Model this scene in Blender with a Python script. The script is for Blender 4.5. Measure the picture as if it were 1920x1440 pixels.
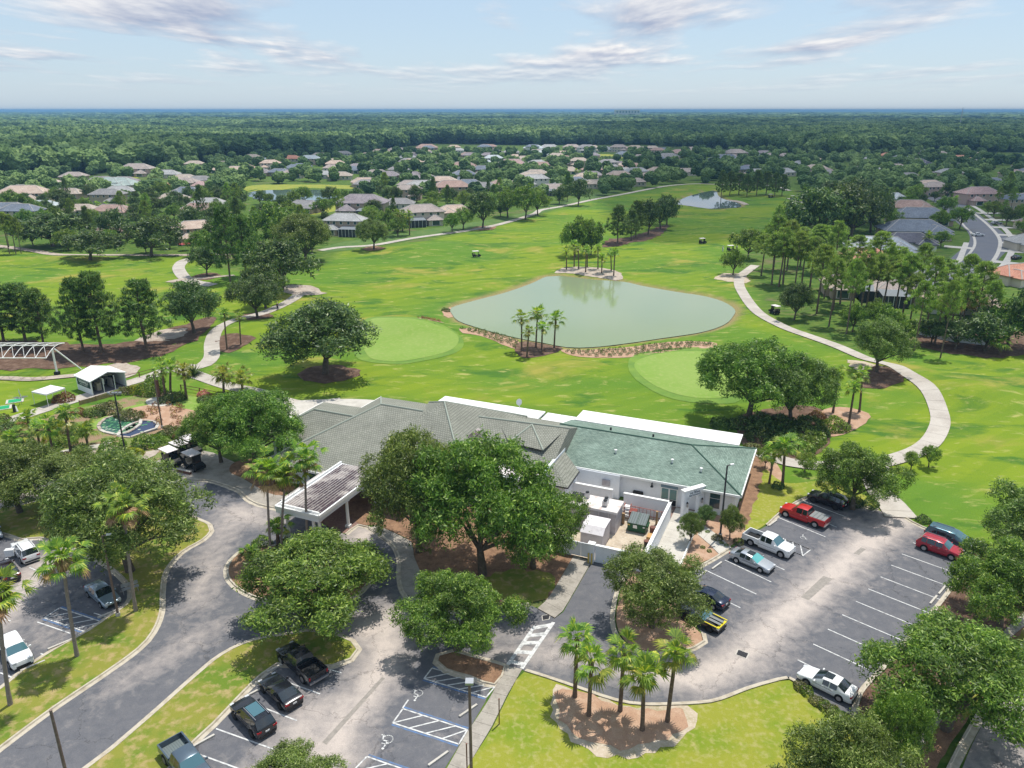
import bpy, bmesh, math, random
import numpy as np
from mathutils import Vector, Matrix
from mathutils.geometry import tessellate_polygon

for _o in list(bpy.data.objects): bpy.data.objects.remove(_o)
SC = bpy.context.scene
COL = SC.collection
R = math.radians
rnd = random.Random(7)

# ------------------------------------------------------------------ camera
CAM_H = 41.0
PITCH = math.atan(514.0 / 1450.0)
cd = bpy.data.cameras.new('camera'); cam = bpy.data.objects.new('camera', cd); COL.objects.link(cam)
cam.location = (0, 0, CAM_H)
cam.rotation_euler = (math.pi / 2 - PITCH, 0, 0)
cd.sensor_fit = 'HORIZONTAL'; cd.sensor_width = 36.0
cd.lens = 36.0 * 1450.0 / 1920.0
cd.clip_start = 1.0; cd.clip_end = 90000.0
SC.camera = cam

# ------------------------------------------------------------------ world, sun, exposure
SUN_EL, SUN_AZ = R(71.0), R(38.0)     # azimuth measured from +Y towards +X
SUN_STRENGTH = 4.9
SKY_STRENGTH = 0.135
HAZE = 0.00016
w = bpy.data.worlds.new('World'); SC.world = w; w.use_nodes = True
nt = w.node_tree; nt.nodes.clear()
def N(t, tree=None, **k):
    n = (tree or nt).nodes.new(t)
    for a, b in k.items(): setattr(n, a, b)
    return n
out = N('ShaderNodeOutputWorld'); bg = N('ShaderNodeBackground'); bg.inputs['Strength'].default_value = 1.0
sky = N('ShaderNodeTexSky', sky_type='NISHITA'); sky.sun_disc = False
sky.sun_elevation = SUN_EL; sky.sun_rotation = SUN_AZ; sky.air_density = 1.0; sky.dust_density = 0.6; sky.ozone_density = 2.0
skyc = N('ShaderNodeVectorMath', operation='SCALE'); skyc.inputs['Scale'].default_value = SKY_STRENGTH
nt.links.new(sky.outputs[0], skyc.inputs[0])
hs = N('ShaderNodeHueSaturation'); hs.inputs['Saturation'].default_value = 1.15; hs.inputs['Value'].default_value = 1.0
nt.links.new(skyc.outputs[0], hs.inputs['Color'])
tc = N('ShaderNodeTexCoord'); sep = N('ShaderNodeSeparateXYZ'); nt.links.new(tc.outputs['Generated'], sep.inputs[0])
# cloud layer: direction projected on a plane overhead, softened near the horizon
den = N('ShaderNodeMath', operation='ADD'); den.inputs[1].default_value = 0.045
nt.links.new(sep.outputs['Z'], den.inputs[0])
mx = N('ShaderNodeMath', operation='MAXIMUM'); mx.inputs[1].default_value = 0.01; nt.links.new(den.outputs[0], mx.inputs[0])
dx = N('ShaderNodeMath', operation='DIVIDE'); dy = N('ShaderNodeMath', operation='DIVIDE')
nt.links.new(sep.outputs['X'], dx.inputs[0]); nt.links.new(mx.outputs[0], dx.inputs[1])
nt.links.new(sep.outputs['Y'], dy.inputs[0]); nt.links.new(mx.outputs[0], dy.inputs[1])
cmb = N('ShaderNodeCombineXYZ'); nt.links.new(dx.outputs[0], cmb.inputs[0]); nt.links.new(dy.outputs[0], cmb.inputs[1])
mp = N('ShaderNodeMapping'); mp.inputs['Location'].default_value = (3.1, 1.7, 0); mp.inputs['Scale'].default_value = (0.60, 0.27, 1)
nt.links.new(cmb.outputs[0], mp.inputs[0])
n1 = N('ShaderNodeTexNoise'); n1.inputs['Scale'].default_value = 0.95; n1.inputs['Detail'].default_value = 9; n1.inputs['Roughness'].default_value = 0.56
n1.inputs['Distortion'].default_value = 0.15
nt.links.new(mp.outputs[0], n1.inputs['Vector'])
cr = N('ShaderNodeValToRGB'); cr.color_ramp.elements[0].position = 0.465; cr.color_ramp.elements[1].position = 0.60
nt.links.new(n1.outputs['Fac'], cr.inputs[0])
# same field looked up a little higher: tells lit tops from grey bases
mp2 = N('ShaderNodeMapping'); mp2.inputs['Location'].default_value = (3.1, 1.6, 0); mp2.inputs['Scale'].default_value = (0.60, 0.27, 1)
nt.links.new(cmb.outputs[0], mp2.inputs[0])
n2 = N('ShaderNodeTexNoise'); n2.inputs['Scale'].default_value = 0.95; n2.inputs['Detail'].default_value = 7; n2.inputs['Roughness'].default_value = 0.55
n2.inputs['Distortion'].default_value = 0.15
nt.links.new(mp2.outputs[0], n2.inputs['Vector'])
sb = N('ShaderNodeMath', operation='SUBTRACT'); nt.links.new(n1.outputs['Fac'], sb.inputs[0]); nt.links.new(n2.outputs['Fac'], sb.inputs[1])
ma = N('ShaderNodeMath', operation='MULTIPLY_ADD', use_clamp=True); ma.inputs[1].default_value = 7.0; ma.inputs[2].default_value = 0.45
nt.links.new(sb.outputs[0], ma.inputs[0])
cc = N('ShaderNodeMixRGB'); cc.inputs[1].default_value = (0.38, 0.44, 0.60, 1); cc.inputs[2].default_value = (0.98, 0.96, 0.95, 1)
nt.links.new(ma.outputs[0], cc.inputs[0])
fade = N('ShaderNodeMapRange'); fade.inputs['From Min'].default_value = 0.015; fade.inputs['From Max'].default_value = 0.06
fade.inputs['To Min'].default_value = 0.0; fade.inputs['To Max'].default_value = 0.92; nt.links.new(sep.outputs['Z'], fade.inputs['Value'])
mf = N('ShaderNodeMath', operation='MULTIPLY'); nt.links.new(cr.outputs[0], mf.inputs[0]); nt.links.new(fade.outputs[0], mf.inputs[1])
# thin overall veil of high cloud
veil = N('ShaderNodeMixRGB'); veil.inputs[0].default_value = 0.70; veil.inputs[2].default_value = (0.56, 0.71, 0.88, 1)
nt.links.new(hs.outputs[0], veil.inputs[1])
mix = N('ShaderNodeMixRGB'); nt.links.new(mf.outputs[0], mix.inputs[0]); nt.links.new(veil.outputs[0], mix.inputs[1]); nt.links.new(cc.outputs[0], mix.inputs[2])
nt.links.new(mix.outputs[0], bg.inputs[0]); nt.links.new(bg.outputs[0], out.inputs[0])

sd = bpy.data.lights.new('sun', 'SUN'); sun = bpy.data.objects.new('sun', sd); COL.objects.link(sun)
sd.energy = SUN_STRENGTH; sd.angle = R(0.55); sd.color = (1.0, 0.955, 0.87)
sdir = Vector((math.sin(SUN_AZ) * math.cos(SUN_EL), math.cos(SUN_AZ) * math.cos(SUN_EL), math.sin(SUN_EL)))
sun.rotation_euler = sdir.to_track_quat('Z', 'Y').to_euler(); sun.location = (60, 80, 120)
SC.view_settings.view_transform = 'Standard'; SC.view_settings.look = 'None'
SC.view_settings.gamma = 1.0; SC.view_settings.use_curve_mapping = False
SC.view_settings.exposure = 0.0
SC.render.resolution_x = 1024; SC.render.resolution_y = 768
SC.cycles.max_bounces = 6; SC.cycles.transparent_max_bounces = 6; SC.cycles.volume_bounces = 0
SC.cycles.diffuse_bounces = 3; SC.cycles.glossy_bounces = 2; SC.cycles.transmission_bounces = 3

# ------------------------------------------------------------------ survey: from the picture's 1920x1440 grid to metres on the ground
CT, ST = math.cos(PITCH), math.sin(PITCH)
def G(px, py, z=0.0):
    x = (px - 960) / 1450.0; y = (720 - py) / 1450.0
    d = (x, CT + y * ST, -ST + y * CT)
    t = (z - CAM_H) / d[2]
    return Vector((d[0] * t, d[1] * t))
def PX(x, y, z=0.0):
    v = z - CAM_H; fw = y * CT - v * ST; up = y * ST + v * CT
    return 960 + 1450 * x / fw, 720 - 1450 * up / fw
def mpp(g, z=0.0):            # metres per picture-grid pixel at a place
    return (g[1] * CT + (CAM_H - z) * ST) / 1450.0
def HT(g, ty):                # height whose top shows at row ty above ground point g
    lo, hi = 0.0, 60.0
    for _ in range(40):
        m = (lo + hi) / 2
        if PX(g[0], g[1], m)[1] > ty: lo = m
        else: hi = m
    return lo
B0 = G(1390, 930.5, 3.0)
_al = R(-23.25); UU = Vector((math.cos(_al), math.sin(_al))); VV = Vector((-UU.y, UU.x))
def WL(a, b, z=0.0):          # clubhouse frame: a leftwards along the facade, b to the back
    p = B0 - UU * a + VV * b
    return Vector((p.x, p.y, z))

def smooth(pts, closed=False, step=1.0):
    P = [Vector((p[0], p[1])) for p in pts]; n = len(P); o = []
    rng = range(n) if closed else range(n - 1)
    for i in rng:
        if closed: a, b, c, d = P[(i - 1) % n], P[i], P[(i + 1) % n], P[(i + 2) % n]
        else: a, b, c, d = P[max(i - 1, 0)], P[i], P[i + 1], P[min(i + 2, n - 1)]
        k = max(1, int((c - b).length / step))
        for j in range(k):
            t = j / k
            o.append(0.5 * ((2 * b) + (c - a) * t + (2 * a - 5 * b + 4 * c - d) * t * t + (3 * b - a - 3 * c + d) * t ** 3))
    if not closed: o.append(P[-1].copy())
    return o
def gp(pts): return [G(*p) for p in pts]

# polygon tests in numpy
def inside(poly, X, Y):
    P = np.array([(p[0], p[1]) for p in poly]); r = np.zeros(X.shape, bool); n = len(P)
    for i in range(n):
        x1, y1 = P[i]; x2, y2 = P[(i + 1) % n]
        if y1 == y2: continue
        c = ((y1 > Y) != (y2 > Y)) & (X < (x2 - x1) * (Y - y1) / (y2 - y1) + x1)
        r ^= c
    return r
def dist_poly(poly, X, Y, closed=True):
    P = np.array([(p[0], p[1]) for p in poly]); D = np.full(X.shape, 1e9); n = len(P)
    for i in range(n if closed else n - 1):
        a = P[i]; b = P[(i + 1) % n]; ab = b - a; L2 = ab @ ab + 1e-12
        t = np.clip(((X - a[0]) * ab[0] + (Y - a[1]) * ab[1]) / L2, 0, 1)
        D = np.minimum(D, np.hypot(X - a[0] - t * ab[0], Y - a[1] - t * ab[1]))
    return D

# ------------------------------------------------------------------ materials
def mat(name, base, rough=0.8, noise=None, noise2=None, bump=None, metallic=0.0, spec=0.3, trans=None, emit=None, coat=0.0):
    """base colour; noise=(scale, colour2, lo, hi[, detail]) mixes a second colour; bump=(scale, strength, distance)"""
    m = bpy.data.materials.new(name); m.use_nodes = True; t = m.node_tree; b = t.nodes['Principled BSDF']
    b.inputs['Roughness'].default_value = rough; b.inputs['Metallic'].default_value = metallic
    b.inputs['Specular IOR Level'].default_value = spec; b.inputs['Coat Weight'].default_value = coat
    tcn = t.nodes.new('ShaderNodeNewGeometry')
    col = t.nodes.new('ShaderNodeRGB'); col.outputs[0].default_value = (*base, 1); cur = col.outputs[0]
    for ns in (noise, noise2):
        if not ns: continue
        nn = t.nodes.new('ShaderNodeTexNoise'); nn.inputs['Scale'].default_value = ns[0]; nn.inputs['Detail'].default_value = ns[4] if len(ns) > 4 else 5
        nn.inputs['Roughness'].default_value = 0.6
        t.links.new(tcn.outputs['Position'], nn.inputs['Vector'])
        rp = t.nodes.new('ShaderNodeMapRange'); rp.inputs['From Min'].default_value = ns[2]; rp.inputs['From Max'].default_value = ns[3]
        t.links.new(nn.outputs['Fac'], rp.inputs['Value'])
        mxx = t.nodes.new('ShaderNodeMixRGB'); mxx.inputs[2].default_value = (*ns[1], 1)
        t.links.new(rp.outputs[0], mxx.inputs[0]); t.links.new(cur, mxx.inputs[1]); cur = mxx.outputs[0]
    t.links.new(cur, b.inputs['Base Color'])
    if bump:
        nn = t.nodes.new('ShaderNodeTexNoise'); nn.inputs['Scale'].default_value = bump[0]; nn.inputs['Detail'].default_value = 4
        t.links.new(tcn.outputs['Position'], nn.inputs['Vector'])
        bp = t.nodes.new('ShaderNodeBump'); bp.inputs['Strength'].default_value = bump[1]; bp.inputs['Distance'].default_value = bump[2]
        t.links.new(nn.outputs['Fac'], bp.inputs['Height']); t.links.new(bp.outputs[0], b.inputs['Normal'])
    if trans:
        o = t.nodes['Material Output']; tr = t.nodes.new('ShaderNodeBsdfTranslucent'); ms = t.nodes.new('ShaderNodeMixShader')
        ms.inputs[0].default_value = trans; t.links.new(cur, tr.inputs[0])
        t.links.new(b.outputs[0], ms.inputs[1]); t.links.new(tr.outputs[0], ms.inputs[2]); t.links.new(ms.outputs[0], o.inputs[0])
    m.diffuse_color = (*base, 1)
    return m

def leafmat(name, c1, c2, c3=None, trans=0.35, rough=0.55):
    """foliage: every leaf its own tone between c1 and c2, whole trees shift a little by object"""
    m = bpy.data.materials.new(name); m.use_nodes = True; t = m.node_tree; b = t.nodes['Principled BSDF']
    g = t.nodes.new('ShaderNodeNewGeometry'); oi = t.nodes.new('ShaderNodeObjectInfo')
    rp = t.nodes.new('ShaderNodeValToRGB'); e = rp.color_ramp.elements
    e[0].color = (*c1, 1); e[1].color = (*c2, 1); e[1].position = 0.80
    if c3: x = e.new(0.93); x.color = (*c3, 1)  # palest share of leaves, raised so their colour adds a highlight sparkle
    t.links.new(g.outputs['Random Per Island'], rp.inputs[0])
    nz = t.nodes.new('ShaderNodeTexNoise'); nz.inputs['Scale'].default_value = 0.45; nz.inputs['Detail'].default_value = 4
    t.links.new(g.outputs['Position'], nz.inputs['Vector'])
    a = t.nodes.new('ShaderNodeMath'); a.operation = 'MULTIPLY_ADD'; a.inputs[1].default_value = 1.8; a.inputs[2].default_value = 0.10
    t.links.new(nz.outputs['Fac'], a.inputs[0])
    a2 = t.nodes.new('ShaderNodeMath'); a2.operation = 'MULTIPLY_ADD'; a2.inputs[1].default_value = 0.22; t.links.new(oi.outputs['Random'], a2.inputs[0]); t.links.new(a.outputs[0], a2.inputs[2])
    hv = t.nodes.new('ShaderNodeHueSaturation'); hv.inputs['Saturation'].default_value = 1.0
    t.links.new(a2.outputs[0], hv.inputs['Value']); t.links.new(rp.outputs[0], hv.inputs['Color'])
    h2 = t.nodes.new('ShaderNodeMapRange'); h2.inputs['To Min'].default_value = 0.485; h2.inputs['To Max'].default_value = 0.515
    t.links.new(oi.outputs['Random'], h2.inputs['Value']); t.links.new(h2.outputs[0], hv.inputs['Hue'])
    b.inputs['Roughness'].default_value = rough - .1; b.inputs['Specular IOR Level'].default_value = 0.4
    t.links.new(hv.outputs[0], b.inputs['Base Color'])
    tr = t.nodes.new('ShaderNodeBsdfTranslucent'); ms = t.nodes.new('ShaderNodeMixShader'); ms.inputs[0].default_value = trans
    hy = t.nodes.new('ShaderNodeMixRGB'); hy.blend_type = 'MULTIPLY'; hy.inputs[0].default_value = 1; hy.inputs[2].default_value = (1.25, 1.3, 0.7, 1)
    t.links.new(hv.outputs[0], hy.inputs[1]); t.links.new(hy.outputs[0], tr.inputs[0])
    t.links.new(b.outputs[0], ms.inputs[1]); t.links.new(tr.outputs[0], ms.inputs[2]); t.links.new(ms.outputs[0], t.nodes['Material Output'].inputs[0])
    return m

def roofmat(name, base, dark, course=0.30, rough=0.85, tile=0.30, mott=0.6, joint=0.55):
    """roof in courses: a tile grid laid along the slope (across = horizontal on the face, up = along the fall), every tile its own tone"""
    m = bpy.data.materials.new(name); m.use_nodes = True; t = m.node_tree; b = t.nodes['Principled BSDF']; L = t.links.new
    b.inputs['Roughness'].default_value = rough; b.inputs['Specular IOR Level'].default_value = 0.2
    g = t.nodes.new('ShaderNodeNewGeometry')
    def vm(op, a, c=None):
        n = t.nodes.new('ShaderNodeVectorMath'); n.operation = op; L(a, n.inputs[0])
        if isinstance(c, tuple): n.inputs[1].default_value = c
        elif c is not None: L(c, n.inputs[1])
        return n
    tv = vm('NORMALIZE', vm('CROSS_PRODUCT', g.outputs['True Normal'], (0, 0, 1)).outputs[0]).outputs[0]
    fv = vm('CROSS_PRODUCT', g.outputs['True Normal'], tv).outputs[0]
    u = vm('DOT_PRODUCT', g.outputs['Position'], tv).outputs['Value']; v = vm('DOT_PRODUCT', g.outputs['Position'], fv).outputs['Value']
    cb = t.nodes.new('ShaderNodeCombineXYZ'); L(u, cb.inputs[0]); L(v, cb.inputs[1])
    br = t.nodes.new('ShaderNodeTexBrick'); br.inputs['Scale'].default_value = 1.0; br.inputs['Brick Width'].default_value = tile; br.inputs['Row Height'].default_value = course
    br.inputs['Mortar Size'].default_value = course * .12; br.inputs['Mortar Smooth'].default_value = .4; br.inputs['Bias'].default_value = 0; br.offset = .5
    br.inputs['Color1'].default_value = (*base, 1); br.inputs['Color2'].default_value = (*dark, 1); br.inputs['Mortar'].default_value = (*[c * joint for c in base], 1); L(cb.outputs[0], br.inputs['Vector'])
    nz = t.nodes.new('ShaderNodeTexNoise'); nz.inputs['Scale'].default_value = 0.35; nz.inputs['Detail'].default_value = 9; nz.inputs['Roughness'].default_value = .75; L(g.outputs['Position'], nz.inputs['Vector'])
    mx1 = t.nodes.new('ShaderNodeMixRGB'); mx1.blend_type = 'OVERLAY'; mx1.inputs[0].default_value = mott; L(br.outputs['Color'], mx1.inputs[1]); L(nz.outputs['Fac'], mx1.inputs[2])
    bp = t.nodes.new('ShaderNodeBump'); bp.inputs['Strength'].default_value = 0.6; bp.inputs['Distance'].default_value = 0.05; bp.invert = True
    L(br.outputs['Fac'], bp.inputs['Height']); L(bp.outputs[0], b.inputs['Normal']); L(mx1.outputs[0], b.inputs['Base Color'])
    return m

# ------------------------------------------------------------------ object helpers
def mesh(name, verts, faces, m=None, smoothed=False):
    me = bpy.data.meshes.new(name); me.from_pydata([tuple(v) for v in verts], [], faces)
    if m: me.materials.append(m)
    if smoothed: me.shade_smooth()
    me.update(); return me
def link(name, data, parent=None, loc=(0, 0, 0), rz=0.0, sc=1.0):
    o = bpy.data.objects.new(name, data); COL.objects.link(o)
    o.location = loc; o.rotation_euler = (0, 0, rz)
    if sc != 1.0: o.scale = (sc, sc, sc) if not hasattr(sc, '__len__') else sc
    if parent is not None: o.parent = parent
    return o
def tag(o, label, cat=None, group=None, kind=None):
    if label: o['label'] = label
    if cat: o['category'] = cat
    if group: o['group'] = group
    if kind: o['kind'] = kind
    return o
def empty(name, loc, rz, label, cat, group=None):
    o = bpy.data.objects.new(name, None); COL.objects.link(o); o.empty_display_size = 0.5
    o.location = loc; o.rotation_euler = (0, 0, rz); return tag(o, label, cat, group)
def copy_tree(o, parent=None):
    c = o.copy(); COL.objects.link(c); c.parent = parent
    for k in ('label', 'group'):
        if parent is None and k in c: del c[k]
    for ch in o.children: copy_tree(ch, c)
    return c

class MB:
    """collects boxes, tubes and quads into one mesh"""
    def __init__(s): s.v = []; s.f = []; s.mi = []; s.cur = 0
    def add(s, vs, fs):
        n = len(s.v); s.v += [tuple(v) for v in vs]; s.f += [tuple(i + n for i in f) for f in fs]; s.mi += [s.cur] * len(fs); return s
    def box(s, c, d, rz=0.0):
        x, y, z = d[0] / 2, d[1] / 2, d[2] / 2; ca, sa = math.cos(rz), math.sin(rz); vs = []
        for k in (-z, z):
            for (i, j) in ((-x, -y), (x, -y), (x, y), (-x, y)): vs.append((c[0] + i * ca - j * sa, c[1] + i * sa + j * ca, c[2] + k))
        return s.add(vs, [(0, 3, 2, 1), (4, 5, 6, 7), (0, 1, 5, 4), (1, 2, 6, 5), (2, 3, 7, 6), (3, 0, 4, 7)])
    def prism(s, poly, z0, z1):
        n = len(poly); ar = sum(poly[i][0] * poly[(i + 1) % n][1] - poly[(i + 1) % n][0] * poly[i][1] for i in range(n))
        if ar < 0: poly = poly[::-1]
        vs = [(p[0], p[1], z0) for p in poly] + [(p[0], p[1], z1) for p in poly]
        return s.add(vs, [tuple(range(n))[::-1], tuple(range(n, 2 * n))] + [(i, (i + 1) % n, n + (i + 1) % n, n + i) for i in range(n)])
    def tube(s, a, b, r0, r1=None, n=8, cap=True):
        a = Vector(a); b = Vector(b); r1 = r0 if r1 is None else r1; d = (b - a).normalized()
        u = d.cross(Vector((0, 0, 1)) if abs(d.z) < 0.9 else Vector((1, 0, 0))).normalized(); w = d.cross(u)
        vs = [a + (u * math.cos(2 * math.pi * i / n) + w * math.sin(2 * math.pi * i / n)) * r0 for i in range(n)]
        vs += [b + (u * math.cos(2 * math.pi * i / n) + w * math.sin(2 * math.pi * i / n)) * r1 for i in range(n)]
        fs = [(i, (i + 1) % n, n + (i + 1) % n, n + i) for i in range(n)]
        if cap: fs += [tuple(range(n))[::-1], tuple(range(n, 2 * n))]
        return s.add(vs, fs)
    def quad(s, *vs): return s.add(vs, [tuple(range(len(vs)))])
    def mesh(s, name, mats):
        me = bpy.data.meshes.new(name); me.from_pydata(s.v, [], s.f)
        for m in (mats if isinstance(mats, (list, tuple)) else [mats]): me.materials.append(m)
        if any(s.mi): me.polygons.foreach_set('material_index', s.mi)
        me.update(); return me
    def build(s, name, mats, parent=None, loc=(0, 0, 0), rz=0.0): return link(name, s.mesh(name, mats), parent, loc, rz)
def bx(name, c, d, m, parent=None, rz=0.0): return MB().box(c, d, rz).build(name, m, parent)
# ------------------------------------------------------------------ materials used on the ground
M = {}
M['concrete'] = mat('concrete', (0.50, 0.47, 0.42), 0.9, (0.6, (0.36, 0.33, 0.29), 0.45, 0.75), (9, (0.58, 0.55, 0.5), 0.5, 0.8), (25, 0.2, 0.01))
M['concrete_old'] = mat('weathered_concrete', (0.34, 0.31, 0.27), 0.9, (0.8, (0.22, 0.20, 0.17), 0.42, 0.7), (7, (0.42, 0.38, 0.33), 0.5, 0.8), (25, 0.25, 0.01))
M['path'] = mat('cart_path_concrete', (0.46, 0.42, 0.37), 0.9, (0.25, (0.34, 0.30, 0.26), 0.4, 0.7), (5, (0.55, 0.51, 0.46), 0.5, 0.85), (25, 0.2, 0.01))
M['path_shell'] = mat('crushed_shell_path', (0.42, 0.36, 0.30), 0.95, (0.8, (0.28, 0.21, 0.17), 0.4, 0.7), (6, (0.52, 0.46, 0.40), 0.5, 0.8), (20, 0.4, 0.03))
M['kerb'] = mat('kerb_concrete', (0.48, 0.43, 0.35), 0.9, (1.5, (0.30, 0.25, 0.18), 0.45, 0.75), None, (25, 0.2, 0.01))
M['white_paint'] = mat('white_road_paint', (0.60, 0.60, 0.59), 0.7, (3, (0.24, 0.24, 0.25), 0.46, 0.70, 10))
M['blue_paint'] = mat('blue_road_paint', (0.09, 0.17, 0.33), 0.7, (3, (0.12, 0.14, 0.19), 0.42, 0.62, 10))
M['mulch'] = mat('pine_straw_mulch', (0.27, 0.16, 0.095), 0.95, (1.2, (0.16, 0.09, 0.055), 0.4, 0.65), (14, (0.40, 0.25, 0.16), 0.52, 0.75, 8), (18, 0.6, 0.05))
M['mulch_pale'] = mat('pale_mulch', (0.40, 0.25, 0.165), 0.95, (0.8, (0.50, 0.35, 0.25), 0.45, 0.7), (14, (0.24, 0.13, 0.09), 0.5, 0.75, 8), (18, 0.5, 0.05))
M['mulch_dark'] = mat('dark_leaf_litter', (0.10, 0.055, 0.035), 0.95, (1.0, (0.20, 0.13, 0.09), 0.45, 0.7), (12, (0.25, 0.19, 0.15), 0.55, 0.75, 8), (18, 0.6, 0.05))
M['sand'] = mat('bare_sandy_soil', (0.46, 0.38, 0.29), 0.95, (0.7, (0.30, 0.25, 0.14), 0.45, 0.7), (8, (0.56, 0.50, 0.42), 0.5, 0.8), (18, 0.3, 0.03))
M['green'] = mat('putting_green_turf', (0.205, 0.300, 0.060), 0.9, (0.12, (0.17, 0.28, 0.04), 0.4, 0.65), (1.5, (0.26, 0.32, 0.09), 0.5, 0.75))
M['collar'] = mat('green_collar_turf', (0.11, 0.205, 0.03), 0.9, (0.3, (0.16, 0.26, 0.035), 0.4, 0.65), None, (12, 0.4, 0.04))
M['lawn_near'] = mat('dry_lawn', (0.22, 0.225, 0.035), 0.95, (0.30, (0.12, 0.19, 0.018), 0.45, 0.62), (1.3, (0.36, 0.28, 0.12), 0.50, 0.66, 10), (16, 0.7, 0.08))
M['lawn_lime'] = mat('lime_lawn', (0.255, 0.268, 0.030), 0.95, (0.22, (0.165, 0.235, 0.015), 0.46, 0.62), (2.2, (0.36, 0.33, 0.12), 0.49, 0.74, 12), (16, 0.7, 0.08))
M['lawn_home'] = mat('garden_lawn', (0.07, 0.14, 0.03), 0.95, (0.3, (0.11, 0.17, 0.04), 0.42, 0.62), None, (10, 0.5, 0.06))
M['street'] = mat('street_asphalt', (0.135, 0.145, 0.175), 0.9, (0.15, (0.17, 0.17, 0.19), 0.4, 0.7), (5, (0.11, 0.12, 0.14), 0.5, 0.8))
M['sandgrass'] = mat('thin_sandy_turf', (0.30, 0.27, 0.13), 0.95, (.9, (0.19, 0.23, 0.04), 0.42, 0.58, 9), (5, (.42, .36, .24), .55, .75, 8), (16, .5, .05))
M['brick'] = mat('brown_brick_paving', (0.20, 0.12, 0.10), 0.9, (5, (0.28, 0.19, 0.16), 0.45, 0.7))
M['steel_dark'] = mat('dark_iron', (0.03, 0.03, 0.035), 0.6)

def asphalt_mat():
    m = bpy.data.materials.new('asphalt'); m.use_nodes = True; t = m.node_tree; b = t.nodes['Principled BSDF']
    b.inputs['Roughness'].default_value = 0.88; b.inputs['Specular IOR Level'].default_value = 0.25
    g = t.nodes.new('ShaderNodeNewGeometry')
    def noise(s, d, r=0.6, dist=0.0):
        n = t.nodes.new('ShaderNodeTexNoise'); n.inputs['Scale'].default_value = s; n.inputs['Detail'].default_value = d; n.inputs['Roughness'].default_value = r; n.inputs['Distortion'].default_value = dist
        t.links.new(g.outputs['Position'], n.inputs['Vector']); return n
    big = noise(0.16, 6); mid = noise(1.1, 8, 0.65, 0.4); fine = noise(14, 5)
    c1 = t.nodes.new('ShaderNodeMixRGB'); c1.inputs[1].default_value = (0.100, 0.103, 0.118, 1); c1.inputs[2].default_value = (0.155, 0.152, 0.160, 1)
    r1 = t.nodes.new('ShaderNodeMapRange'); r1.inputs['From Min'].default_value = 0.30; r1.inputs['From Max'].default_value = 0.80
    t.links.new(mid.outputs['Fac'], r1.inputs['Value']); t.links.new(r1.outputs[0], c1.inputs[0])
    at = t.nodes.new('ShaderNodeAttribute'); at.attribute_name = 'dust'
    a = t.nodes.new('ShaderNodeMath'); a.operation = 'MULTIPLY_ADD'; a.inputs[1].default_value = 1.15; t.links.new(at.outputs['Fac'], a.inputs[0])
    s = t.nodes.new('ShaderNodeMath'); s.operation = 'MULTIPLY_ADD'; s.inputs[1].default_value = 1.0; s.inputs[2].default_value = -0.87
    t.links.new(mid.outputs['Fac'], s.inputs[0])
    s2 = t.nodes.new('ShaderNodeMath'); s2.operation = 'MULTIPLY_ADD'; s2.inputs[1].default_value = 0.7; t.links.new(big.outputs['Fac'], s2.inputs[0]); t.links.new(s.outputs[0], s2.inputs[2])
    t.links.new(s2.outputs[0], a.inputs[2])
    r2 = t.nodes.new('ShaderNodeMapRange'); r2.inputs['From Min'].default_value = 0.10; r2.inputs['From Max'].default_value = 1.15; t.links.new(a.outputs[0], r2.inputs['Value'])
    c2 = t.nodes.new('ShaderNodeMixRGB'); c2.inputs[2].default_value = (0.46, 0.40, 0.36, 1); t.links.new(r2.outputs[0], c2.inputs[0]); t.links.new(c1.outputs[0], c2.inputs[1])
    c3 = t.nodes.new('ShaderNodeMixRGB'); c3.blend_type = 'OVERLAY'; c3.inputs[0].default_value = 0.35; t.links.new(c2.outputs[0], c3.inputs[1]); t.links.new(fine.outputs['Fac'], c3.inputs[2])
    vo = t.nodes.new('ShaderNodeTexVoronoi'); vo.feature = 'DISTANCE_TO_EDGE'; vo.inputs['Scale'].default_value = 0.16
    wp = t.nodes.new('ShaderNodeVectorMath'); wp.operation = 'MULTIPLY_ADD'; wp.inputs[1].default_value = (2.5, 2.5, 0); t.links.new(mid.outputs['Color'], wp.inputs[0]); t.links.new(g.outputs['Position'], wp.inputs[2]); t.links.new(wp.outputs[0], vo.inputs['Vector'])
    rc = t.nodes.new('ShaderNodeMapRange'); rc.inputs['From Min'].default_value = 0.002; rc.inputs['From Max'].default_value = 0.009; rc.inputs['To Min'].default_value = 0.55; t.links.new(vo.outputs['Distance'], rc.inputs['Value'])
    c4 = t.nodes.new('ShaderNodeMixRGB'); c4.blend_type = 'MULTIPLY'; c4.inputs[0].default_value = 0.8; t.links.new(c3.outputs[0], c4.inputs[1]); t.links.new(rc.outputs[0], c4.inputs[2])
    t.links.new(c4.outputs[0], b.inputs['Base Color'])
    bp = t.nodes.new('ShaderNodeBump'); bp.inputs['Strength'].default_value = 0.15; bp.inputs['Distance'].default_value = 0.02
    t.links.new(fine.outputs['Fac'], bp.inputs['Height']); t.links.new(bp.outputs[0], b.inputs['Normal'])
    return m
M['asphalt'] = asphalt_mat()

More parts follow.
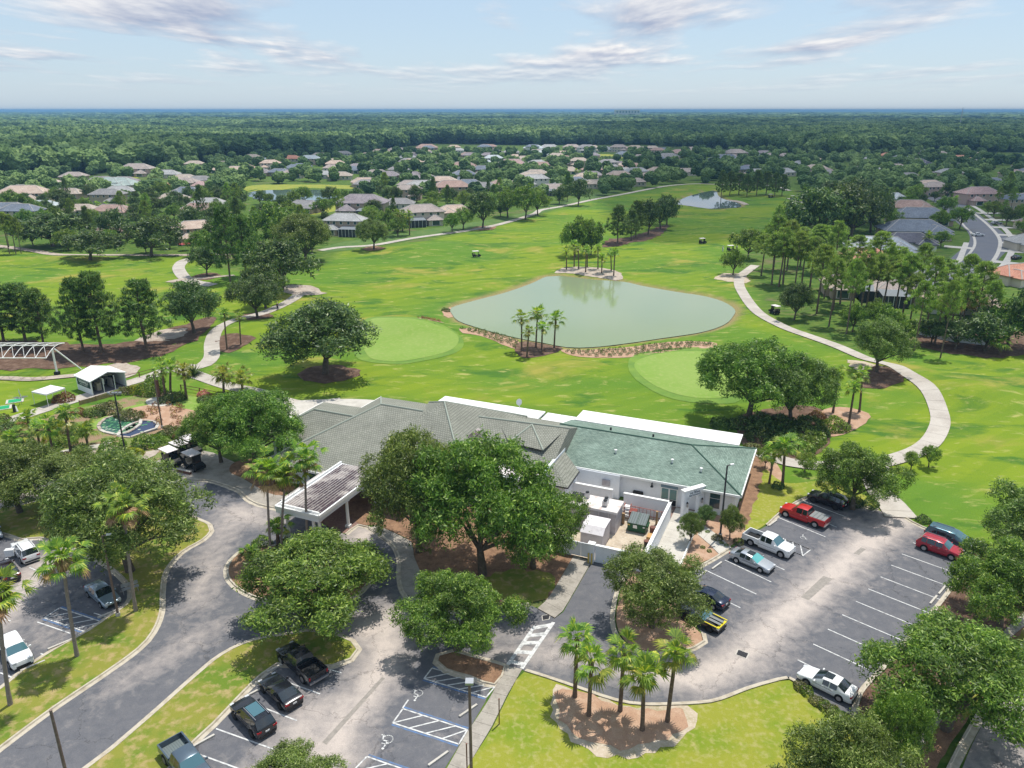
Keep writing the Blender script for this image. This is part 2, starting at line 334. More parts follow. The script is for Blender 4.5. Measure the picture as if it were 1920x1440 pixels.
def ground_mat():
    m = bpy.data.materials.new('turf_and_soil'); m.use_nodes = True; t = m.node_tree; b = t.nodes['Principled BSDF']
    b.inputs['Roughness'].default_value = 0.95; b.inputs['Specular IOR Level'].default_value = 0.1
    g = t.nodes.new('ShaderNodeNewGeometry')
    def noise(s, d, r=0.6, scale=(1, 1, 1), dist=0.0):
        mpn = t.nodes.new('ShaderNodeMapping'); mpn.inputs['Scale'].default_value = scale
        n = t.nodes.new('ShaderNodeTexNoise'); n.inputs['Scale'].default_value = s; n.inputs['Detail'].default_value = d; n.inputs['Roughness'].default_value = r; n.inputs['Distortion'].default_value = dist
        t.links.new(g.outputs['Position'], mpn.inputs[0]); t.links.new(mpn.outputs[0], n.inputs['Vector']); return n
    def ramp(n, lo, hi):
        r = t.nodes.new('ShaderNodeMapRange'); r.inputs['From Min'].default_value = lo; r.inputs['From Max'].default_value = hi; r.interpolation_type = 'SMOOTHSTEP'
        t.links.new(n, r.inputs['Value']); return r.outputs[0]
    def mixc(f, a, bb):
        x = t.nodes.new('ShaderNodeMixRGB'); t.links.new(f, x.inputs[0])
        for i, c in ((1, a), (2, bb)):
            if isinstance(c, tuple): x.inputs[i].default_value = (*c, 1)
            else: t.links.new(c, x.inputs[i])
        return x.outputs[0]
    big = noise(0.022, 4, 0.5, (1, 1.6, 1), 0.6); mid = noise(0.075, 6, 0.6, (0.8, 1.7, 1), 0.8); sm = noise(0.5, 6, 0.65, (0.6, 1.3, 1), 0.4); fine = noise(7, 4)
    lush = mixc(ramp(big.outputs['Fac'], 0.36, 0.62), (0.098, 0.192, 0.022), (0.175, 0.243, 0.018))
    lush = mixc(ramp(mid.outputs['Fac'], 0.52, 0.66), lush, (0.058, 0.138, 0.020))
    mid2 = noise(0.05, 6, 0.62, (1, 1.3, 1), 0.5)
    lush = mixc(ramp(mid2.outputs['Fac'], 0.55, 0.68), lush, (0.27, 0.255, 0.05))
    dryf = t.nodes.new('ShaderNodeMath'); dryf.operation = 'MULTIPLY'; dryf.inputs[1].default_value = 0.7
    t.links.new(ramp(sm.outputs['Fac'], 0.54, 0.72), dryf.inputs[0])
    lush = mixc(dryf.outputs[0], lush, (0.40, 0.36, 0.13))
    home = mixc(ramp(sm.outputs['Fac'], 0.4, 0.65), (0.055, 0.115, 0.018), (0.12, 0.17, 0.035))
    home = mixc(ramp(mid.outputs['Fac'], 0.55, 0.7), home, (0.16, 0.135, 0.075))
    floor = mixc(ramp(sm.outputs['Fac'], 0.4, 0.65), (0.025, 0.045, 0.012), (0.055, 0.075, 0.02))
    wv = t.nodes.new('ShaderNodeTexWave'); wv.inputs['Scale'].default_value = 0.075; wv.inputs['Distortion'].default_value = 2.5; wv.inputs['Detail'].default_value = 2
    mpw = t.nodes.new('ShaderNodeMapping'); mpw.inputs['Rotation'].default_value = (0, 0, 1.0); t.links.new(g.outputs['Position'], mpw.inputs[0]); t.links.new(mpw.outputs[0], wv.inputs['Vector'])
    wm = t.nodes.new('ShaderNodeMath'); wm.operation = 'MULTIPLY'; wm.inputs[1].default_value = .22; t.links.new(ramp(wv.outputs['Fac'], .35, .65), wm.inputs[0]); lush = mixc(wm.outputs[0], lush, (0.075, 0.165, 0.014))
    at = t.nodes.new('ShaderNodeAttribute'); at.attribute_name = 'zone'; sp = t.nodes.new('ShaderNodeSeparateColor'); t.links.new(at.outputs['Color'], sp.inputs[0])
    c = mixc(sp.outputs[0], home, lush)
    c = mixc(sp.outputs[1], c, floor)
    shore = mixc(ramp(fine.outputs['Fac'], 0.4, 0.6), (0.20, 0.17, 0.07), (0.32, 0.24, 0.12))
    c = mixc(sp.outputs[2], c, shore)
    x = t.nodes.new('ShaderNodeMixRGB'); x.blend_type = 'OVERLAY'; x.inputs[0].default_value = 0.3; t.links.new(c, x.inputs[1]); t.links.new(fine.outputs['Fac'], x.inputs[2])
    t.links.new(x.outputs[0], b.inputs['Base Color'])
    bp = t.nodes.new('ShaderNodeBump'); bp.inputs['Strength'].default_value = 0.7; bp.inputs['Distance'].default_value = 0.10
    bb = noise(1.2, 7, 0.7)
    t.links.new(bb.outputs['Fac'], bp.inputs['Height']); t.links.new(bp.outputs[0], b.inputs['Normal'])
    return m
M['ground'] = ground_mat()

# ------------------------------------------------------------------ shorelines and zones (surveyed outlines)
POND = smooth(gp([(847,574),(894,560),(941,548),(975,537),(1000,527.5),(1025,516.5),(1050,515),(1112,522),(1169,526),(1206,534),(1269,545),(1319,552.5),(1356,563),(1378,577.5),(1375,590),(1359,605.6),(1316,620),(1237,632),(1175,641),(1112,648),(1062,648),(1019,640),(975,632),(925,620),(887,609),(859,599),(848,587)]), True, 2.0)
POND2 = smooth(gp([(1268,378),(1288,368),(1316,360),(1341.5,356.6),(1347,365.6),(1357,372),(1384,379.7),(1389,386.7),(1361,389.5),(1330,390),(1294,385),(1271,382)]), True, 4.0)
POND3 = smooth(gp([(470,357),(489,355),(560,354),(616,356),(640,364),(616,372),(581,375),(530,375),(489,374),(465,366)]), True, 5.0)
POND4 = smooth(gp([(1132,298),(1145,296),(1160,299),(1158,305),(1145,307),(1134,304)]), True, 8.0)
COURSE = gp([(-120,830),(-150,478),(0,470),(150,474),(340,480),(420,505),(520,520),(600,498),(640,468),(700,466),(800,450),(900,432),(1010,402),(1100,375),(1250,350),(1340,343),(1480,350),(1512,380),(1475,430),(1420,450),(1385,480),(1400,520),(1440,590),(1560,650),(1640,668),(1750,652),(1920,640),(2100,640),(2200,1200),(1840,1030),(1700,985),(1660,960),(1560,900),(1420,930),(1390,880),(1400,830),(1000,770),(560,745),(300,760),(150,790)])
RANGE_GREEN = gp([(0,470),(-200,470),(-250,560),(0,560),(300,520),(330,480)])
WOODS_ROW = [(-400,345),(0,338),(200,324),(330,317),(420,302),(560,292),(700,282),(820,270),(950,273),(1200,272),(1300,277),(1440,285),(1560,300),(1660,292),(1750,283),(1920,287),(2400,290)]
def woods_row(px):
    for (a, b), (c, d) in zip(WOODS_ROW, WOODS_ROW[1:]):
        if a <= px <= c: return b + (d - b) * (px - a) / (c - a)
    return WOODS_ROW[0][1] if px < 0 else WOODS_ROW[-1][1]

_mr = random.Random(11)
MOUNDS = []
for _i in range(110):
    y = _mr.uniform(100, 330); x = _mr.uniform(-0.62 * y - 10, 0.62 * y + 10)
    MOUNDS.append((x, y, _mr.uniform(5, 14), _mr.uniform(3.5, 8), _mr.uniform(-0.5, 0.5), _mr.uniform(0.25, 0.9)))
def smoothstep(x): x = np.clip(x, 0, 1); return x * x * (3 - 2 * x)
KEEP_FLAT = []      # outlines kept level: greens, pavilion area
def height(X, Y):
    X = np.asarray(X, float); Y = np.asarray(Y, float); H = np.zeros(X.shape)
    for (x, y, a, b, r, h) in MOUNDS:
        c, s = math.cos(r), math.sin(r); u = (X - x) * c + (Y - y) * s; v = -(X - x) * s + (Y - y) * c
        H += h * np.exp(-(u * u) / (a * a) - (v * v) / (b * b))
    near = smoothstep((Y - 104 + 0.12 * X) / 14)
    H *= near * smoothstep((520 - Y) / 60)
    ci = inside(COURSE, X, Y); dc = dist_poly(COURSE, X, Y)
    H *= np.where(ci, smoothstep(dc / 10), 0)
    for pd in (POND, POND2):
        d = dist_poly(pd, X, Y); i = inside(pd, X, Y)
        H *= np.where(i, 0, smoothstep((d - 1) / 9))
        H = np.where(i, -np.minimum(0.45 + d * 0.25, 1.6), H)
        H = np.where(~i & (d < 1.6), -0.45 * (1 - smoothstep(d / 1.6)), H)
    for pd in (POND3, POND4):
        d = dist_poly(pd, X, Y); i = inside(pd, X, Y); H = np.where(i, -np.minimum(0.5 + d * .1, 1.5), H)
    H = np.where(inside(RANGE_FLAT, X, Y), 0, H) if RANGE_FLAT else H
    return H
RANGE_FLAT = gp([(-200,860),(-200,700),(0,640),(240,640),(330,640),(380,740),(300,900)])

def axis(lo, hi, st, far, g=1.16):
    c = list(np.arange(lo, hi + st, st)); s = st; x = c[-1]
    while x < far: s *= g; x += s; c.append(x)
    s = st; x = c[0]; l = []
    while x > -far: s *= g; x -= s; l.append(x)
    return np.array(l[::-1] + c)
GXs = axis(-150, 190, 1.8, 26000); GYs = axis(30, 330, 1.8, 26000)
GYs = GYs[GYs > -300]
_X, _Y = np.meshgrid(GXs, GYs); _H = np.zeros(_X.shape)
_near = (_Y > 60) & (_Y < 900) & (np.abs(_X) < 700)
_H[_near] = height(_X[_near], _Y[_near])
def hz(x, y):
    i = int(np.clip(np.searchsorted(GXs, x) - 1, 0, len(GXs) - 2)); j = int(np.clip(np.searchsorted(GYs, y) - 1, 0, len(GYs) - 2))
    u = (x - GXs[i]) / (GXs[i + 1] - GXs[i]); v = (y - GYs[j]) / (GYs[j + 1] - GYs[j])
    return float(_H[j, i] * (1 - u) * (1 - v) + _H[j, i + 1] * u * (1 - v) + _H[j + 1, i] * (1 - u) * v + _H[j + 1, i + 1] * u * v)
def hzv(X, Y):
    i = np.clip(np.searchsorted(GXs, X) - 1, 0, len(GXs) - 2); j = np.clip(np.searchsorted(GYs, Y) - 1, 0, len(GYs) - 2)
    u = (X - GXs[i]) / (GXs[i + 1] - GXs[i]); v = (Y - GYs[j]) / (GYs[j + 1] - GYs[j])
    return _H[j, i] * (1 - u) * (1 - v) + _H[j, i + 1] * u * (1 - v) + _H[j + 1, i] * (1 - u) * v + _H[j + 1, i + 1] * u * v

def make_ground():
    ny, nx = _X.shape
    V = np.stack([_X.ravel(), _Y.ravel(), _H.ravel()], 1)
    idx = np.arange(ny * nx).reshape(ny, nx)
    F = np.stack([idx[:-1, :-1].ravel(), idx[:-1, 1:].ravel(), idx[1:, 1:].ravel(), idx[1:, :-1].ravel()], 1)
    me = bpy.data.meshes.new('ground'); me.vertices.add(len(V)); me.vertices.foreach_set('co', V.astype(np.float32).ravel())
    me.loops.add(F.size); me.loops.foreach_set('vertex_index', F.ravel().astype(np.int32))
    me.polygons.add(len(F)); me.polygons.foreach_set('loop_start', np.arange(0, F.size, 4, dtype=np.int32)); me.polygons.foreach_set('loop_total', np.full(len(F), 4, np.int32))
    me.update(calc_edges=True); me.shade_smooth()
    z = np.zeros((len(V), 4), np.float32); z[:, 3] = 1
    X, Y = V[:, 0], V[:, 1]
    n = (Y > 20) & (Y < 1000) & (np.abs(X) < 900)
    xi, yi = X[n], Y[n]
    ins = inside(COURSE, xi, yi); d = dist_poly(COURSE, xi, yi)
    z[n, 0] = np.where(ins, 0.5 + 0.5 * smoothstep(d / 2.5), 0.5 - 0.5 * smoothstep(d / 2.5))
    sh = np.zeros(xi.shape)
    for pd in (POND, POND2): sh = np.maximum(sh, 1 - smoothstep((dist_poly(pd, xi, yi) - 0.5) / 1.6))
    z[n, 2] = sh
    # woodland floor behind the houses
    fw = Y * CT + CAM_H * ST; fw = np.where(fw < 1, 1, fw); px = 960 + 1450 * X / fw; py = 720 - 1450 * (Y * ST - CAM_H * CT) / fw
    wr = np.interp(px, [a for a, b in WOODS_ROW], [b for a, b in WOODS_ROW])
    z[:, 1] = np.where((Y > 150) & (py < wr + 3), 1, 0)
    ca = me.color_attributes.new('zone', 'FLOAT_COLOR', 'POINT'); ca.data.foreach_set('color', z.ravel())
    me.materials.append(M['ground']); o = link('ground', me); o['kind'] = 'structure'; return o
make_ground()

# ------------------------------------------------------------------ draped sheets, ribbons, kerbs
def sheet(name, poly, m, off=0.03, step=None, kind='structure', parent=None, attr=None):
    """flat outline -> surface; with step it is cut along a grid and laid on the terrain"""
    tris = tessellate_polygon([[Vector((p[0], p[1], 0)) for p in poly]])
    bm = bmesh.new(); vs = [bm.verts.new((p[0], p[1], 0)) for p in poly]
    for t in tris:
        try: bm.faces.new([vs[i] for i in t])
        except ValueError: pass
    if step:
        xs = [p[0] for p in poly]; ys = [p[1] for p in poly]
        for ax, lo, hi in ((0, min(xs), max(xs)), (1, min(ys), max(ys))):
            k = math.ceil(lo / step) * step
            while k < hi:
                bmesh.ops.bisect_plane(bm, geom=bm.verts[:] + bm.edges[:] + bm.faces[:], plane_co=(k, 0, 0) if ax == 0 else (0, k, 0), plane_no=(1, 0, 0) if ax == 0 else (0, 1, 0)); k += step
    for v in bm.verts: v.co.z = (hz(v.co.x, v.co.y) if v.co.y > 90 else 0) + off
    bmesh.ops.recalc_face_normals(bm, faces=bm.faces[:])
    if bm.faces and sum(f.normal.z for f in bm.faces) < 0: bmesh.ops.reverse_faces(bm, faces=bm.faces[:])
    me = bpy.data.meshes.new(name); bm.to_mesh(me); bm.free(); me.materials.append(m); me.shade_smooth()
    if attr:
        X = np.array([v.co.x for v in me.vertices]); Y = np.array([v.co.y for v in me.vertices])
        a = me.attributes.new(attr[0], 'FLOAT', 'POINT'); a.data.foreach_set('value', attr[1](X, Y).astype(np.float32))
    o = link(name, me, parent)
    if kind and parent is None: o['kind'] = kind
    return o
def ragged(poly, amp=0.35, seed=1):
    r = random.Random(seed); o = []
    n = len(poly)
    for i, p in enumerate(poly):
        a = poly[(i - 1) % n]; b = poly[(i + 1) % n]; d = Vector((b[0] - a[0], b[1] - a[1]))
        nn = Vector((d.y, -d.x)).normalized() if d.length else Vector((0, 0)); o.append(Vector((p[0], p[1])) + nn * r.uniform(-amp, amp))
    return o
def bed(name, pts, m, off=0.03, amp=0.3, stp=1.2, drape=True, seed=3):
    return sheet(name, ragged(smooth(gp(pts), True, stp), amp, seed), m, off, 1.8 if drape else None)
def offset_line(P, d, closed=False):
    o = []; n = len(P)
    for i in range(n):
        a = P[(i - 1) % n] if closed or i > 0 else P[i]; b = P[(i + 1) % n] if closed or i < n - 1 else P[i]
        t = Vector((b[0] - a[0], b[1] - a[1])); t = t.normalized() if t.length else Vector((1, 0)); o.append(Vector((P[i][0] - t.y * d, P[i][1] + t.x * d)))
    return o
def ribbon(name, pts, width, m, off=0.05, stp=1.5, world=False, thick=0.0):
    P = smooth(pts if world else gp(pts), False, stp)
    n = len(P); W = width if callable(width) else (lambda t: width)
    vs = []; fs = []
    for i, p in enumerate(P):
        a = P[max(i - 1, 0)]; b = P[min(i + 1, n - 1)]; t = (b - a).normalized(); nn = Vector((-t.y, t.x)); wd = W(i / (n - 1))
        for k in (-1, -0.5, 0, 0.5, 1):
            q = p + nn * wd * 0.5 * k; vs.append((q.x, q.y, (hz(q.x, q.y) if q.y > 90 else 0) + off))
    for i in range(n - 1):
        for k in range(4): fs.append((i * 5 + k, (i + 1) * 5 + k, (i + 1) * 5 + k + 1, i * 5 + k + 1)[::-1])
    if m == M['path']:
        root = link(name, mesh(name, [(x, y, z - .02) for x, y, z in vs], fs, M['path_shell'], True)); root['kind'] = 'structure'; fw = .03 / stp
        k = 0
        while k < n - 1:
            e = min(k + 2, n - 1); q = []
            for j in range(k, e + 1):
                row = [Vector(v) for v in vs[j * 5:j * 5 + 5]]
                if j == k: nxt = [Vector(v) for v in vs[(j + 1) * 5:(j + 1) * 5 + 5]]; row = [a_.lerp(b_, fw) for a_, b_ in zip(row, nxt)]
                if j == e: prv = [Vector(v) for v in vs[(j - 1) * 5:(j - 1) * 5 + 5]]; row = [a_.lerp(b_, fw) for a_, b_ in zip(row, prv)]
                q += row
            link('paving_slab', mesh('paving_slab', q, [(i * 5 + c, (i + 1) * 5 + c, (i + 1) * 5 + c + 1, i * 5 + c + 1)[::-1] for i in range(e - k) for c in range(4)], m), root); k = e
        return root
    o = link(name, mesh(name, vs, fs, m, True)); o['kind'] = 'structure'; return o
def kerb(pts, world=False, closed=True, gutter=0.32, name='kerb', side=1, h=0.15):
    """kerb and gutter along an island outline; pts counter-clockwise keep the island on the left"""
    P = smooth(pts if world else gp(pts), closed, 0.8)
    A = sum(P[i][0] * P[(i + 1) % len(P)][1] - P[(i + 1) % len(P)][0] * P[i][1] for i in range(len(P)))
    if closed and A < 0: P = P[::-1]
    prof = [(0.16, 0.09), (0.16, h), (0.02, h), (-0.03, 0.045), (-gutter, 0.028), (-gutter, 0.0)]
    vs = []; fs = []; n = len(P); rows = [offset_line(P, d * side, closed) for d, z in prof]; k = len(prof)
    for i in range(n):
        for j in range(k): vs.append((rows[j][i].x, rows[j][i].y, prof[j][1]))
    for i in range(n if closed else n - 1):
        for j in range(k - 1):
            f = (i * k + j, ((i + 1) % n) * k + j, ((i + 1) % n) * k + j + 1, i * k + j + 1); fs.append(f if side > 0 else f[::-1])
    o = link(name, mesh(name, vs, fs, M['kerb'])); o['kind'] = 'structure'; return o

# ------------------------------------------------------------------ the car parks and drives
LOT = [(-260,1600),(-330,985),(-60,960),(0,935),(60,905),(110,893),(200,890),(280,893),(355,900),(392,902),(420,910),(450,922),(465,937),(485,947),(515,954),(560,966),(600,982),(649,1003),(672,986),(690,990),(705,1000),(735,1022),(748,1050),(748,1080),(754,1110),(775,1132),(810,1145),(870,1150),(954,1140),(992,1134),(1027,1150),(1040,1160),(1056,1148),(1111,1052),(1165,1066),(1176,1080),(1158,1110),(1149,1165),(1163,1202),(1200,1224),(1260,1226),(1303,1216),(1322,1204),(1318,1188),(1290,1160),(1272,1125),(1278,1095),(1301,1070),(1344,1046),(1369,1030),(1400,1008),(1438,986),(1467,960),(1505,937),(1535,931),(1590,945),(1647,957),(1675,967),(1697,972),(1730,990),(1790,1008),(1838,1024),(1806,1075),(1776,1115),(1748,1150),(1703,1200),(1655,1255),(1614,1300),(1600,1352),(1545,1325),(1500,1283),(1478,1272),(1461,1275),(1405,1291),(1350,1312),(1308,1319),(1211,1322),(1155,1314),(1100,1296),(1027,1271),(978,1256),(948,1249),(930,1287),(922,1284),(910,1316),(878,1371),(834,1441),(740,1600)]
AISLES = [([(1690,975),(1620,1025),(1540,1095),(1450,1175),(1385,1235),(1300,1275),(1180,1250)], 2.6, 1.0),
          ([(745,1150),(712,1205),(715,1245),(690,1300),(640,1370),(590,1445),(560,1500)], 2.6, 0.95),
          ([(640,1420),(520,1445),(480,1480)], 3.0, 0.7), ([(600,1330),(560,1380)], 3, .75),
          ([(200,1300),(300,1240),(380,1190),(440,1165)], 2.0, 0.40), ([(370,1130),(385,1090),(400,1040),(440,975),(520,975)], 2.2, 0.65),
          ([(440,960),(470,965)], 3.0, 0.8), ([(690,1175),(720,1195)], 3.0, 1.0),
          ([(-40,1180),(40,1110),(95,1060)], 3.2, 1.0), ([(98,925),(40,930),(0,950)], 2.5, 1.0), ([(70,1190),(130,1195)], 1.5, .5),
          ([(950,1220),(1080,1235),(1220,1262),(1320,1250)], 2.0, 0.6), ([(1040,1200),(960,1180),(900,1250)], 2, .5),
          ([(685,1000),(672,1010)], 2.5, 0.9), ([(1640,1005),(1600,985)], 3, .55)]
def dust(X, Y):
    D = np.zeros(X.shape)
    for pts, wd, s in AISLES:
        d = dist_poly(gp(pts), X, Y, False); D = np.maximum(D, s * (.62 * np.exp(-(d / (wd * .5)) ** 2) + .45 * np.exp(-(d / (wd * 1.15)) ** 2)))
    return D
lot = sheet('parking_lot', gp(LOT), M['asphalt'], 0.02, 1.5, attr=('dust', dust))

ISL = {
 'verge_by_entry_drive': ([(-160,1560),(-130,1370),(0,1293),(40,1260),(100,1220),(167,1183),(203,1158),(238,1134),(246,1108),(222,1078),(185,1052),(130,1028),(75,1010),(42,1013),(0,1001),(-100,990),(-140,968),(-60,957),(20,952),(100,935),(200,925),(300,945),(372,975),(392,985),(396,997),(380,1014),(342,1036),(312,1070),(304,1107),(302,1150),(287,1187),(260,1218),(200,1262),(100,1330),(0,1405),(-80,1470)], 'lawn_near'),
 'verge_by_centre_lot': ([(540,1190),(575,1184),(610,1186),(634,1192),(660,1203),(672,1219),(658,1238),(625,1250),(575,1252),(520,1247),(490,1268),(457,1300),(400,1360),(353,1404),(280,1490),(210,1590),(60,1590),(110,1492),(163,1441),(207,1408),(293,1334),(367,1268),(417,1228),(473,1202)], 'lawn_near'),
 'island_under_entry_oak': ([(470,1028),(443,1042),(428,1060),(426,1080),(440,1100),(475,1120),(540,1138),(610,1138),(665,1120),(697,1085),(700,1050),(672,1025),(640,1022),(560,1022)], 'mulch'),
 'island_by_crossing': ([(850,1222),(822,1230),(818,1242),(836,1258),(880,1271),(928,1286),(948,1250),(920,1241),(885,1232)], 'mulch'),
}
for nm, (pts, mm) in ISL.items():
    P = smooth(gp(pts), True, 0.8)
    sheet(nm, P, M[mm], 0.12); kerb(pts)
# outer kerbs where kerbs show
for pts in ([(280,893),(355,900),(392,902),(420,910),(450,922),(465,937),(485,947),(515,954),(560,966)],
            [(649,1003),(672,986),(690,990),(705,1000),(735,1022),(748,1050),(748,1080),(754,1110),(775,1132),(810,1145),(870,1150),(954,1140),(992,1134)],
            [(1176,1080),(1158,1110),(1149,1165),(1163,1202),(1200,1224),(1260,1226),(1303,1216),(1322,1204),(1318,1188)],
            [(1301,1070),(1344,1046),(1369,1030)], [(1438,986),(1467,960),(1505,937),(1535,931),(1590,945),(1647,957)],
            [(1697,972),(1730,990),(1790,1008),(1838,1024)], [(1806,1075),(1776,1115),(1748,1150),(1703,1200),(1655,1255),(1614,1300),(1600,1352)],
            [(1600,1352),(1545,1325),(1500,1283),(1478,1272)], [(1478,1272),(1461,1275),(1405,1291),(1350,1312),(1308,1319),(1211,1322),(1155,1314),(1100,1296),(1027,1271),(985,1258)]):
    kerb(pts, closed=False, side=1, gutter=0.25 if pts[0][0] != 280 else 0.4)

# ------------------------------------------------------------------ lawns, beds and greens
bed('front_lawn', [(984,1260),(1027,1273),(1100,1299),(1155,1317),(1211,1325),(1308,1322),(1350,1315),(1405,1294),(1461,1278),(1480,1276),(1500,1290),(1545,1330),(1598,1356),(1640,1400),(1720,1560),(1700,1640),(780,1640),(884,1428),(925,1364),(954,1302)], M['lawn_lime'], 0.06, 0.03, 1.0, False)
bed('palm_bed', [(1042,1283),(1100,1301),(1160,1320),(1215,1327),(1290,1324),(1302,1340),(1300,1365),(1280,1390),(1240,1405),(1195,1418),(1140,1420),(1100,1410),(1060,1380),(1035,1345),(1030,1310)], M['sand'], 0.075, 0.25, 0.6, False, 5)
bed('palm_bed_mulch', [(1052,1290),(1110,1308),(1165,1325),(1215,1332),(1280,1330),(1290,1350),(1275,1375),(1235,1392),(1180,1404),(1130,1400),(1090,1382),(1050,1350),(1042,1318)], M['mulch_pale'], 0.09, 0.30, 0.6, False, 6)
bed('oak_bed', [(672,982),(640,940),(700,905),(900,900),(1020,960),(1075,1035),(1044,1096),(1027,1124),(992,1131),(954,1137),(870,1146),(812,1141),(800,1112),(790,1077),(777,1047),(772,1017),(740,1000),(706,985)], M['mulch'], 0.05, 0.05, 0.9, False, 8)
bed('dry_grass_under_oaks', [(905,1085),(960,1070),(1030,1075),(1040,1095),(1024,1120),(985,1128),(940,1125),(880,1115)], M['lawn_near'], 0.065, 0.3, 0.7, False, 8)
bed('entrance_paving', [(1250,975),(1256,945),(1275,935),(1330,945),(1325,985),(1290,990)], M['brick'], 0.055, 0, .5, False)
bed('service_wall_bed', [(1170,1060),(1230,1035),(1300,975),(1385,955),(1400,880),(1430,840),(1470,900),(1450,960),(1436,982),(1398,1004),(1344,1042),(1300,1064),(1275,1092),(1268,1125),(1288,1162),(1315,1190),(1318,1203),(1300,1212),(1258,1221),(1202,1219),(1168,1198),(1155,1165),(1164,1112),(1180,1080)], M['mulch_pale'], 0.045, 0.05, 0.8, False, 9)
bed('corner_lawn', [(1398,1000),(1412,930),(1432,880),(1470,905),(1560,905),(1640,940),(1645,954),(1590,941),(1535,927),(1505,933),(1465,956),(1436,982)], M['lawn_lime'], 0.055, 0.1, 0.8, False, 10)
bed('mulch_strip', [(1384,958),(1400,900),(1418,845),(1440,850),(1430,890),(1420,925),(1400,985)], M['mulch'], 0.065, 0.25, 0.7, False, 10)
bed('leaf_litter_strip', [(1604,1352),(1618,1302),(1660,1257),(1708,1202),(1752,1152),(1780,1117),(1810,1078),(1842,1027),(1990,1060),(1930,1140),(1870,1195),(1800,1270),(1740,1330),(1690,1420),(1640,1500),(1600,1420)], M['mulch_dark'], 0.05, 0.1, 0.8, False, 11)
bed('street_mulch', [(1722,1412),(1745,1370),(1775,1330),(1810,1290),(1850,1240),(1900,1190),(1935,1150),(1925,1200),(1832,1324),(1758,1436),(1700,1560),(1630,1560)], M['mulch'], 0.055, 0.05, 0.7, False, 12)
bed('street_grass', [(1798,1330),(1815,1300),(1850,1258),(1905,1200),(1940,1150),(1945,1165),(1905,1220),(1833,1318),(1806,1352)], M['lawn_near'], 0.07, 0.1, 0.7, False, 12)
bed('cart_stand_mulch', [(430,885),(455,898),(480,913),(500,925),(530,930),(520,905),(500,880),(478,862),(440,868)], M['mulch'], 0.11, 0.05, 0.7, False, 13)
sheet('side_street', smooth(gp([(1800,1452),(1850,1345),(1935,1215),(2050,1080),(2400,1150),(2300,1700),(1720,1700)]), True, 2), M['asphalt'], 0.03, 2.0, attr=('dust', lambda X, Y: np.full(X.shape, 0.45)))
kerb([(1730,1560),(1775,1452),(1838,1335),(1925,1200),(2040,1065)], closed=False, side=1, gutter=0.45)

bed('green_collar', [(672,674),(666,638),(692,602),(745,603),(838,627),(869,645),(855,662),(800,676),(740,684)], M['collar'], 0.05, 0.05)
bed('putting_green', [(690,668),(680,640),(700,606),(740,610),(800,622),(850,634),(860,645),(842,659),(800,670),(752,678),(710,677)], M['green'], 0.08, 0.0)
bed('green_collar', [(1180,700),(1186,668),(1240,655),(1320,652),(1380,668),(1400,700),(1390,750),(1330,757),(1260,748),(1210,726)], M['collar'], 0.05, 0.05)
bed('putting_green', [(1192,696),(1194,678),(1230,665),(1290,659),(1350,664),(1385,690),(1385,735),(1330,748),(1270,740),(1220,720)], M['green'], 0.08, 0.0)
bed('palm_mulch', [(965,650),(985,640),(1020,645),(1050,650),(1052,658),(1020,668),(985,672),(968,664)], M['mulch_dark'], 0.06, 0.2)
bed('planting_strip', [(862,625),(885,616),(925,622),(960,632),(975,645),(968,657),(930,644),(900,634),(868,634)], M['mulch_pale'], 0.05, 0.2)
bed('planting_strip', [(1052,656),(1100,656),(1170,652),(1240,643),(1300,640),(1345,645),(1330,654),(1290,655),(1240,662),(1180,670),(1120,672),(1075,668)], M['mulch_pale'], 0.05, 0.2)
bed('planting_patch', [(780,609),(800,605),(825,606),(832,611),(815,617),(790,616)], M['mulch_pale'], 0.05, 0.2)
bed('reeds_ground', [(830,585),(842,574),(852,574),(850,592),(840,596)], M['mulch_pale'], 0.05, 0.3)
bed('far_palm_bed', [(1040,512),(1060,503),(1100,501),(1145,507),(1166,516),(1160,524),(1110,519),(1060,512)], M['path_shell'], 0.06, 0.3)
bed('oak_mulch', [(560,705),(590,690),(640,690),(680,702),(660,714),(610,720),(570,716)], M['mulch_dark'], 0.06, 0.5)
bed('pine_mulch', [(-80,690),(-80,640),(60,640),(150,645),(250,640),(330,615),(400,600),(395,625),(350,650),(300,668),(230,680),(120,690)], M['mulch_dark'], 0.06, 0.8, 1.5)
bed('sand_patch', [(255,640),(300,622),(350,620),(345,634),(300,642)], M['path_shell'], 0.08, 0.6)
bed('palm_patch', [(400,655),(412,638),(445,636),(480,640),(465,648),(430,662)], M['mulch_dark'], 0.07, 0.3)
bed('sand_patch', [(190,706),(200,686),(235,682),(262,690),(255,702),(225,712)], M['path_shell'], 0.06, 0.3)
bed('tree_ring', [(445,600),(480,588),(510,592),(505,604),(470,612)], M['mulch_dark'], 0.06, 0.3)
bed('tree_ring', [(360,520),(385,513),(412,515),(405,524),(380,527)], M['mulch_dark'], 0.06, 0.3)
bed('tree_ring', [(680,466),(700,462),(722,465),(715,470),(690,471)], M['mulch'], 0.06, 0.3)
bed('tree_ring', [(885,428),(905,424),(930,425),(922,431),(895,432)], M['mulch'], 0.06, 0.3)
bed('grove_mulch', [(1130,462),(1150,450),(1190,442),(1240,424),(1255,424),(1240,440),(1200,455),(1165,462),(1140,464)], M['mulch_dark'], 0.06, 0.6)
bed('tree_ring', [(1620,728),(1612,712),(1640,694),(1690,705),(1690,722),(1650,732)], M['mulch_dark'], 0.06, 0.4)
bed('palm_ring', [(1535,788),(1545,768),(1575,764),(1615,770),(1632,782),(1615,800),(1580,815),(1550,818)], M['mulch_pale'], 0.06, 0.15)
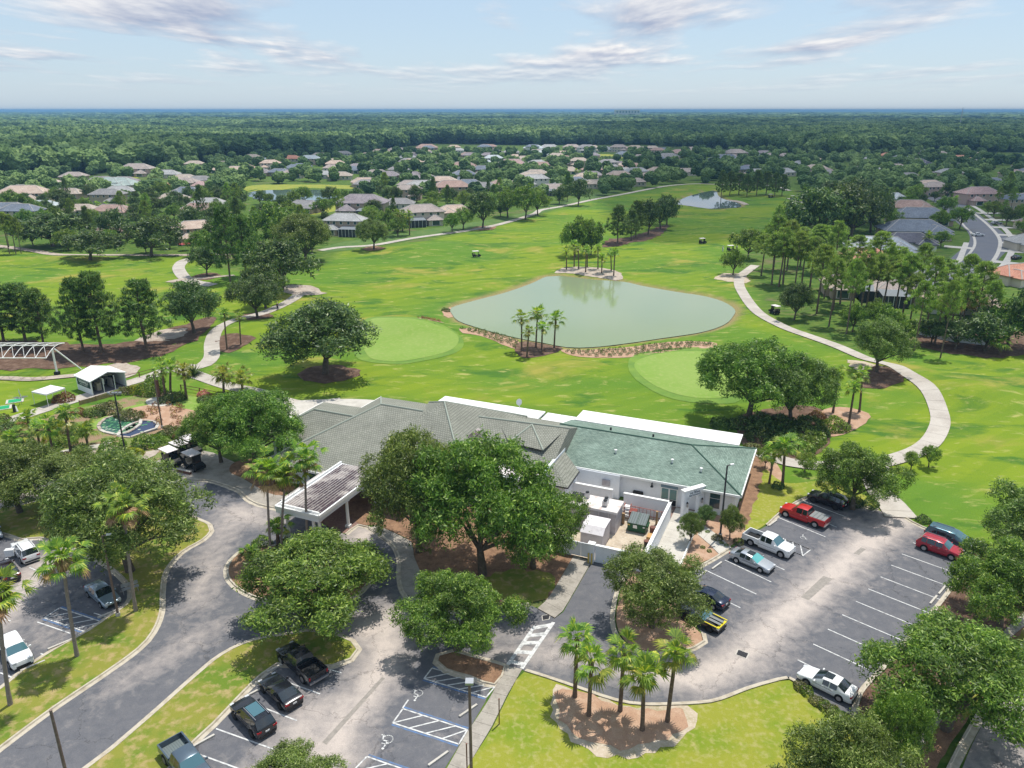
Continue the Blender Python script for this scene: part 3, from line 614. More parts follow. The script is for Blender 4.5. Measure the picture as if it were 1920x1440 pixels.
bed('shrub_bed', [(1392,830),(1380,790),(1420,770),(1500,760),(1545,770),(1560,815),(1540,850),(1480,870),(1420,850)], M['mulch_dark'], 0.05, 0.3)
bed('sand_patch', [(1340,523),(1360,513),(1395,515),(1405,530),(1385,530)], M['sand'], 0.06, 0.5)
bed('sand_patch', [(1590,678),(1620,682),(1650,700),(1610,706),(1590,695)], M['sand'], 0.05, 0.7)
bed('pine_straw', [(1690,625),(1750,615),(1850,620),(1960,630),(1960,660),(1850,672),(1750,655),(1700,648)], M['mulch_dark'], 0.05, 0.9, 1.5)
bed('fringe_grass', [(600,470),(640,455),(800,430),(900,415),(1000,395),(1080,370),(1200,345),(1190,352),(1080,382),(1005,402),(900,428),(800,444),(650,470)], M['lawn_home'], 0.05, 0.5, 3)
# cart paths
PATHS = [
 ([(-60,812),(0,795),(60,775),(140,750),(210,728),(285,705),(330,688),(372,690),(396,672),(398,645),(410,625),(440,610),(490,590),(530,572),(560,556)], 2.7, 'path'),
 ([(560,556),(575,548),(590,545)], lambda t: 3 + 9 * math.sin(t * 3.1), 'path_shell'),
 ([(330,690),(370,705),(430,725),(480,735),(560,758),(640,752)], 2.6, 'path'),
 ([(385,480),(350,488),(335,502),(345,520),(365,530),(400,536)], 3.2, 'path'), ([(318,530),(340,525),(400,522),(440,518)], 2.6, 'path_shell'),
 ([(-60,455),(0,462),(60,470),(110,478),(200,479),(300,479),(385,478),(440,477)], 3.0, 'path_shell'),
 ([(600,470),(640,464),(700,460),(780,446),(880,432),(940,420),(1000,402),(1015,394),(1060,386),(1110,375),(1170,364),(1210,356),(1250,349),(1300,345),(1345,346)], 2.8, 'path'),
 ([(1345,346),(1400,346),(1450,349),(1480,358)], 2.8, 'path'), ([(1480,372),(1500,380),(1520,388)], 3, 'path'),
 ([(1416,498),(1402,508),(1388,520),(1386,535),(1396,555),(1412,577),(1432,594),(1475,616),(1520,632),(1570,650),(1620,672),(1670,692),(1715,720),(1748,750),(1763,785),(1755,815),(1735,838),(1700,855),(1640,870),(1560,875),(1480,868),(1425,850)], 2.5, 'path'),
 ([(1640,868),(1655,890),(1640,905),(1650,925),(1670,945),(1690,972)], lambda t: 2.2 + 1.2 * t, 'path'),
 ([(-60,717),(0,710),(60,712),(130,706),(200,700)], 1.8, 'path_shell'),
 ([(1360,374),(1385,378),(1400,384)], 2.5, 'path_shell'),
]
for i, (p, wd, mm) in enumerate(PATHS):
    ribbon('cart_path', p, wd, M[mm], 0.075 + 0.006 * i)
# back terrace
bed('portico_paving', [(512,955),(560,930),(620,905),(700,892),(730,930),(725,965),(690,985),(672,984),(650,1001),(620,990),(590,976),(560,964)], M['brick'], 0.034, 0.0, 1, False)
sheet('back_terrace', smooth([tuple(G(*p)) for p in [(560,752),(600,750),(660,749),(720,753),(790,766),(900,790),(700,830),(560,850),(520,800),(540,765)]], True, 2), M['concrete'], 0.10)
sheet('cart_apron', gp([(280,893),(292,868),(318,848),(350,840),(400,850),(440,868),(455,898),(480,913),(500,925),(530,931),(560,940),(520,955),(485,948),(465,938),(450,923),(420,911),(392,903),(355,901)]), M['concrete_old'], 0.10)

# water
def water_mat(name, col, rough, bumps, spec=0.5, tint=None):
    m = bpy.data.materials.new(name); m.use_nodes = True; t = m.node_tree; b = t.nodes['Principled BSDF']
    b.inputs['Base Color'].default_value = (*col, 1); b.inputs['Roughness'].default_value = rough; b.inputs['Specular IOR Level'].default_value = spec
    g = t.nodes.new('ShaderNodeNewGeometry'); n = t.nodes.new('ShaderNodeTexNoise'); n.inputs['Scale'].default_value = 1.5; n.inputs['Detail'].default_value = 3
    t.links.new(g.outputs['Position'], n.inputs['Vector']); bp = t.nodes.new('ShaderNodeBump'); bp.inputs['Strength'].default_value = bumps; bp.inputs['Distance'].default_value = 0.03
    t.links.new(n.outputs['Fac'], bp.inputs['Height']); t.links.new(bp.outputs[0], b.inputs['Normal'])
    n2 = t.nodes.new('ShaderNodeTexNoise'); n2.inputs['Scale'].default_value = 0.03; n2.inputs['Detail'].default_value = 4; t.links.new(g.outputs['Position'], n2.inputs['Vector'])
    mxn = t.nodes.new('ShaderNodeMixRGB'); mxn.inputs[1].default_value = (*col, 1); mxn.inputs[2].default_value = (*(tint or tuple(c * 1.15 for c in col)), 1); t.links.new(n2.outputs['Fac'], mxn.inputs[0]); t.links.new(mxn.outputs[0], b.inputs['Base Color'])
    return m
M['pond'] = water_mat('milky_green_water', (0.20, 0.262, 0.145), 0.06, 0.35, 0.5, (0.25, 0.30, 0.18))
M['lake'] = water_mat('lake_water', (0.09, 0.13, 0.13), 0.04, 0.06)
for pd, mm, zz in ((POND, 'pond', -0.30), (POND2, 'lake', -0.30), (POND3, 'lake', -0.30), (POND4, 'lake', -0.30)):
    sheet('pond_water', offset_line(pd, 0.0, True), M[mm], 0.0).location.z = 0
    bpy.data.objects[-1] if False else None
for o in [o for o in bpy.data.objects if o.name.startswith('pond_water')]:
    for v in o.data.vertices: v.co.z = -0.30

# ------------------------------------------------------------------ pavements in slabs
def slab_strip(name, left, right, n, m, z0=0.02, z1=0.10, joint=0.02, world=False):
    L = left if world else gp(left); Rr = right if world else gp(right)
    def res(P, k):
        P = [Vector(p[:2]) for p in P]; d = [0]
        for a, b in zip(P, P[1:]): d.append(d[-1] + (b - a).length)
        o = []
        for i in range(k + 1):
            s = d[-1] * i / k; j = 0
            while j < len(d) - 2 and d[j + 1] < s: j += 1
            o.append(P[j].lerp(P[j + 1], (s - d[j]) / max(d[j + 1] - d[j], 1e-6)))
        return o
    A, B = res(L, n), res(Rr, n); root = link(name, MB().prism([tuple(p) for p in A] + [tuple(p) for p in B[::-1]], z0 - 0.01, z1 - 0.025).mesh(name, M['mulch_dark'])); root['kind'] = 'structure'
    for i in range(n):
        q = [A[i], A[i + 1], B[i + 1], B[i]]; c = sum(q, Vector((0, 0))) / 4
        t = (A[i + 1] - A[i]).normalized() * joint * 0.5
        q = [A[i] + t, A[i + 1] - t, B[i + 1] - t, B[i] + t]
        MB().prism([tuple(p) for p in q], z1 - 0.06, z1 + rnd.uniform(-0.004, 0.004)).build('paving_slab', m, root)
    return root
slab_strip('pavement', [(948,1250),(930,1288),(921,1306),(900,1340),(878,1371),(845,1430),(760,1580)], [(979,1256),(952,1303),(922,1364),(884,1427),(790,1600)], 16, M['concrete_old'])
slab_strip('pavement', [(1076,1043),(1044,1098),(1027,1125),(1008,1142)], [(1109,1054),(1074,1115),(1056,1146),(1040,1160)], 8, M['concrete_old'])
slab_strip('pavement', [(706,986),(738,1000),(772,1017),(777,1047),(790,1077),(800,1112),(818,1135)], [(690,992),(706,1003),(736,1024),(747,1050),(749,1080),(757,1110),(778,1130)], 16, M['concrete_old'])
slab_strip('entrance_path', [(1318,985),(1340,1000),(1371,1028)], [(1308,1003),(1330,1022),(1349,1041)], 4, M['concrete'])
slab_strip('pavement', [(1745,1335),(1763,1300),(1800,1262),(1870,1195),(1930,1140)][::-1] + [(1715,1380),(1660,1470)], [(1950,1150),(1885,1205),(1815,1280),(1788,1310),(1770,1345),(1728,1405),(1690,1490)], 16, M['concrete_old'], joint=0.03)
ramp_l = [WL(6.68, 0.3), WL(6.68, -14.5)]; ramp_r = [WL(4.0, 0.2), WL(3.9, -14.5)]
slab_strip('ramp', ramp_l, ramp_r, 9, M['concrete'], 0.05, 0.14, world=True)

# ------------------------------------------------------------------ painted lines
def strip(a, b, wd=0.11, m='white_paint', z=0.032, name='painted_line'):
    a = Vector(a[:2]); b = Vector(b[:2]); t = (b - a).normalized(); n = Vector((-t.y, t.x)) * wd / 2
    return link(name, mesh(name, [(a - n).to_3d() + Vector((0, 0, z)), (b - n).to_3d() + Vector((0, 0, z)), (b + n).to_3d() + Vector((0, 0, z)), (a + n).to_3d() + Vector((0, 0, z))], [(0, 1, 2, 3)], M[m]), lot)
SD = (G(1762, 1124.5) - G(1651, 1082)).normalized()
for p in [(1712,1018),(1691,1039),(1671,1060),(1651,1082),(1628,1104.5),(1605,1128),(1579,1153),(1552,1180),(1524.7,1208),(1495.6,1237.8)]:
    a = G(*p); strip(a, a + SD * 5.3)
for p, q in [((1446,1091.6),(1359,1050.4)),((1418.2,1114.5),(1322.4,1069.2)),((1388,1140),(1300,1098)),((1358,1168),(1290,1137)),((1471,1069),(1385,1030)),((1520,1031),(1447,1001)),((1505,1042.5),(1430,1011)),((1547.5,1007),(1460,971)),((1569,989),(1482,953)),((1587,970),(1505,939)),((556.7,1351.7),(480,1322)),((512,1405),(405,1366.7)),((600,1301.7),(518,1272)),((470,1450),(360,1410)),((640,1262),(560,1240)),
             ((70,1166.7),(131.7,1188)),((0,1261.7),(25,1271.7)),((55,1064),(71.7,1071.7)),((10,1096),(23,1102)),((176,1150),(203,1158)),((76,1226),(95,1232)),((765.6,1312.7),(755,1328)),((-20,1275),(-5,1283)),((-30,1150),(20,1165))]:
    strip(G(*p), G(*q))
def hatch(q, n, blue=True):
    q = [G(*p) for p in q]      # a b (long side far), c d (long side near): a-b-c-d
    for i in range(4): strip(q[i], q[(i + 1) % 4], 0.11)
    for i in range(n):
        t = (i + 0.65) / n; strip(q[0].lerp(q[1], min(t + 0.16 / 1, 1) if t + .16 < 1 else 1), q[3].lerp(q[2], max(t - 0.16, 0)), 0.11, z=0.036)
    if blue:
        for a, b in ((0, 1), (3, 2)):
            c = (q[0] + q[1] + q[2] + q[3]) / 4; m_ = (q[a] + q[b]) / 2; o = (m_ - c).normalized() * 0.17; strip(q[a] + o, q[b] + o, 0.14, 'blue_paint', 0.028)
hatch([(755.4,1329.3),(876.5,1369),(860.4,1395.8),(736.5,1355.9)], 4)
hatch([(810,1253),(928,1288),(911.5,1308),(795,1273)], 5)
hatch([(688,1419),(812,1462),(790,1492),(660,1448)], 4)
hatch([(112,1140),(191,1166.5),(163,1186),(83,1159)], 4)
hatch([(1520,1031),(1462,1007),(1446,1018),(1505,1042.5)], 4, False)
# zebra crossing
xl = [G(1003, 1174), G(952, 1247)]; xr = [G(1038, 1167), G(978, 1254)]
strip(xl[0], xl[1], 0.3); strip(xr[0], xr[1], 0.3)
for t in (0.06, 0.27, 0.46, 0.68, 0.92): strip(xl[0].lerp(xl[1], t), xr[0].lerp(xr[1], t), 0.42, z=0.036)
# accessible-bay emblem painted flat on the bay: head, back and seat, arm, wheel arc
def emblem(c, rz, s=1.0, m='white_paint'):
    mb = MB(); z = 0.034
    def seg(a, b, wd):
        a = Vector(a); b = Vector(b); t = (b - a).normalized(); n = Vector((-t.y, t.x)) * wd / 2; e = t * wd * 0.3
        mb.quad(*[((p.x) * s, (p.y) * s, z) for p in (a - n - e, b - n + e, b + n + e, a + n - e)])
    seg((-0.1, 0.55), (-0.1, 0.05), 0.1); seg((-0.1, 0.05), (0.28, 0.05), 0.1); seg((0.28, 0.05), (0.42, -0.38), 0.1); seg((-0.1, 0.32), (0.2, 0.32), 0.08); seg((0.42, -0.38), (0.56, -0.34), 0.08)
    mb.quad(*[((-0.1 + 0.1 * math.cos(k)) * s, (0.72 + 0.1 * math.sin(k)) * s, z) for k in [i * math.pi / 4 for i in range(8)]])
    pts = [(-0.02 + 0.36 * math.cos(a), -0.12 + 0.36 * math.sin(a)) for a in [R(115 + i * 22) for i in range(11)]]
    for a, b in zip(pts, pts[1:]): seg(a, b, 0.075)
    return mb.build('wheelchair_emblem', M[m], lot, (c[0], c[1], 0), rz)
emblem(G(725, 1389), R(160), 1.0); emblem(G(783, 1302), R(160), 0.9); emblem(G(1506, 1008), R(-25), 0.7)
# drain grates and asphalt patches
M['patch'] = mat('old_asphalt_patch', (0.30, 0.27, 0.24), 0.9, (3, (0.22, 0.20, 0.18), 0.4, 0.7))
def flat(name, pts, m, z, parent=lot, world=False):
    P = pts if world else [G(*p) for p in pts]
    A = sum(P[i][0] * P[(i + 1) % len(P)][1] - P[(i + 1) % len(P)][0] * P[i][1] for i in range(len(P)))
    if A < 0: P = P[::-1]
    return link(name, mesh(name, [(p[0], p[1], z) for p in P], [tuple(range(len(P)))], m), parent)
flat('asphalt_patch', [(1543.7,1080),(1561,1086),(1516,1126),(1501,1120)], M['patch'], 0.026)
flat('asphalt_patch', [(1614,1027),(1624,1030),(1610,1041),(1600,1038)], M['patch'], 0.026)
flat('asphalt_seam', [(716,1270),(722,1272),(612,1397),(604,1392)], M['patch'], 0.026)
def grate(pts, label):
    P = [G(*p) for p in pts]; c = sum(P, Vector((0, 0))) / 4
    t = empty('drain_grate', (c.x, c.y, 0.02), 0, label, 'drain grate', 'iron drain grates in the asphalt')
    loc = [p - c for p in P]
    MB().prism([tuple(p * 1.25) for p in loc], 0.0, 0.012).build('surround', M['concrete'], t); MB().prism([tuple(p) for p in loc], 0.012, 0.018).build('well', M['steel_dark'], t)
    for i in range(7):
        k = (i + 0.5) / 7; a = loc[0].lerp(loc[1], k); b = loc[3].lerp(loc[2], k); MB().tube((a.x, a.y, 0.035), (b.x, b.y, 0.035), 0.02, n=4).build('bar', M['steel_dark'], t)
grate([(1384.7,1219),(1402.8,1226),(1398.6,1234.4),(1380.6,1227.5)], 'dark iron drain grate in the aisle of the right parking lot')
grate([(1017,1155),(1031,1153),(1029,1161),(1018,1163)], 'dark iron drain grate at the top of the zebra crossing')
# ------------------------------------------------------------------ clubhouse
M['wall_white'] = mat('white_stucco', (0.78, 0.80, 0.83), 0.85, (2, (0.70, 0.72, 0.75), 0.5, 0.8), None, (30, 0.15, 0.01))
M['trim'] = mat('white_trim', (0.78, 0.78, 0.76), 0.6)
M['roof_green'] = roofmat('green_shingles', (0.15, 0.21, 0.175), (0.245, 0.32, 0.27), 0.17, 0.9, .34, .75, .75)
M['roof_tan'] = roofmat('tan_grey_tiles', (0.235, 0.24, 0.20), (0.275, 0.275, 0.235), 0.32, 0.85, .30, .5, .62)
M['roof_flat'] = mat('white_roof_membrane', (0.80, 0.79, 0.78), 0.5, (0.5, (0.66, 0.64, 0.62), 0.5, 0.8))
M['roof_flat_old'] = mat('weathered_membrane', (0.70, 0.65, 0.62), 0.7, (1.4, (0.50, 0.38, 0.34), 0.48, 0.7), (5, (0.75, 0.72, 0.7), 0.5, 0.8))
M['glass'] = mat('window_glass', (0.035, 0.07, 0.08), 0.08, spec=0.8)
M['glass_teal'] = mat('teal_door_glass', (0.05, 0.16, 0.16), 0.1, spec=0.8)
M['black'] = mat('black_metal', (0.015, 0.015, 0.017), 0.45)
M['seam'] = mat('stained_metal_roof', (0.36, 0.325, 0.31), 0.75, (0.30, (0.06, 0.04, 0.05), 0.42, 0.50, 10), (3.0, (0.58, 0.53, 0.50), 0.55, 0.8, 8))
M['seam_rib'] = mat('pale_roof_rib', (0.46, 0.43, 0.41), 0.7, (1.2, (0.28, 0.2, 0.2), 0.5, 0.75, 6))
M['shed'] = mat('grey_painted_panel', (0.44, 0.41, 0.42), 0.8, (1.5, (0.34, 0.30, 0.31), 0.45, 0.75))
M['shed_roof'] = mat('pale_shed_roof', (0.68, 0.64, 0.65), 0.6, (3, (0.52, 0.48, 0.5), 0.5, 0.8))
M['dump'] = mat('dark_green_steel', (0.015, 0.085, 0.035), 0.5, (3, (0.03, 0.06, 0.03), 0.5, 0.7))
M['dump_lid'] = mat('grey_green_plastic_lid', (0.13, 0.16, 0.16), 0.6)
M['wood'] = mat('weathered_wood', (0.33, 0.22, 0.12), 0.85, (4, (0.22, 0.14, 0.08), 0.45, 0.7))
M['steel'] = mat('galvanised_steel', (0.45, 0.46, 0.48), 0.4, metallic=0.7)
M['wall_cream'] = mat('cream_wall', (0.55, 0.50, 0.42), 0.85)  # cream base strip under the ramp rail

def buildw(mb, name, mats, root):
    L = root.location
    mb.v = [(v[0] - L.x, v[1] - L.y, v[2] - L.z) for v in mb.v]
    return link(name, mb.mesh(name, mats), root)
def hip(mb, FL, FR, BR, BL, RL, RR, W=WL):
    p = [W(*q) for q in (FL, FR, BR, BL, RL, RR)]
    mb.add(p, [(0, 1, 5, 4), (1, 2, 5), (2, 3, 4, 5), (3, 0, 4)])
    s = [Vector(q) - Vector((0, 0, 0.06)) for q in p[:4]]; mb.add(s, [(3, 2, 1, 0)])
    return mb
def gutter(root, pts, W=WL, h=0.24, t=0.12, name='gutter', m=None):
    for a, b in zip(pts, pts[1:]):
        A = W(*a); B = W(*b); d = (B - A); L = d.length; ang = math.atan2(d.y, d.x); mid = (A + B) / 2
        q = MB()
        n = Vector((-math.sin(ang), math.cos(ang), 0)) * t / 2; z = Vector((0, 0, h)); up = Vector((0, 0, 0.02))
        v = [A - n - z + up, B - n - z + up, B + n - z + up, A + n - z + up, A - n + up, B - n + up, B + n + up, A + n + up]
        q.add(v, [(0, 3, 2, 1), (4, 5, 6, 7), (0, 1, 5, 4), (1, 2, 6, 5), (2, 3, 7, 6), (3, 0, 4, 7)]); buildw(q, name, m or M['trim'], root)
club = empty('clubhouse', WL(24, -1, 0), 0, 'long white clubhouse with joined green and grey hip roofs behind the oaks', 'building')
def wallpart(poly, z1, z0=0.0, name='wall', m=None, root=club):
    q = MB().prism([tuple(WL(a, b)[:2]) for a, b in poly], z0, z1); return buildw(q, name, m or M['wall_white'], root)
wallpart([(0.6, 0.6), (13.0, 0.6), (13.0, -0.25), (18.6, -0.25), (18.6, 12.5), (0.6, 12.5)], 2.9)
wallpart([(18.6, -5.2), (20.0, -5.2), (20.0, 12), (18.6, 12)], 2.9)
wallpart([(20.0, -6.0), (27.5, -6.0), (27.5, 9), (20.0, 9)], 3.2)
wallpart([(27.5, -8), (50.5, -11.5), (50.8, 8.5), (27.5, 9)], 3.0)
wallpart([(50.8, -6.0), (56, -6.0), (56, 5), (50.8, 5)], 2.9)
# roofs
q = hip(MB(), (23.2, -0.1, 3.0), (0, 0, 3.0), (0, 13.1, 3.0), (23.2, 13.1, 3.0), (22.5, 6.55, 5.0), (6.55, 6.55, 5.0)); buildw(q, 'roof', M['roof_green'], club)['label'] = 'green shingle hip roof'
q = hip(MB(), (51.6, -12.6, 3.0), (32.5, -13.2, 3.0), (32.5, 11, 3.0), (50.6, 10.5, 3.0), (43.2, -0.75, 7.0), (35.5, -0.77, 7.0)); buildw(q, 'roof', M['roof_tan'], club)['label'] = 'wide grey tile hip roof'
q = hip(MB(), (42.0, -7.5, 3.9), (28.2, -8.5, 4.0), (28.0, 9.5, 4.0), (42.0, 9.0, 4.0), (35.3, 0.9, 7.95), (34.9, 0.9, 7.95)); buildw(q, 'roof', M['roof_tan'], club)['label'] = 'steep grey tile hip roof with the highest peak'
q = MB(); hip(q, (32, -4.0, 4.0), (20, -3.0, 3.9), (20.1, 10.5, 3.5), (32.0, 10.5, 3.5), (31.5, 2.5, 6.0), (20.2, 3.4, 6.0))
p = [WL(*v) for v in ((26.0, -1.0, 5.0), (21.6, -1.5, 5.0), (24.6, 2.6, 6.05), (29.0, 2.6, 5.9), (20.6, 3.3, 5.9))]; q.add(p, [(0, 1, 2), (1, 4, 2), (3, 0, 2)])
buildw(q, 'roof', M['roof_tan'], club)['label'] = 'low grey tile roof joining the two wings'
q = hip(MB(), (56.8, -6.6, 3.0), (46, -6.8, 3.0), (46, 6.2, 3.0), (56.8, 5.6, 3.0), (52.6, -1.7, 5.2), (46, -1.7, 5.2)); buildw(q, 'roof', M['roof_tan'], club)['label'] = 'grey tile hip roof of the left wing'
gutter(club, [(23.2, -0.1, 3.0), (0, 0, 3.0), (0, 13.1, 3.0)])
gutter(club, [(50.6, 10.5, 3.0), (51.6, -12.6, 3.0), (43, -12.9, 3.0)]); gutter(club, [(36, -13.1, 3.0), (32.5, -13.2, 3.0)]); gutter(club, [(56.8, 5.6, 3.0), (56.8, -6.6, 3.0), (51.7, -6.7, 3.0)])
# ridge and hip caps
def cap(A, B, m, W=WL, r=0.09, name='ridge_cap'):
    q = MB().tube(W(*A), W(*B), r, n=6); return buildw(q, name, m, club)
gm = mat('dark_green_ridge', (0.06, 0.12, 0.09), 0.9); tm = mat('grey_ridge_tile', (0.30, 0.33, 0.28), 0.9)
for A, B in (((22.5, 6.55, 5.02), (6.55, 6.55, 5.02)), ((6.55, 6.55, 5.02), (0, 0, 3.03)), ((6.55, 6.55, 5.02), (0, 13.1, 3.03))): cap(A, B, gm)
for A, B in (((43.2, -0.75, 7.02), (37.3, -0.76, 7.02)), ((43.2, -0.75, 7.02), (51.6, -12.6, 3.03)), ((43.2, -0.75, 7.02), (50.6, 10.5, 3.03)), ((35.3, 0.9, 7.97), (28.2, -8.5, 4.03)), ((35.3, .9, 7.97), (28.0, 9.5, 4.03)), ((35.3, .9, 7.97), (42.0, 9.0, 4.03)), ((24.6, 2.6, 6.07), (26.0, -1.0, 5.03)), ((24.6, 2.6, 6.07), (21.6, -1.5, 5.03)), ((31.5, 2.5, 6.02), (20.2, 3.4, 6.02)), ((52.6, -1.7, 5.22), (46.4, -1.7, 5.22)), ((52.6, -1.7, 5.22), (56.8, -6.6, 3.03))): cap(A, B, tm, r=0.11)
# flat white canopies on the course side
for poly, z in (([(2.05, 13.3), (22.9, 13.3), (22.9, 16.9), (2.05, 16.9)], 3.0), ([(22.95, 10.4), (27.0, 10.4), (27.0, 14.3), (22.95, 14.3)], 2.95), ([(27.3, 10.6), (42.4, 10.6), (42.4, 14.3), (27.3, 14.3)], 3.05)):
    buildw(MB().prism([tuple(WL(*p)[:2]) for p in poly], z - 0.22, z), 'flat_canopy', M['roof_flat'], club)
    for k in range(6):
        a = poly[0][0] + (poly[1][0] - poly[0][0]) * (k + 0.1) / 5.2; p = WL(a, poly[2][1] - 0.3)
        if a < poly[1][0]: buildw(MB().box((p.x, p.y, (z - 0.2) / 2), (0.25, 0.25, z - 0.2), _al), 'canopy_post', M['trim'], club)
# flat roofed kitchen block with parapet
buildw(MB().prism([tuple(WL(*p)[:2]) for p in [(20.2, -5.8), (27.4, -5.8), (27.4, -0.9), (20.2, 1.0)]], 3.2, 3.35), 'flat_roof', M['roof_flat_old'], club)
buildw(MB().prism([tuple(WL(*p)[:2]) for p in [(19.9, -6.1), (20.2, -6.1), (20.35, 1.6), (20.05, 1.6)]], 3.0, 4.3), 'parapet', M['wall_white'], club)
buildw(MB().prism([tuple(WL(*p)[:2]) for p in [(20.2, 0.8), (21.6, 2.2), (24.6, 1.2), (24.6, 0.9), (21.7, 1.8), (20.4, 0.5)]], 3.2, 4.6), 'parapet', M['wall_white'], club)
q = MB(); A = [WL(*p) for p in ((19.9, 1.0, 4.1), (17.45, -1.0, 2.95), (17.3, -5.3, 2.95), (19.85, -5.3, 2.95), (19.88, -2.8, 4.15))]; q.add(A, [(1, 0, 4, 2)[::-1], (2, 4, 3)[::-1]]); buildw(q, 'roof', M['roof_tan'], club)['label'] = 'small grey tile lean-to roof'
gutter(club, [(17.45, -1.0, 2.95), (17.3, -5.3, 2.95)], m=M['black'], h=0.12); gutter(club, [(17.3, -5.3, 2.95), (19.9, -5.3, 2.95)], m=M['black'], h=0.12)
wallpart([(17.7, -1.0), (17.7, -5.0), (18.7, -5.0), (18.7, -1.0)], 2.8)
for (a, b, s) in ((25.0, -2.0, 1.0), (23.0, -3.6, 1.2), (21.4, -1.2, 0.7), (21.6, -4.6, .8)):
    p = WL(a, b); buildw(MB().box((p.x, p.y, 3.75), (s, s * 0.8, 0.8), _al), 'roof_fan', M['steel'], club)
for a, b in ((14.5, 3.2), (8.0, 3.2), (4.7, 2.6)):
    p = WL(a, b); z = 3.0 + b * 2.0 / 6.55
    buildw(MB().tube((p.x, p.y, z - 0.1), (p.x, p.y, z + 0.32), 0.09, n=8).tube((p.x, p.y, z + 0.32), (p.x, p.y, z + 0.42), 0.17, n=8), 'roof_vent', M['trim'], club)
for a, b in ((16.6, 8.3), (11.4, 8.3)):
    p = WL(a, b); z = 3.0 + (13.1 - b) * 2.0 / 6.55; buildw(MB().tube((p.x, p.y, z - 0.1), (p.x, p.y, z + 0.35), 0.12, n=8), 'roof_vent', M['black'], club)
# wooden louvre panels on the grey roof
for k in range(5):
    for j in range(3):
        a0 = 30.6 - k * 0.62; b0 = -0.4 - j * 1.0
        sl = lambda a, b: 4.0 + (28.2 + 0 - 28.2) + 0.0
        zf = lambda a, b: min(7.9, 3.95 + (b + 8.5) * 3.95 / 9.4, 4.0 + (a - 28.1) * 3.95 / 6.9) + 0.1
        P = [WL(a0, b0, zf(a0, b0)), WL(a0 - .55, b0, zf(a0 - .55, b0)), WL(a0 - .55, b0 + .85, zf(a0 - .55, b0 + .85)), WL(a0, b0 + .85, zf(a0, b0 + .85))]
        buildw(MB().add(P + [v - Vector((0, 0, .1)) for v in P], [(0, 1, 2, 3), (4, 5, 1, 0), (5, 6, 2, 1), (6, 7, 3, 2), (7, 4, 0, 3)]), 'louvre_panel', M['seam'], club)
# openings on the facade (a, width, z0, z1)
def facing(a, b, w_, z0, z1, m, name, depth=0.05, parent=club, off=0.0):
    c = WL(a, b); return buildw(MB().box((c.x - VV.x * off, c.y - VV.y * off, (z0 + z1) / 2), (w_, depth, z1 - z0), _al), name, m, parent)
M['frame_blue'] = mat('grey_blue_header', (0.16, 0.24, 0.30), 0.6)
facing(7.6, 0.57, 1.95, 0.0, 2.75, M['trim'], 'door_frame', 0.10)
facing(7.6, 0.50, 1.85, 2.15, 2.68, M['frame_blue'], 'transom')
for a in (8.05, 7.15): facing(a, 0.50, 0.72, 0.85, 2.02, M['glass_teal'], 'door'); facing(a, 0.50, 0.72, 0.12, 0.78, M['black'], 'door_panel')
facing(2.7, 0.57, 1.30, 0.65, 2.70, M['trim'], 'window_frame', 0.10)
facing(2.7, 0.50, 1.06, 1.95, 2.55, M['glass'], 'window'); facing(2.7, 0.50, 1.06, 0.78, 1.88, M['glass'], 'window')
for a in (9.5, 5.9):
    p = WL(a, 0.35); q = MB().tube((p.x, p.y, 2.35), (p.x, p.y, 2.5), 0.08, 0.05).tube((p.x, p.y, 2.0), (p.x, p.y, 2.3), 0.18, 0.06); q.box((p.x, p.y, 2.42), (0.06, 0.4, 0.05), _al); buildw(q, 'wall_lamp', M['black'], club)
for a in (0.9,): p = WL(a, 0.5); buildw(MB().tube((p.x, p.y, 0), (p.x, p.y, 2.8), 0.05, n=6), 'downpipe', M['trim'], club)
facing(55.0, -6.05, 1.0, 0.5, 2.6, M['glass'], 'window'); facing(53.4, -6.05, 1.2, 0.1, 2.6, M['glass'], 'window'); facing(54.25, -6.05, 0.25, 0.1, 2.6, M['trim'], 'window_frame'); facing(51.8, -6.05, 1.2, 0.1, 2.6, M['glass'], 'window')
for a in (46, 44.2, 33.5, 34.8): facing(a, -12.0 + (50.5 - a) * 0.12 + 0.3, 1.2, 0.2, 2.3, M['glass'], 'window')
facing(14.5, -0.30, 0.9, 1.5, 2.2, M['shed'], 'wall_box', 0.3); facing(11.0, 0.45, 1.1, 0.2, 1.1, M['black'], 'meter_box', 0.4)

# portico with standing-seam roof panels
port = club
pa0, pa1, pb0, pb1 = 36.9, 42.1, -22.2, -11.0
buildw(MB().prism([tuple(WL(*p)[:2]) for p in [(pa0, pb0), (pa1, pb0), (pa1, pb1), (pa0, pb1)]], 3.2, 3.72), 'portico_beam', M['wall_white'], club)
npan = 13
for k in range(npan):
    a0 = pa0 + 0.35 + (pa1 - pa0 - 0.7) * k / npan; a1 = pa0 + 0.35 + (pa1 - pa0 - 0.7) * (k + 1) / npan
    c = WL((a0 + a1) / 2, (pb0 + pb1) / 2 + 0.25, 3.79 + 0.10 * (1 - abs(k - 6) / 6.5)); buildw(MB().box(tuple(c), ((a1 - a0) - 0.03, pb1 - pb0 - 1.1, 0.06), _al), 'roof_panel', M['seam'], club)
    if k: c = WL(a0, (pb0 + pb1) / 2 + 0.25, 3.86 + 0.10 * (1 - abs(k - 6) / 6.5)); buildw(MB().box(tuple(c), (0.05, pb1 - pb0 - 1.1, 0.08), _al), 'roof_rib', M['seam_rib'], club)
for pts in ([(pa1, pb0, 3.95), (pa0, pb0, 3.95)], [(pa0, pb0, 3.95), (pa0, pb1, 3.95)], [(pa1, pb0, 3.95), (pa1, pb1, 3.95)], [(pa1 - .3, pb0 + .5, 3.98), (pa0 + .3, pb0 + .5, 3.98)]):
    gutter(club, pts, h=0.35, t=0.18, name='portico_cornice')
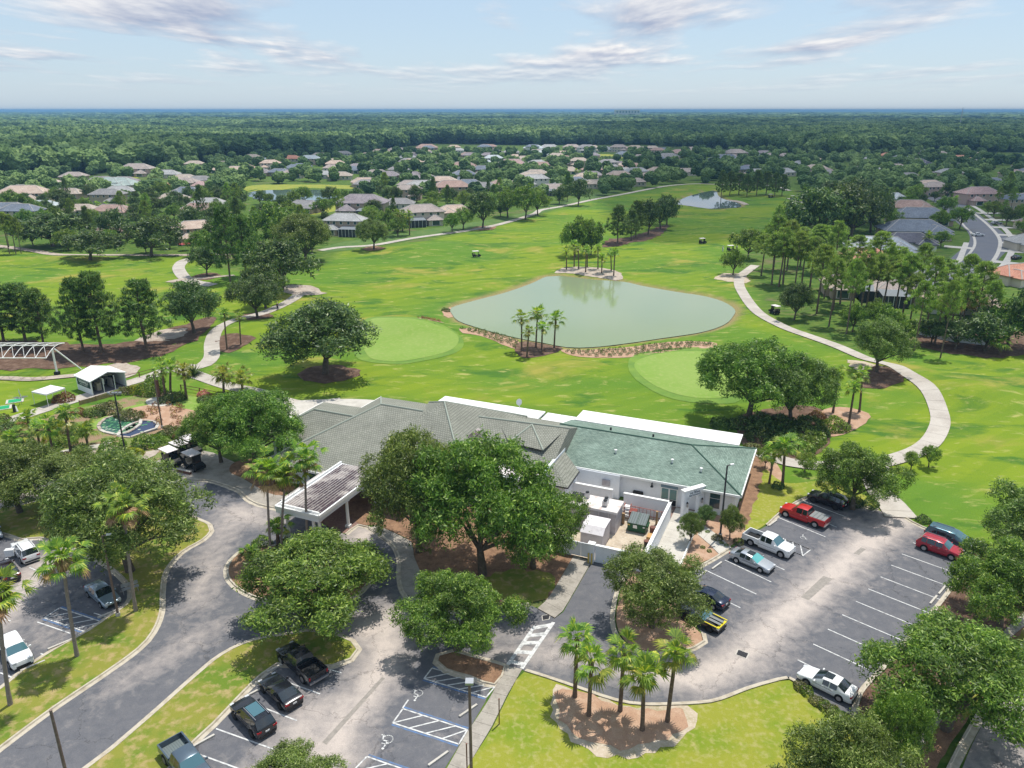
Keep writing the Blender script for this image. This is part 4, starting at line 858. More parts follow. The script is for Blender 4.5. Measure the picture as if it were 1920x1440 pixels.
buildw(MB().prism([tuple(WL(*p)[:2]) for p in [(pa1, -20), (pa1 + 1.3, -20), (pa1 + 1.3, -12.6), (pa1, -12.6)]], 3.1, 3.25), 'side_canopy', M['seam_rib'], club)
for a, b in ((pa0 + .3, pb0 + .4), (pa0 + 1.0, pb0 + .4), (pa1 - .3, pb0 + .4), (pa1 - 1.0, pb0 + .4), (pa0 + .3, pb0 + 5), (pa1 - .3, pb0 + 5), (pa0 + .3, pb1 - 1), (pa1 - .3, pb1 - 1)):
    p = WL(a, b); q = MB().tube((p.x, p.y, 0), (p.x, p.y, 3.2), 0.18, 0.16, 12).box((p.x, p.y, 0.15), (0.5, 0.5, 0.3), _al).box((p.x, p.y, 3.12), (0.45, 0.45, 0.12), _al); buildw(q, 'column', M['trim'], club)

# satellite dish on the canopy
ds = empty('weather_mast', WL(30.3, 12.4, 3.05), 0, 'thin white mast with a round dish on the flat canopy roof', 'antenna')
MB().tube((0, 0, 0), (0, 0, 1.5), 0.04, n=6).build('mast', M['trim'], ds); MB().tube((-0.05, -0.1, 1.6), (0.02, 0, 1.55), 0.45, 0.2, 12).build('dish', M['trim'], ds)

# service yard walls (white)
def yard_wall(pts, h, label, t=0.22, name='yard_wall', gate=False, capm=None):
    W = [WL(*p) for p in pts]; c = sum(W, Vector((0, 0, 0))) / len(W)
    root = empty(name, (c.x, c.y, 0), 0, label, 'wall')
    for a, b in zip(W, W[1:]):
        d = b - a; ang = math.atan2(d.y, d.x); m_ = (a + b) / 2
        buildw(MB().box((m_.x, m_.y, h / 2), (d.length + t, t, h), ang), 'wall_panel', M['wall_white'], root)
        buildw(MB().box((m_.x, m_.y, h + 0.05), (d.length + t + .08, t + 0.1, 0.1), ang), 'coping', M['trim'], root)
    return root
M['yard'] = mat('yard_concrete', (0.50, 0.42, 0.32), 0.9, (0.9, (0.34, 0.27, 0.20), 0.45, 0.7), (6, (0.55, 0.5, 0.42), 0.5, 0.75))
sheet('service_yard', [WL(*p)[:2] for p in [(6.9, -13.4), (19.8, -13.0), (19.8, -0.4), (6.9, -0.4)]], M['yard'], 0.10)
yard_wall([(11.7, -2.6), (6.8, -2.6), (6.8, -13.3)], 2.15, 'white wall of the service yard beside the entrance ramp')
yard_wall([(6.8, -13.3), (11.5, -13.3)], 1.75, 'low white front wall of the service yard by the drive')
yard_wall([(18.0, -2.3), (13.3, -2.3)], 2.1, 'white screen wall behind the rooftop fans')
yard_wall([(14.2, -13.1), (19.8, -12.8)], 1.75, 'white yard wall behind the big oaks')
g = empty('service_gate', WL(13.1, -13.2, 0), _al, 'pale two-leaf service gate beside the square gate post', 'gate')
for x in (-0.62, 0.62): MB().box((x, 0, 0.95), (1.2, 0.08, 1.5)).build('gate_leaf', M['wall_white'], g); MB().box((x, -0.05, 0.3), (1.1, 0.04, 0.06)).build('rail', M['trim'], g)
gpst = empty('gate_post', WL(11.95, -13.55, 0), _al, 'square white gate post with a yellow striped base and flat cap', 'post')
MB().box((0, 0, 1.0), (0.55, 0.5, 2.0)).build('shaft', M['wall_white'], gpst); MB().box((0, 0, 2.05), (0.68, 0.62, 0.12)).build('cap', M['trim'], gpst)
M['yellow'] = mat('yellow_bollard_paint', (0.55, 0.42, 0.12), 0.6)
for x in (-0.16, 0.16): MB().tube((x, -0.38, 0), (x, -0.38, 1.15), 0.08, n=8).build('bumper_pipe', M['yellow'], gpst)
facing(9.3, -13.45, 0.35, 0.95, 1.3, M['shed'], 'wall_box', 0.08)
# cold store with roof fans
cs = empty('cold_store', WL(14.0, -6.6, 0), _al, 'grey flat-roofed cold store with fans on its stained white roof', 'outbuilding')
MB().box((0, 0, 1.25), (5.6, 2.6, 2.5)).build('body', M['shed'], cs)
MB().box((0.3, 0, 2.56), (5.2, 2.75, 0.12)).build('roof', M['roof_flat_old'], cs)
MB().box((0, -1.34, 2.52), (5.7, 0.1, 0.2)).build('fascia', M['shed_roof'], cs); MB().box((2.85, 0, 2.5), (0.1, 2.75, 0.2)).build('fascia', M['shed_roof'], cs)
for x in (-2.3, -1.6): MB().box((x, 0.3, 2.68), (0.62, 1.9, 0.1)).build('roof_hatch', M['black'], cs)
for x, y in ((-0.9, 0.7), (1.3, 0.3), (1.35, -0.35)):
    MB().box((x, y, 2.95), (0.5, 0.45, 0.5)).build('roof_fan', M['steel'], cs); MB().tube((x, y, 3.2), (x, y, 3.3), 0.2, n=10).build('fan_cowl', M['black'], cs)
for x in (-2, -1, 0, 1, 2): MB().box((x, -1.32, 1.2), (0.04, 0.05, 2.3)).build('panel_joint', M['shed_roof'], cs)
# shed
sh = empty('storage_shed', WL(12.65, -10.1, 0), _al, 'grey storage shed with a pale bent roof inside the service yard', 'shed')
q = MB(); W2, D2 = 1.12, 1.3
pr = [(-D2, 0.15), (-D2, 1.75), (-D2 + 0.7, 2.25), (D2, 2.25), (D2, 0.15)]
q.add([(-W2, y, z) for y, z in pr] + [(W2, y, z) for y, z in pr], [(4, 3, 2, 1, 0)[::-1], (5, 6, 7, 8, 9)[::-1], (0, 1, 6, 5)[::-1], (3, 4, 9, 8)[::-1], (0, 5, 9, 4)]); q.build('body', M['shed'], sh)
q = MB(); q.add([(-W2 - .06, -D2 - .05, 1.76), (W2 + .06, -D2 - .05, 1.76), (W2 + .06, -D2 + 0.7, 2.3), (-W2 - .06, -D2 + 0.7, 2.3), (W2 + .06, D2 + .05, 2.3), (-W2 - .06, D2 + .05, 2.3)], [(0, 1, 2, 3), (3, 2, 4, 5)]); q.build('roof', M['shed_roof'], sh)
MB().box((0, 0, 0.08), (2.3, 2.6, 0.14)).build('skid', M['black'], sh)
for k in range(6): MB().box((W2 + 0.01, -1.0 + 0.4 * k, 1.1), (0.03, 0.04, 1.8)).build('siding_rib', M['shed_roof'], sh)
# dumpster
dp = empty('dumpster', WL(9.3, -5.9, 0.1), _al, 'dark green dumpster with a grey ribbed lid in the service yard', 'dumpster')
q = MB(); pr = [(-0.85, 0.15), (-0.85, 1.05), (0.75, 1.5), (0.75, 0.15)]
q.add([(-0.95, y, z) for y, z in pr] + [(0.95, y, z) for y, z in pr], [(0, 1, 2, 3)[::-1], (4, 5, 6, 7), (0, 1, 5, 4)[::-1], (2, 3, 7, 6)[::-1], (0, 4, 7, 3), (1, 2, 6, 5)[::-1]]); q.build('body', M['dump'], dp)
for s in (-1, 1):
    P = [(s * 0.48 - 0.45, -0.9, 1.10), (s * 0.48 + 0.45, -0.9, 1.10), (s * 0.48 + 0.45, 0.75, 1.56), (s * 0.48 - 0.45, 0.75, 1.56)]
    MB().add(P + [(x, y, z - 0.05) for x, y, z in P], [(0, 1, 2, 3), (4, 5, 1, 0), (5, 6, 2, 1), (6, 7, 3, 2), (7, 4, 0, 3)]).build('lid', M['dump_lid'], dp)
    for k in range(4): MB().add([(s * 0.48 - 0.36 + k * 0.24, -0.88, 1.125), (s * 0.48 - 0.33 + k * 0.24, -0.88, 1.125), (s * 0.48 - 0.33 + k * 0.24, 0.7, 1.57), (s * 0.48 - 0.36 + k * 0.24, 0.7, 1.57)], [(0, 1, 2, 3)]).build('lid_rib', M['black'], dp)
    MB().tube((s * 1.0, -0.5, 0.75), (s * 1.0, 0.5, 0.75), 0.09, n=6).build('fork_pocket', M['dump'], dp)
    MB().tube((s * 0.7, -0.6, 0.08), (s * 0.78, -0.6, 0.08), 0.09, n=8).build('caster', M['black'], dp)
MB().box((-0.15, -0.87, 0.72), (0.42, 0.02, 0.35)).build('sign_plate', M['trim'], dp); MB().box((0.75, -0.87, 0.8), (0.2, 0.02, 0.12)).build('sticker', M['trim'], dp); MB().box((-0.8, -0.87, 0.85), (0.25, 0.02, 0.12)).build('sticker', M['yellow'], dp)
# clutter in the yard
M['rust'] = mat('rusty_red_paint', (0.36, 0.10, 0.08), 0.7, (5, (0.45, 0.3, 0.25), 0.5, 0.7)); M['brown'] = mat('brown_plastic', (0.16, 0.07, 0.05), 0.6); M['tan_box'] = mat('cardboard', (0.50, 0.30, 0.13), 0.9)
def boxes(name, a, b, sizes, label, cat, m, lift=0.1):
    t = empty(name, WL(a, b, lift), _al, label, cat)
    return t
t = boxes('crate_stack', 11.0, -4.0, None, 'stack of red and white slatted crates behind the dumpster', 'crates', None)
for k in range(4):
    MB().box((0, 0, 0.2 + k * 0.4), (0.7, 0.5, 0.05)).build('crate_base', M['trim'], t); 
    for x in (-.33, .33): MB().box((x, 0, 0.33 + k * 0.4), (0.05, 0.5, 0.22)).build('crate_side', M['rust'], t)
t = boxes('red_pallet', 10.3, -4.3, None, 'red pallet leaning by the crates in the yard corner', 'pallet', None)
for k in range(5): MB().box((0, -0.3 + k * 0.16, 0.6 + k * 0.02), (0.75, 0.1, 1.1)).build('slat', M['rust'], t)
t = boxes('wood_post', 11.05, -5.4, None, 'short tan timber post beside the cold store', 'post', None); MB().box((0, 0, 0.6), (0.25, 0.25, 1.2)).build('shaft', M['wood'], t); MB().box((0, 0, 1.22), (0.3, 0.3, 0.05)).build('cap', M['wood'], t)
t = boxes('timber_post', 7.8, -4.2, None, 'pinkish timber post by the yard wall', 'post', None); MB().box((0, 0, 0.75), (0.2, 0.2, 1.5)).build('shaft', M['wood'], t); MB().box((0, 0, 1.52), (0.25, 0.25, 0.05)).build('cap', M['wood'], t)
t = boxes('trash_bin', 7.7, -6.4, None, 'brown round trash bin beside the dumpster', 'bin', None); MB().tube((0, 0, 0), (0, 0, 0.85), 0.26, 0.32, 12).build('bin_body', M['brown'], t); MB().tube((0, 0, 0.85), (0, 0, 0.92), 0.34, 0.3, 12).build('lid', M['brown'], t)
t = boxes('cardboard_box', 7.6, -7.6, None, 'open tan cardboard box by the yard wall', 'box', None); MB().box((0, 0, 0.3), (0.7, 0.9, 0.6)).build('carton', M['tan_box'], t); MB().box((0.4, 0, 0.62), (0.3, 0.9, 0.02)).build('flap', M['tan_box'], t)
t = boxes('trash_bin', 7.7, -9.0, None, 'small dark bin below the cardboard box', 'bin', None); MB().tube((0, 0, 0), (0, 0, 0.7), 0.22, 0.27, 12).build('bin_body', M['black'], t); MB().tube((0, 0, 0.7), (0, 0, 0.75), 0.28, 0.28, 12).build('lid', M['brown'], t)
t = boxes('yard_railing', 9.3, -3.3, None, 'rusty iron railing along the back of the service yard', 'railing', None)
for k in range(12): MB().tube((-2.2 + k * 0.4, 0, 0), (-2.2 + k * 0.4, 0, 1.1), 0.025, n=5).build('baluster', M['rust'], t)
MB().box((0, 0, 1.1), (4.5, 0.05, 0.05)).build('rail', M['rust'], t); MB().box((0, 0, 0.3), (4.5, 0.04, 0.04)).build('rail', M['rust'], t)
# ramp railing
t = empty('ramp_railing', WL(3.85, -7.0, 0), _al, 'low white kerb rail along the right side of the entrance ramp', 'railing')
MB().box((0, 0, 0.35), (0.12, 13.8, 0.1)).build('rail', M['trim'], t); MB().box((0, 0, 0.1), (0.2, 13.8, 0.2)).build('base', M['wall_cream'], t)
for k in range(9): MB().box((0, -6.6 + 1.65 * k, 0.25), (0.08, 0.08, 0.3)).build('post', M['trim'], t)
# entrance arch with lettering
A0 = WL(5.7, -1.7); A1 = WL(4.0, 0.45); d = A1 - A0; ang = math.atan2(d.y, d.x); c = (A0 + A1) / 2; LW = d.length
arch = empty('entrance_arch', (c.x, c.y, 0), ang, 'white free-standing entrance arch with dark lettering and two lanterns', 'arch')
for s in (-1, 1): MB().box((s * (LW / 2 - 0.35), 0, 1.2), (0.7, 0.45, 2.4)).build('pier', M['wall_white'], arch)
q = MB(); n = 12; hw = LW / 2 - 0.7
top = [(-LW / 2, 3.2), (LW / 2, 3.2), (LW / 2, 2.4)]; arc = [(hw * math.cos(a), 2.15 + 0.28 * math.sin(a)) for a in [math.pi * i / n for i in range(n + 1)]]
poly = [(-LW / 2, 3.2), (-LW / 2, 2.4)] + [(-hw, 2.4)] * 0 + arc[::-1] + [(LW / 2, 2.4), (LW / 2, 3.2)]
vs = [(x, -0.225, z) for x, z in poly] + [(x, 0.225, z) for x, z in poly]; k = len(poly)
q.add(vs, [tuple(range(k)), tuple(range(k, 2 * k))[::-1]] + [(i, i + k, (i + 1) % k + k, (i + 1) % k)[::-1] for i in range(k)]); q.build('header', M['wall_white'], arch)
MB().box((0, 0, 3.26), (LW + 0.2, 0.62, 0.14)).build('coping', M['trim'], arch)
for s in (-1, 1):
    x = s * (LW / 2 - 0.35); MB().box((x, -0.36, 1.65), (0.16, 0.16, 0.42)).build('lantern', M['steel'], arch); MB().tube((x, -0.36, 1.87), (x, -0.36, 2.05), 0.14, 0.02, 6).build('lantern_cap', M['black'], arch)
M['banner_ink'] = mat('dark_blue_lettering', (0.03, 0.06, 0.10), 0.6)
def text(name, s, size, m, parent, loc, rot, align='CENTER', depth=0.004, bold=False):
    cu = bpy.data.curves.new(name, 'FONT'); cu.body = s; cu.size = size; cu.align_x = align; cu.align_y = 'CENTER'; cu.extrude = depth; cu.resolution_u = 2
    if bold: cu.offset = size * 0.02
    tmp = bpy.data.objects.new(name + '_tmp', cu); COL.objects.link(tmp); dg = bpy.context.evaluated_depsgraph_get()
    me = bpy.data.meshes.new_from_object(tmp.evaluated_get(dg)); bpy.data.objects.remove(tmp); me.name = name; me.materials.clear(); me.materials.append(m)
    o = link(name, me, parent, loc); o.rotation_euler = rot; return o
text('lettering', 'THE  DINING', 0.24, M['banner_ink'], arch, (0.05, -0.235, 2.85), (math.pi / 2, 0, 0), bold=True)
text('lettering', 'RESTAURANT', 0.25, M['banner_ink'], arch, (0.05, -0.235, 2.57), (math.pi / 2, 0, 0), bold=True)
q = MB()
for i in range(7):
    a = R(200 + i * 23.3); b = R(200 + (i + 1) * 23.3); q.quad((0.05 + .13 * math.cos(a), -0.237, 3.06 + .11 * math.sin(a)), (0.05 + .13 * math.cos(b), -0.237, 3.06 + .11 * math.sin(b)), (0.05 + .08 * math.cos(b), -0.237, 3.06 + .07 * math.sin(b)), (0.05 + .08 * math.cos(a), -0.237, 3.06 + .07 * math.sin(a)))
q.box((-0.08, -0.237, 3.08), (0.05, 0.004, 0.12)); q.box((0.18, -0.237, 3.08), (0.05, 0.004, 0.12)); q.build('crest', M['banner_ink'], arch)

# ------------------------------------------------------------------ lamp poles
M['pole'] = mat('brown_lamp_pole', (0.16, 0.11, 0.09), 0.6, (3, (0.22, 0.17, 0.14), 0.5, 0.7)); M['pole_dark'] = mat('dark_lamp_pole', (0.045, 0.045, 0.05), 0.5)
def lamp(base, top, label, m='pole', head='box', hfix=None):
    if hfix: b = G(top[0], top[1], hfix); h = hfix
    else: b = G(*base); h = HT(b, top[1])
    t = empty('lamp_post', (b.x, b.y, 0.05), 0, label, 'lamp post', 'lamp posts around the clubhouse')
    MB().tube((0, 0, 0), (0, 0, h), 0.11, 0.085, 8).build('pole', M[m], t); MB().tube((0, 0, 0), (0, 0, 0.35), 0.2, 0.2, 8).build('footing', M['concrete'], t)
    if head == 'box':
        MB().box((0, 0.15, h + 0.06), (0.5, 0.5, 0.16)).build('lamp_head', M['steel'], t)
    elif head == 'arm':
        MB().tube((0, 0, h), (0.35, 0.1, h + 0.05), 0.06).build('arm', M[m], t); MB().box((0.5, 0.13, h + 0.08), (0.4, 0.2, 0.1), 0.2).build('lamp_head', M['trim'], t)
    elif head == 'flood':
        MB().tube((-0.7, 0, h - 0.15), (0.7, 0.1, h - 0.15), 0.04).build('cross_arm', M['steel'], t)
        for x in (-0.7, -0.15, 0.25, 0.7):
            MB().box((x, -0.05, h + 0.05), (0.32, 0.26, 0.22), 0.2 * x).build('lamp_head', M['steel'], t)
    return t
lamp(None, (880, 1284), 'tall lamp post with a flat square head beside the accessible bays', hfix=8.0)
lamp(None, (95, 1333), 'bare brown lamp post at the lower left kerb', head='none', hfix=7.5)
lamp((1350, 1007), (1363.6, 874), 'dark lamp post in front of the green roof with one arm', 'pole_dark', 'arm')
lamp((222, 1156), (197, 1006), 'brown lamp post between the two tall palms in front of the silver sedan', head='arm')
lamp((235.4, 851), (214.6, 738), 'lamp post carrying four floodlights beside the garden pool', 'pole_dark', 'flood')
lamp((304.5, 803), (296, 702), 'thin pale pole standing in the garden mulch', 'pole', 'none')
def post(base, top, label, m='wood', r=0.05, name='sign_post', sign=False):
    b = G(*base); h = HT(b, top); t = empty(name, (b.x, b.y, 0.06), 0, label, 'post'); MB().box((0, 0, h / 2), (r * 2, r * 2, h)).build('shaft', M[m], t); MB().box((0, 0, h), (r * 2.6, r * 2.6, 0.04)).build('cap', M[m], t); return t
post((936, 1359), 1312, 'thin brown post on the lawn beside the pavement', 'brown', 0.04); post((876, 1452), 1396, 'brown post on the pavement edge left of the tall lamp', 'brown', 0.04)
post((299, 745), 714, 'dark purple post beside the garden palms', 'brown', 0.16, 'garden_post')
# wheel stops
ws = MB().box((0, 0, 0.07), (1.7, 0.16, 0.12)).mesh('wheel_stop', M['concrete'])
GW = 'concrete wheel stops in the parking bays'
wl = [((1344,1062),'in the empty bay below the silver sedan'),((1316,1079),'in the second empty bay below the silver sedan'),((1449,982),'left of the red pickup'),((1766,1108),'lying by the right-hand oak'),((1750,1126),'next to the leaf litter at the right edge of the lot'),((878,1334),'in the accessible bay beside the pavement'),((822,1424),'in the lower accessible bay beside the pavement'),((380,1392),'in front of the silver pickup bay'),((472,1302),'at the nose of the black coupe'),((112,1210),'in the left lot beside the verge'),((62,1250),'by the white suv in the left lot'),((520,1252),'at the nose of the black pickup'),((203,1152),'beside the striped bay of the left lot')]
for p, l in wl:
    g_ = G(*p); left = p[0] < 700
    pu = (G(1651, 1082) - G(1495.6, 1237.8)); a = math.atan2(pu.y, pu.x)
    o = link('wheel_stop', ws, None, (g_.x, g_.y, 0.025), a); tag(o, 'concrete wheel stop ' + l, 'wheel stop', GW)
# ------------------------------------------------------------------ vehicles
def paint(name, c, metallic=0.3, rough=0.3):
    return mat(name, c, rough, metallic=metallic, spec=0.5, coat=0.6)
PAINT = {'white': paint('white_car_paint', (0.74, 0.74, 0.74), 0), 'silver': paint('silver_car_paint', (0.46, 0.49, 0.53), 0.6), 'black': paint('black_car_paint', (0.012, 0.013, 0.018), 0.2, 0.25),
         'navy': paint('dark_blue_car_paint', (0.012, 0.02, 0.05), 0.3, 0.25), 'red': paint('red_car_paint', (0.48, 0.015, 0.015), 0.1), 'crimson': paint('crimson_car_paint', (0.38, 0.012, 0.03), 0.2),
         'teal': paint('blue_grey_car_paint', (0.07, 0.15, 0.19), 0.5), 'bluegrey': paint('pale_blue_silver_paint', (0.30, 0.38, 0.46), 0.6), 'maroon': paint('dark_red_black_paint', (0.018, 0.006, 0.010), 0.3, 0.25),
         'yellow': paint('yellow_car_paint', (0.75, 0.62, 0.02), 0), 'greyblue': paint('grey_blue_car_paint', (0.10, 0.135, 0.17), 0.5)}
M['car_glass'] = mat('car_glass', (0.012, 0.018, 0.022), 0.05, spec=0.9, coat=0.5); M['sunshade'] = mat('turquoise_windshield', (0.10, 0.38, 0.38), 0.1, spec=0.9); M['blueglass'] = mat('blue_tinted_windshield', (0.06, 0.14, 0.17), 0.06, spec=0.9)
M['tyre'] = mat('tyre_rubber', (0.012, 0.012, 0.012), 0.8); M['rim'] = mat('alloy_rim', (0.42, 0.42, 0.44), 0.35, metallic=0.8); M['arch'] = mat('wheel_arch_black', (0.006, 0.006, 0.006), 0.9)
M['lampglass'] = mat('headlight_glass', (0.55, 0.56, 0.58), 0.1, spec=0.9); M['tail'] = mat('tail_light_red', (0.35, 0.01, 0.015), 0.2); M['plastic'] = mat('black_plastic', (0.02, 0.02, 0.02), 0.6)
M['interior'] = mat('dark_interior', (0.02, 0.02, 0.02), 0.9); M['cart_white'] = mat('cart_roof_white', (0.72, 0.66, 0.66), 0.5); M['seat'] = mat('tan_seat', (0.35, 0.30, 0.24), 0.7)
SPEC = {
 'sedan': dict(L=4.85, W=1.84, st=[(2.42,.50,'b','b'),(2.36,.66,'b','b'),(2.1,.78,'b','b'),(1.6,.88,'b','b'),(1.02,.96,'b','f'),(.22,1.37,'b','b'),(.12,1.39,'w','b'),(-.42,1.44,'b','b'),(-.50,1.44,'w','b'),(-1.12,1.40,'b','r'),(-1.80,1.09,'b','b'),(-2.2,1.07,'b','b'),(-2.38,.95,'b','b'),(-2.42,.55,'b','b')], belt=.93, wheels=(1.45,-1.42), r=.33),
 'coupe': dict(L=4.75, W=1.88, st=[(2.37,.45,'b','b'),(2.30,.64,'b','b'),(2.0,.78,'b','b'),(1.4,.88,'b','b'),(.80,.94,'b','f'),(.10,1.27,'b','b'),(0,1.29,'w','b'),(-.70,1.33,'b','b'),(-1.0,1.30,'b','r'),(-1.85,1.02,'b','b'),(-2.2,1.0,'b','b'),(-2.34,.92,'b','b'),(-2.37,.5,'b','b')], belt=.90, wheels=(1.45,-1.38), r=.34),
 'suv': dict(L=4.75, W=1.92, st=[(2.37,.62,'b','b'),(2.30,.88,'b','b'),(2.0,1.0,'b','b'),(1.5,1.06,'b','b'),(1.10,1.10,'b','f'),(.45,1.60,'b','b'),(.35,1.64,'w','b'),(-.35,1.71,'b','b'),(-.43,1.71,'w','b'),(-1.25,1.71,'b','b'),(-1.32,1.71,'w','b'),(-1.85,1.66,'b','r'),(-2.28,1.12,'b','b'),(-2.36,.98,'b','b'),(-2.38,.55,'b','b')], belt=1.08, wheels=(1.45,-1.42), r=.37),
 'van': dict(L=5.1, W=1.98, st=[(2.55,.60,'b','b'),(2.48,.85,'b','b'),(2.15,1.0,'b','b'),(1.75,1.08,'b','f'),(.75,1.62,'b','b'),(.68,1.66,'w','b'),(-.10,1.74,'b','b'),(-.20,1.74,'w','b'),(-1.2,1.74,'b','b'),(-1.3,1.74,'w','b'),(-2.1,1.70,'b','r'),(-2.42,1.12,'b','b'),(-2.52,.95,'b','b'),(-2.55,.5,'b','b')], belt=1.08, wheels=(1.6,-1.5), r=.35),
 'pickup': dict(L=5.75, W=2.0, st=[(2.87,.62,'b','b'),(2.80,1.0,'b','b'),(2.5,1.12,'b','b'),(1.9,1.18,'b','b'),(1.45,1.20,'b','f'),(.80,1.76,'b','b'),(.70,1.80,'w','b'),(.0,1.85,'b','b'),(-.08,1.85,'w','b'),(-.62,1.82,'b','r'),(-.80,1.22,'b','b'),(-.82,.5,'b','b')], belt=1.16, wheels=(1.95,-1.75), r=.41),
}
def make_car(kind, paintname, loc, rz, label, group='cars parked around the clubhouse', glass='car_glass', wind=None, extra=None, scale=1.0, cat='car', roofm=None):
    S = SPEC[kind]; nm = {'sedan': 'parked_car', 'coupe': 'parked_coupe', 'suv': 'parked_suv', 'van': 'parked_van', 'pickup': 'pickup_truck'}[kind]
    root = empty(nm, loc, rz, label, cat, group); root.scale = (scale * .855,) * 3
    pm = PAINT[paintname]; w0 = S['W'] / 2; L2 = S['L'] / 2; rows = []
    for (x, zt, _s, _t) in S['st']:
        e = min(1, abs(x) / L2); wd = w0 * (1 - 0.035 * e ** 2 - 0.12 * max(0, (e - 0.88) / 0.12) ** 2)
        gh = zt > S['belt'] + 0.12; b = S['belt'] if gh else zt - 0.07
        lo = 0.24
        ring = [(wd * .90, lo), (wd * .995, min(.42, b - .02)), (wd, min(.62, b - .01)), (wd * .965, b)]
        if gh:
            tt = min(1, (zt - S['belt']) / 0.5); ring += [(w0 * (.92 - .17 * tt), zt - .06), (w0 * (.80 - .18 * tt), zt - .005), (0, zt + .02)]
        else: ring += [(wd * .90, zt - .015), (wd * .6, zt), (0, zt + .015)]
        rows.append([(x, y, z) for y, z in ring] + [(x, -y, z) for y, z in ring[-2::-1]])
    n = len(rows[0]); vs = [v for r in rows for v in r]
    gr = {'body': [], 'window': {}, 'windshield': [], 'rear_window': []}
    for i in range(len(rows) - 1):
        s, t = S['st'][i][2], S['st'][i][3]
        for j in range(n - 1):
            f = (i * n + j, i * n + j + 1, (i + 1) * n + j + 1, (i + 1) * n + j)
            if j in (3, 8) and s == 'w': gr['window'].setdefault((i, j), []).append(f)
            elif j in (4, 5, 6, 7) and t == 'f': gr['windshield'].append(f)
            elif j in (4, 5, 6, 7) and t == 'r': gr['rear_window'].append(f)
            else: gr['body'].append(f)
    gr['body'] += [tuple(range(n))[::-1], tuple(range((len(rows) - 1) * n, len(rows) * n))]
    def sub(name, faces, m, lift=0.0):
        used = sorted({i for f in faces for i in f}); mp = {a: k for k, a in enumerate(used)}
        me = mesh(name, [vs[i] for i in used], [tuple(mp[i] for i in f) for f in faces], m, True)
        try: me.set_sharp_from_angle(angle=R(32))
        except Exception: pass
        return link(name, me, root)
    body = sub('body', gr['body'], pm)
    for k, fs in gr['window'].items(): sub('side_window', fs, M['car_glass'])
    sub('windshield', gr['windshield'], M[wind or glass]); 
    if gr['rear_window']: sub('rear_window', gr['rear_window'], M[glass])
    zr = max(z for x, z, a, b in S['st'])
    for wx in S['wheels']:
        for s in (-1, 1):
            r = S['r']; y = s * (w0 - 0.10)
            MB().tube((wx, s * (w0 - 0.02), r + .02), (wx, s * (w0 + 0.012), r + .02), r * 1.17, n=18).build('wheel_arch', M['arch'], root)
            wh = MB().tube((wx, y - s * .1, r), (wx, s * (w0 + 0.03), r), r, n=18).build('wheel', M['tyre'], root)
            q = MB().tube((wx, s * (w0 + .02), r), (wx, s * (w0 + .045), r), r * .64, n=14); q.build('rim', M['rim'] if paintname != 'black' or kind == 'pickup' else M['plastic'], wh)
    fx = S['st'][1][0]; fz = S['st'][1][1]; bk = S['st'][-2] if kind != 'pickup' else None
    for s in (-1, 1):
        MB().box((fx - .10, s * (w0 * .70), fz - .02), (.30, .34, .15)).build('headlight', M['lampglass'], root)
        MB().box((S['st'][4][0] - .25, s * (w0 + .09), S['belt'] + .05), (.12, .2, .14)).build('side_mirror', pm, root)
        if bk: MB().box((bk[0] + .04, s * (w0 * .72), bk[1] - .1), (.14, .36, .15)).build('tail_light', M['tail'], root)
        MB().box((0.1, s * (w0 + .004), .74), (S['wheels'][0] - S['wheels'][1] - 1.2, .012, .02)).build('door_seam', M['plastic'], root)
        for hx in ((.05, -.75) if kind != 'coupe' else (-.2,)): MB().box((hx, s * (w0 + .012), S['belt'] - .12), (.2, .03, .035)).build('door_handle', M['rim'] if paintname in ('red', 'crimson') else pm, root)
    MB().box((L2 - .04, 0, .42), (.10, w0 * 1.2, .16)).build('grille', M['plastic'], root)
    MB().box((L2 - .03, 0, .30), (.10, w0 * 1.6, .10)).build('bumper', M['plastic'], root)
    if bk: MB().box((-L2 + .02, 0, .40), (.10, w0 * 1.55, .18)).build('bumper', M['plastic'], root); MB().box((-L2 - .005, 0, .72), (.02, .36, .14)).build('number_plate', M['trim'], root)
    if kind == 'pickup':
        z0, z1 = .50, 1.20; xb, xf = -2.86, -.84
        for s in (-1, 1):
            q = MB().box(((xb + xf) / 2, s * (w0 - .06), (z0 + z1) / 2), (xf - xb, .12, z1 - z0)); q.build('bed_side', pm, root)
            MB().box((xb - .01, s * (w0 - .1), .98), (.06, .14, .30)).build('tail_light', M['tail'], root)
        MB().box((xb + .04, 0, .90), (.08, w0 * 2 - .24, .62)).build('tailgate', pm, root); MB().box((xf - .03, 0, .90), (.06, w0 * 2 - .24, .6)).build('bed_front', pm, root)
        MB().box(((xb + xf) / 2, 0, .66), (xf - xb - .1, w0 * 2 - .22, .06)).build('bed_floor', M['interior'] if extra != 'grey_bed' else M['dump_lid'], root)
        MB().box((xb - .06, 0, .50), (.16, w0 * 1.9, .16)).build('bumper', M['rim'], root)
        if extra == 'cover':
            for k in range(4): MB().box((xf - .28 - k * .49, 0, 1.24), (.45, w0 * 2 - .2, .05)).build('cover_panel', M['greycover'], root)
        if extra == 'grey_bed' or extra == 'ribs':
            for k in range(9): MB().box(((xb + xf) / 2, -.75 + k * .1875, .70), (xf - xb - .15, .05, .02)).build('bed_rib', M['dump_lid'], root)
    if extra == 'sunroof': MB().box((-.15, 0, zr + .015), (.75, .8, .03)).build('sunroof', M['car_glass'], root)
    if extra == 'panorama':
        MB().box((-.55, 0, zr + .02), (1.5, 1.0, .03)).build('sunroof', M['blueglass'], root)
    if kind in ('suv', 'van') and extra != 'plainroof':
        for s in (-1, 1): MB().box((-.75, s * w0 * .60, zr + .02), (2.0, .045, .05)).build('roof_rail', M['rim'], root)
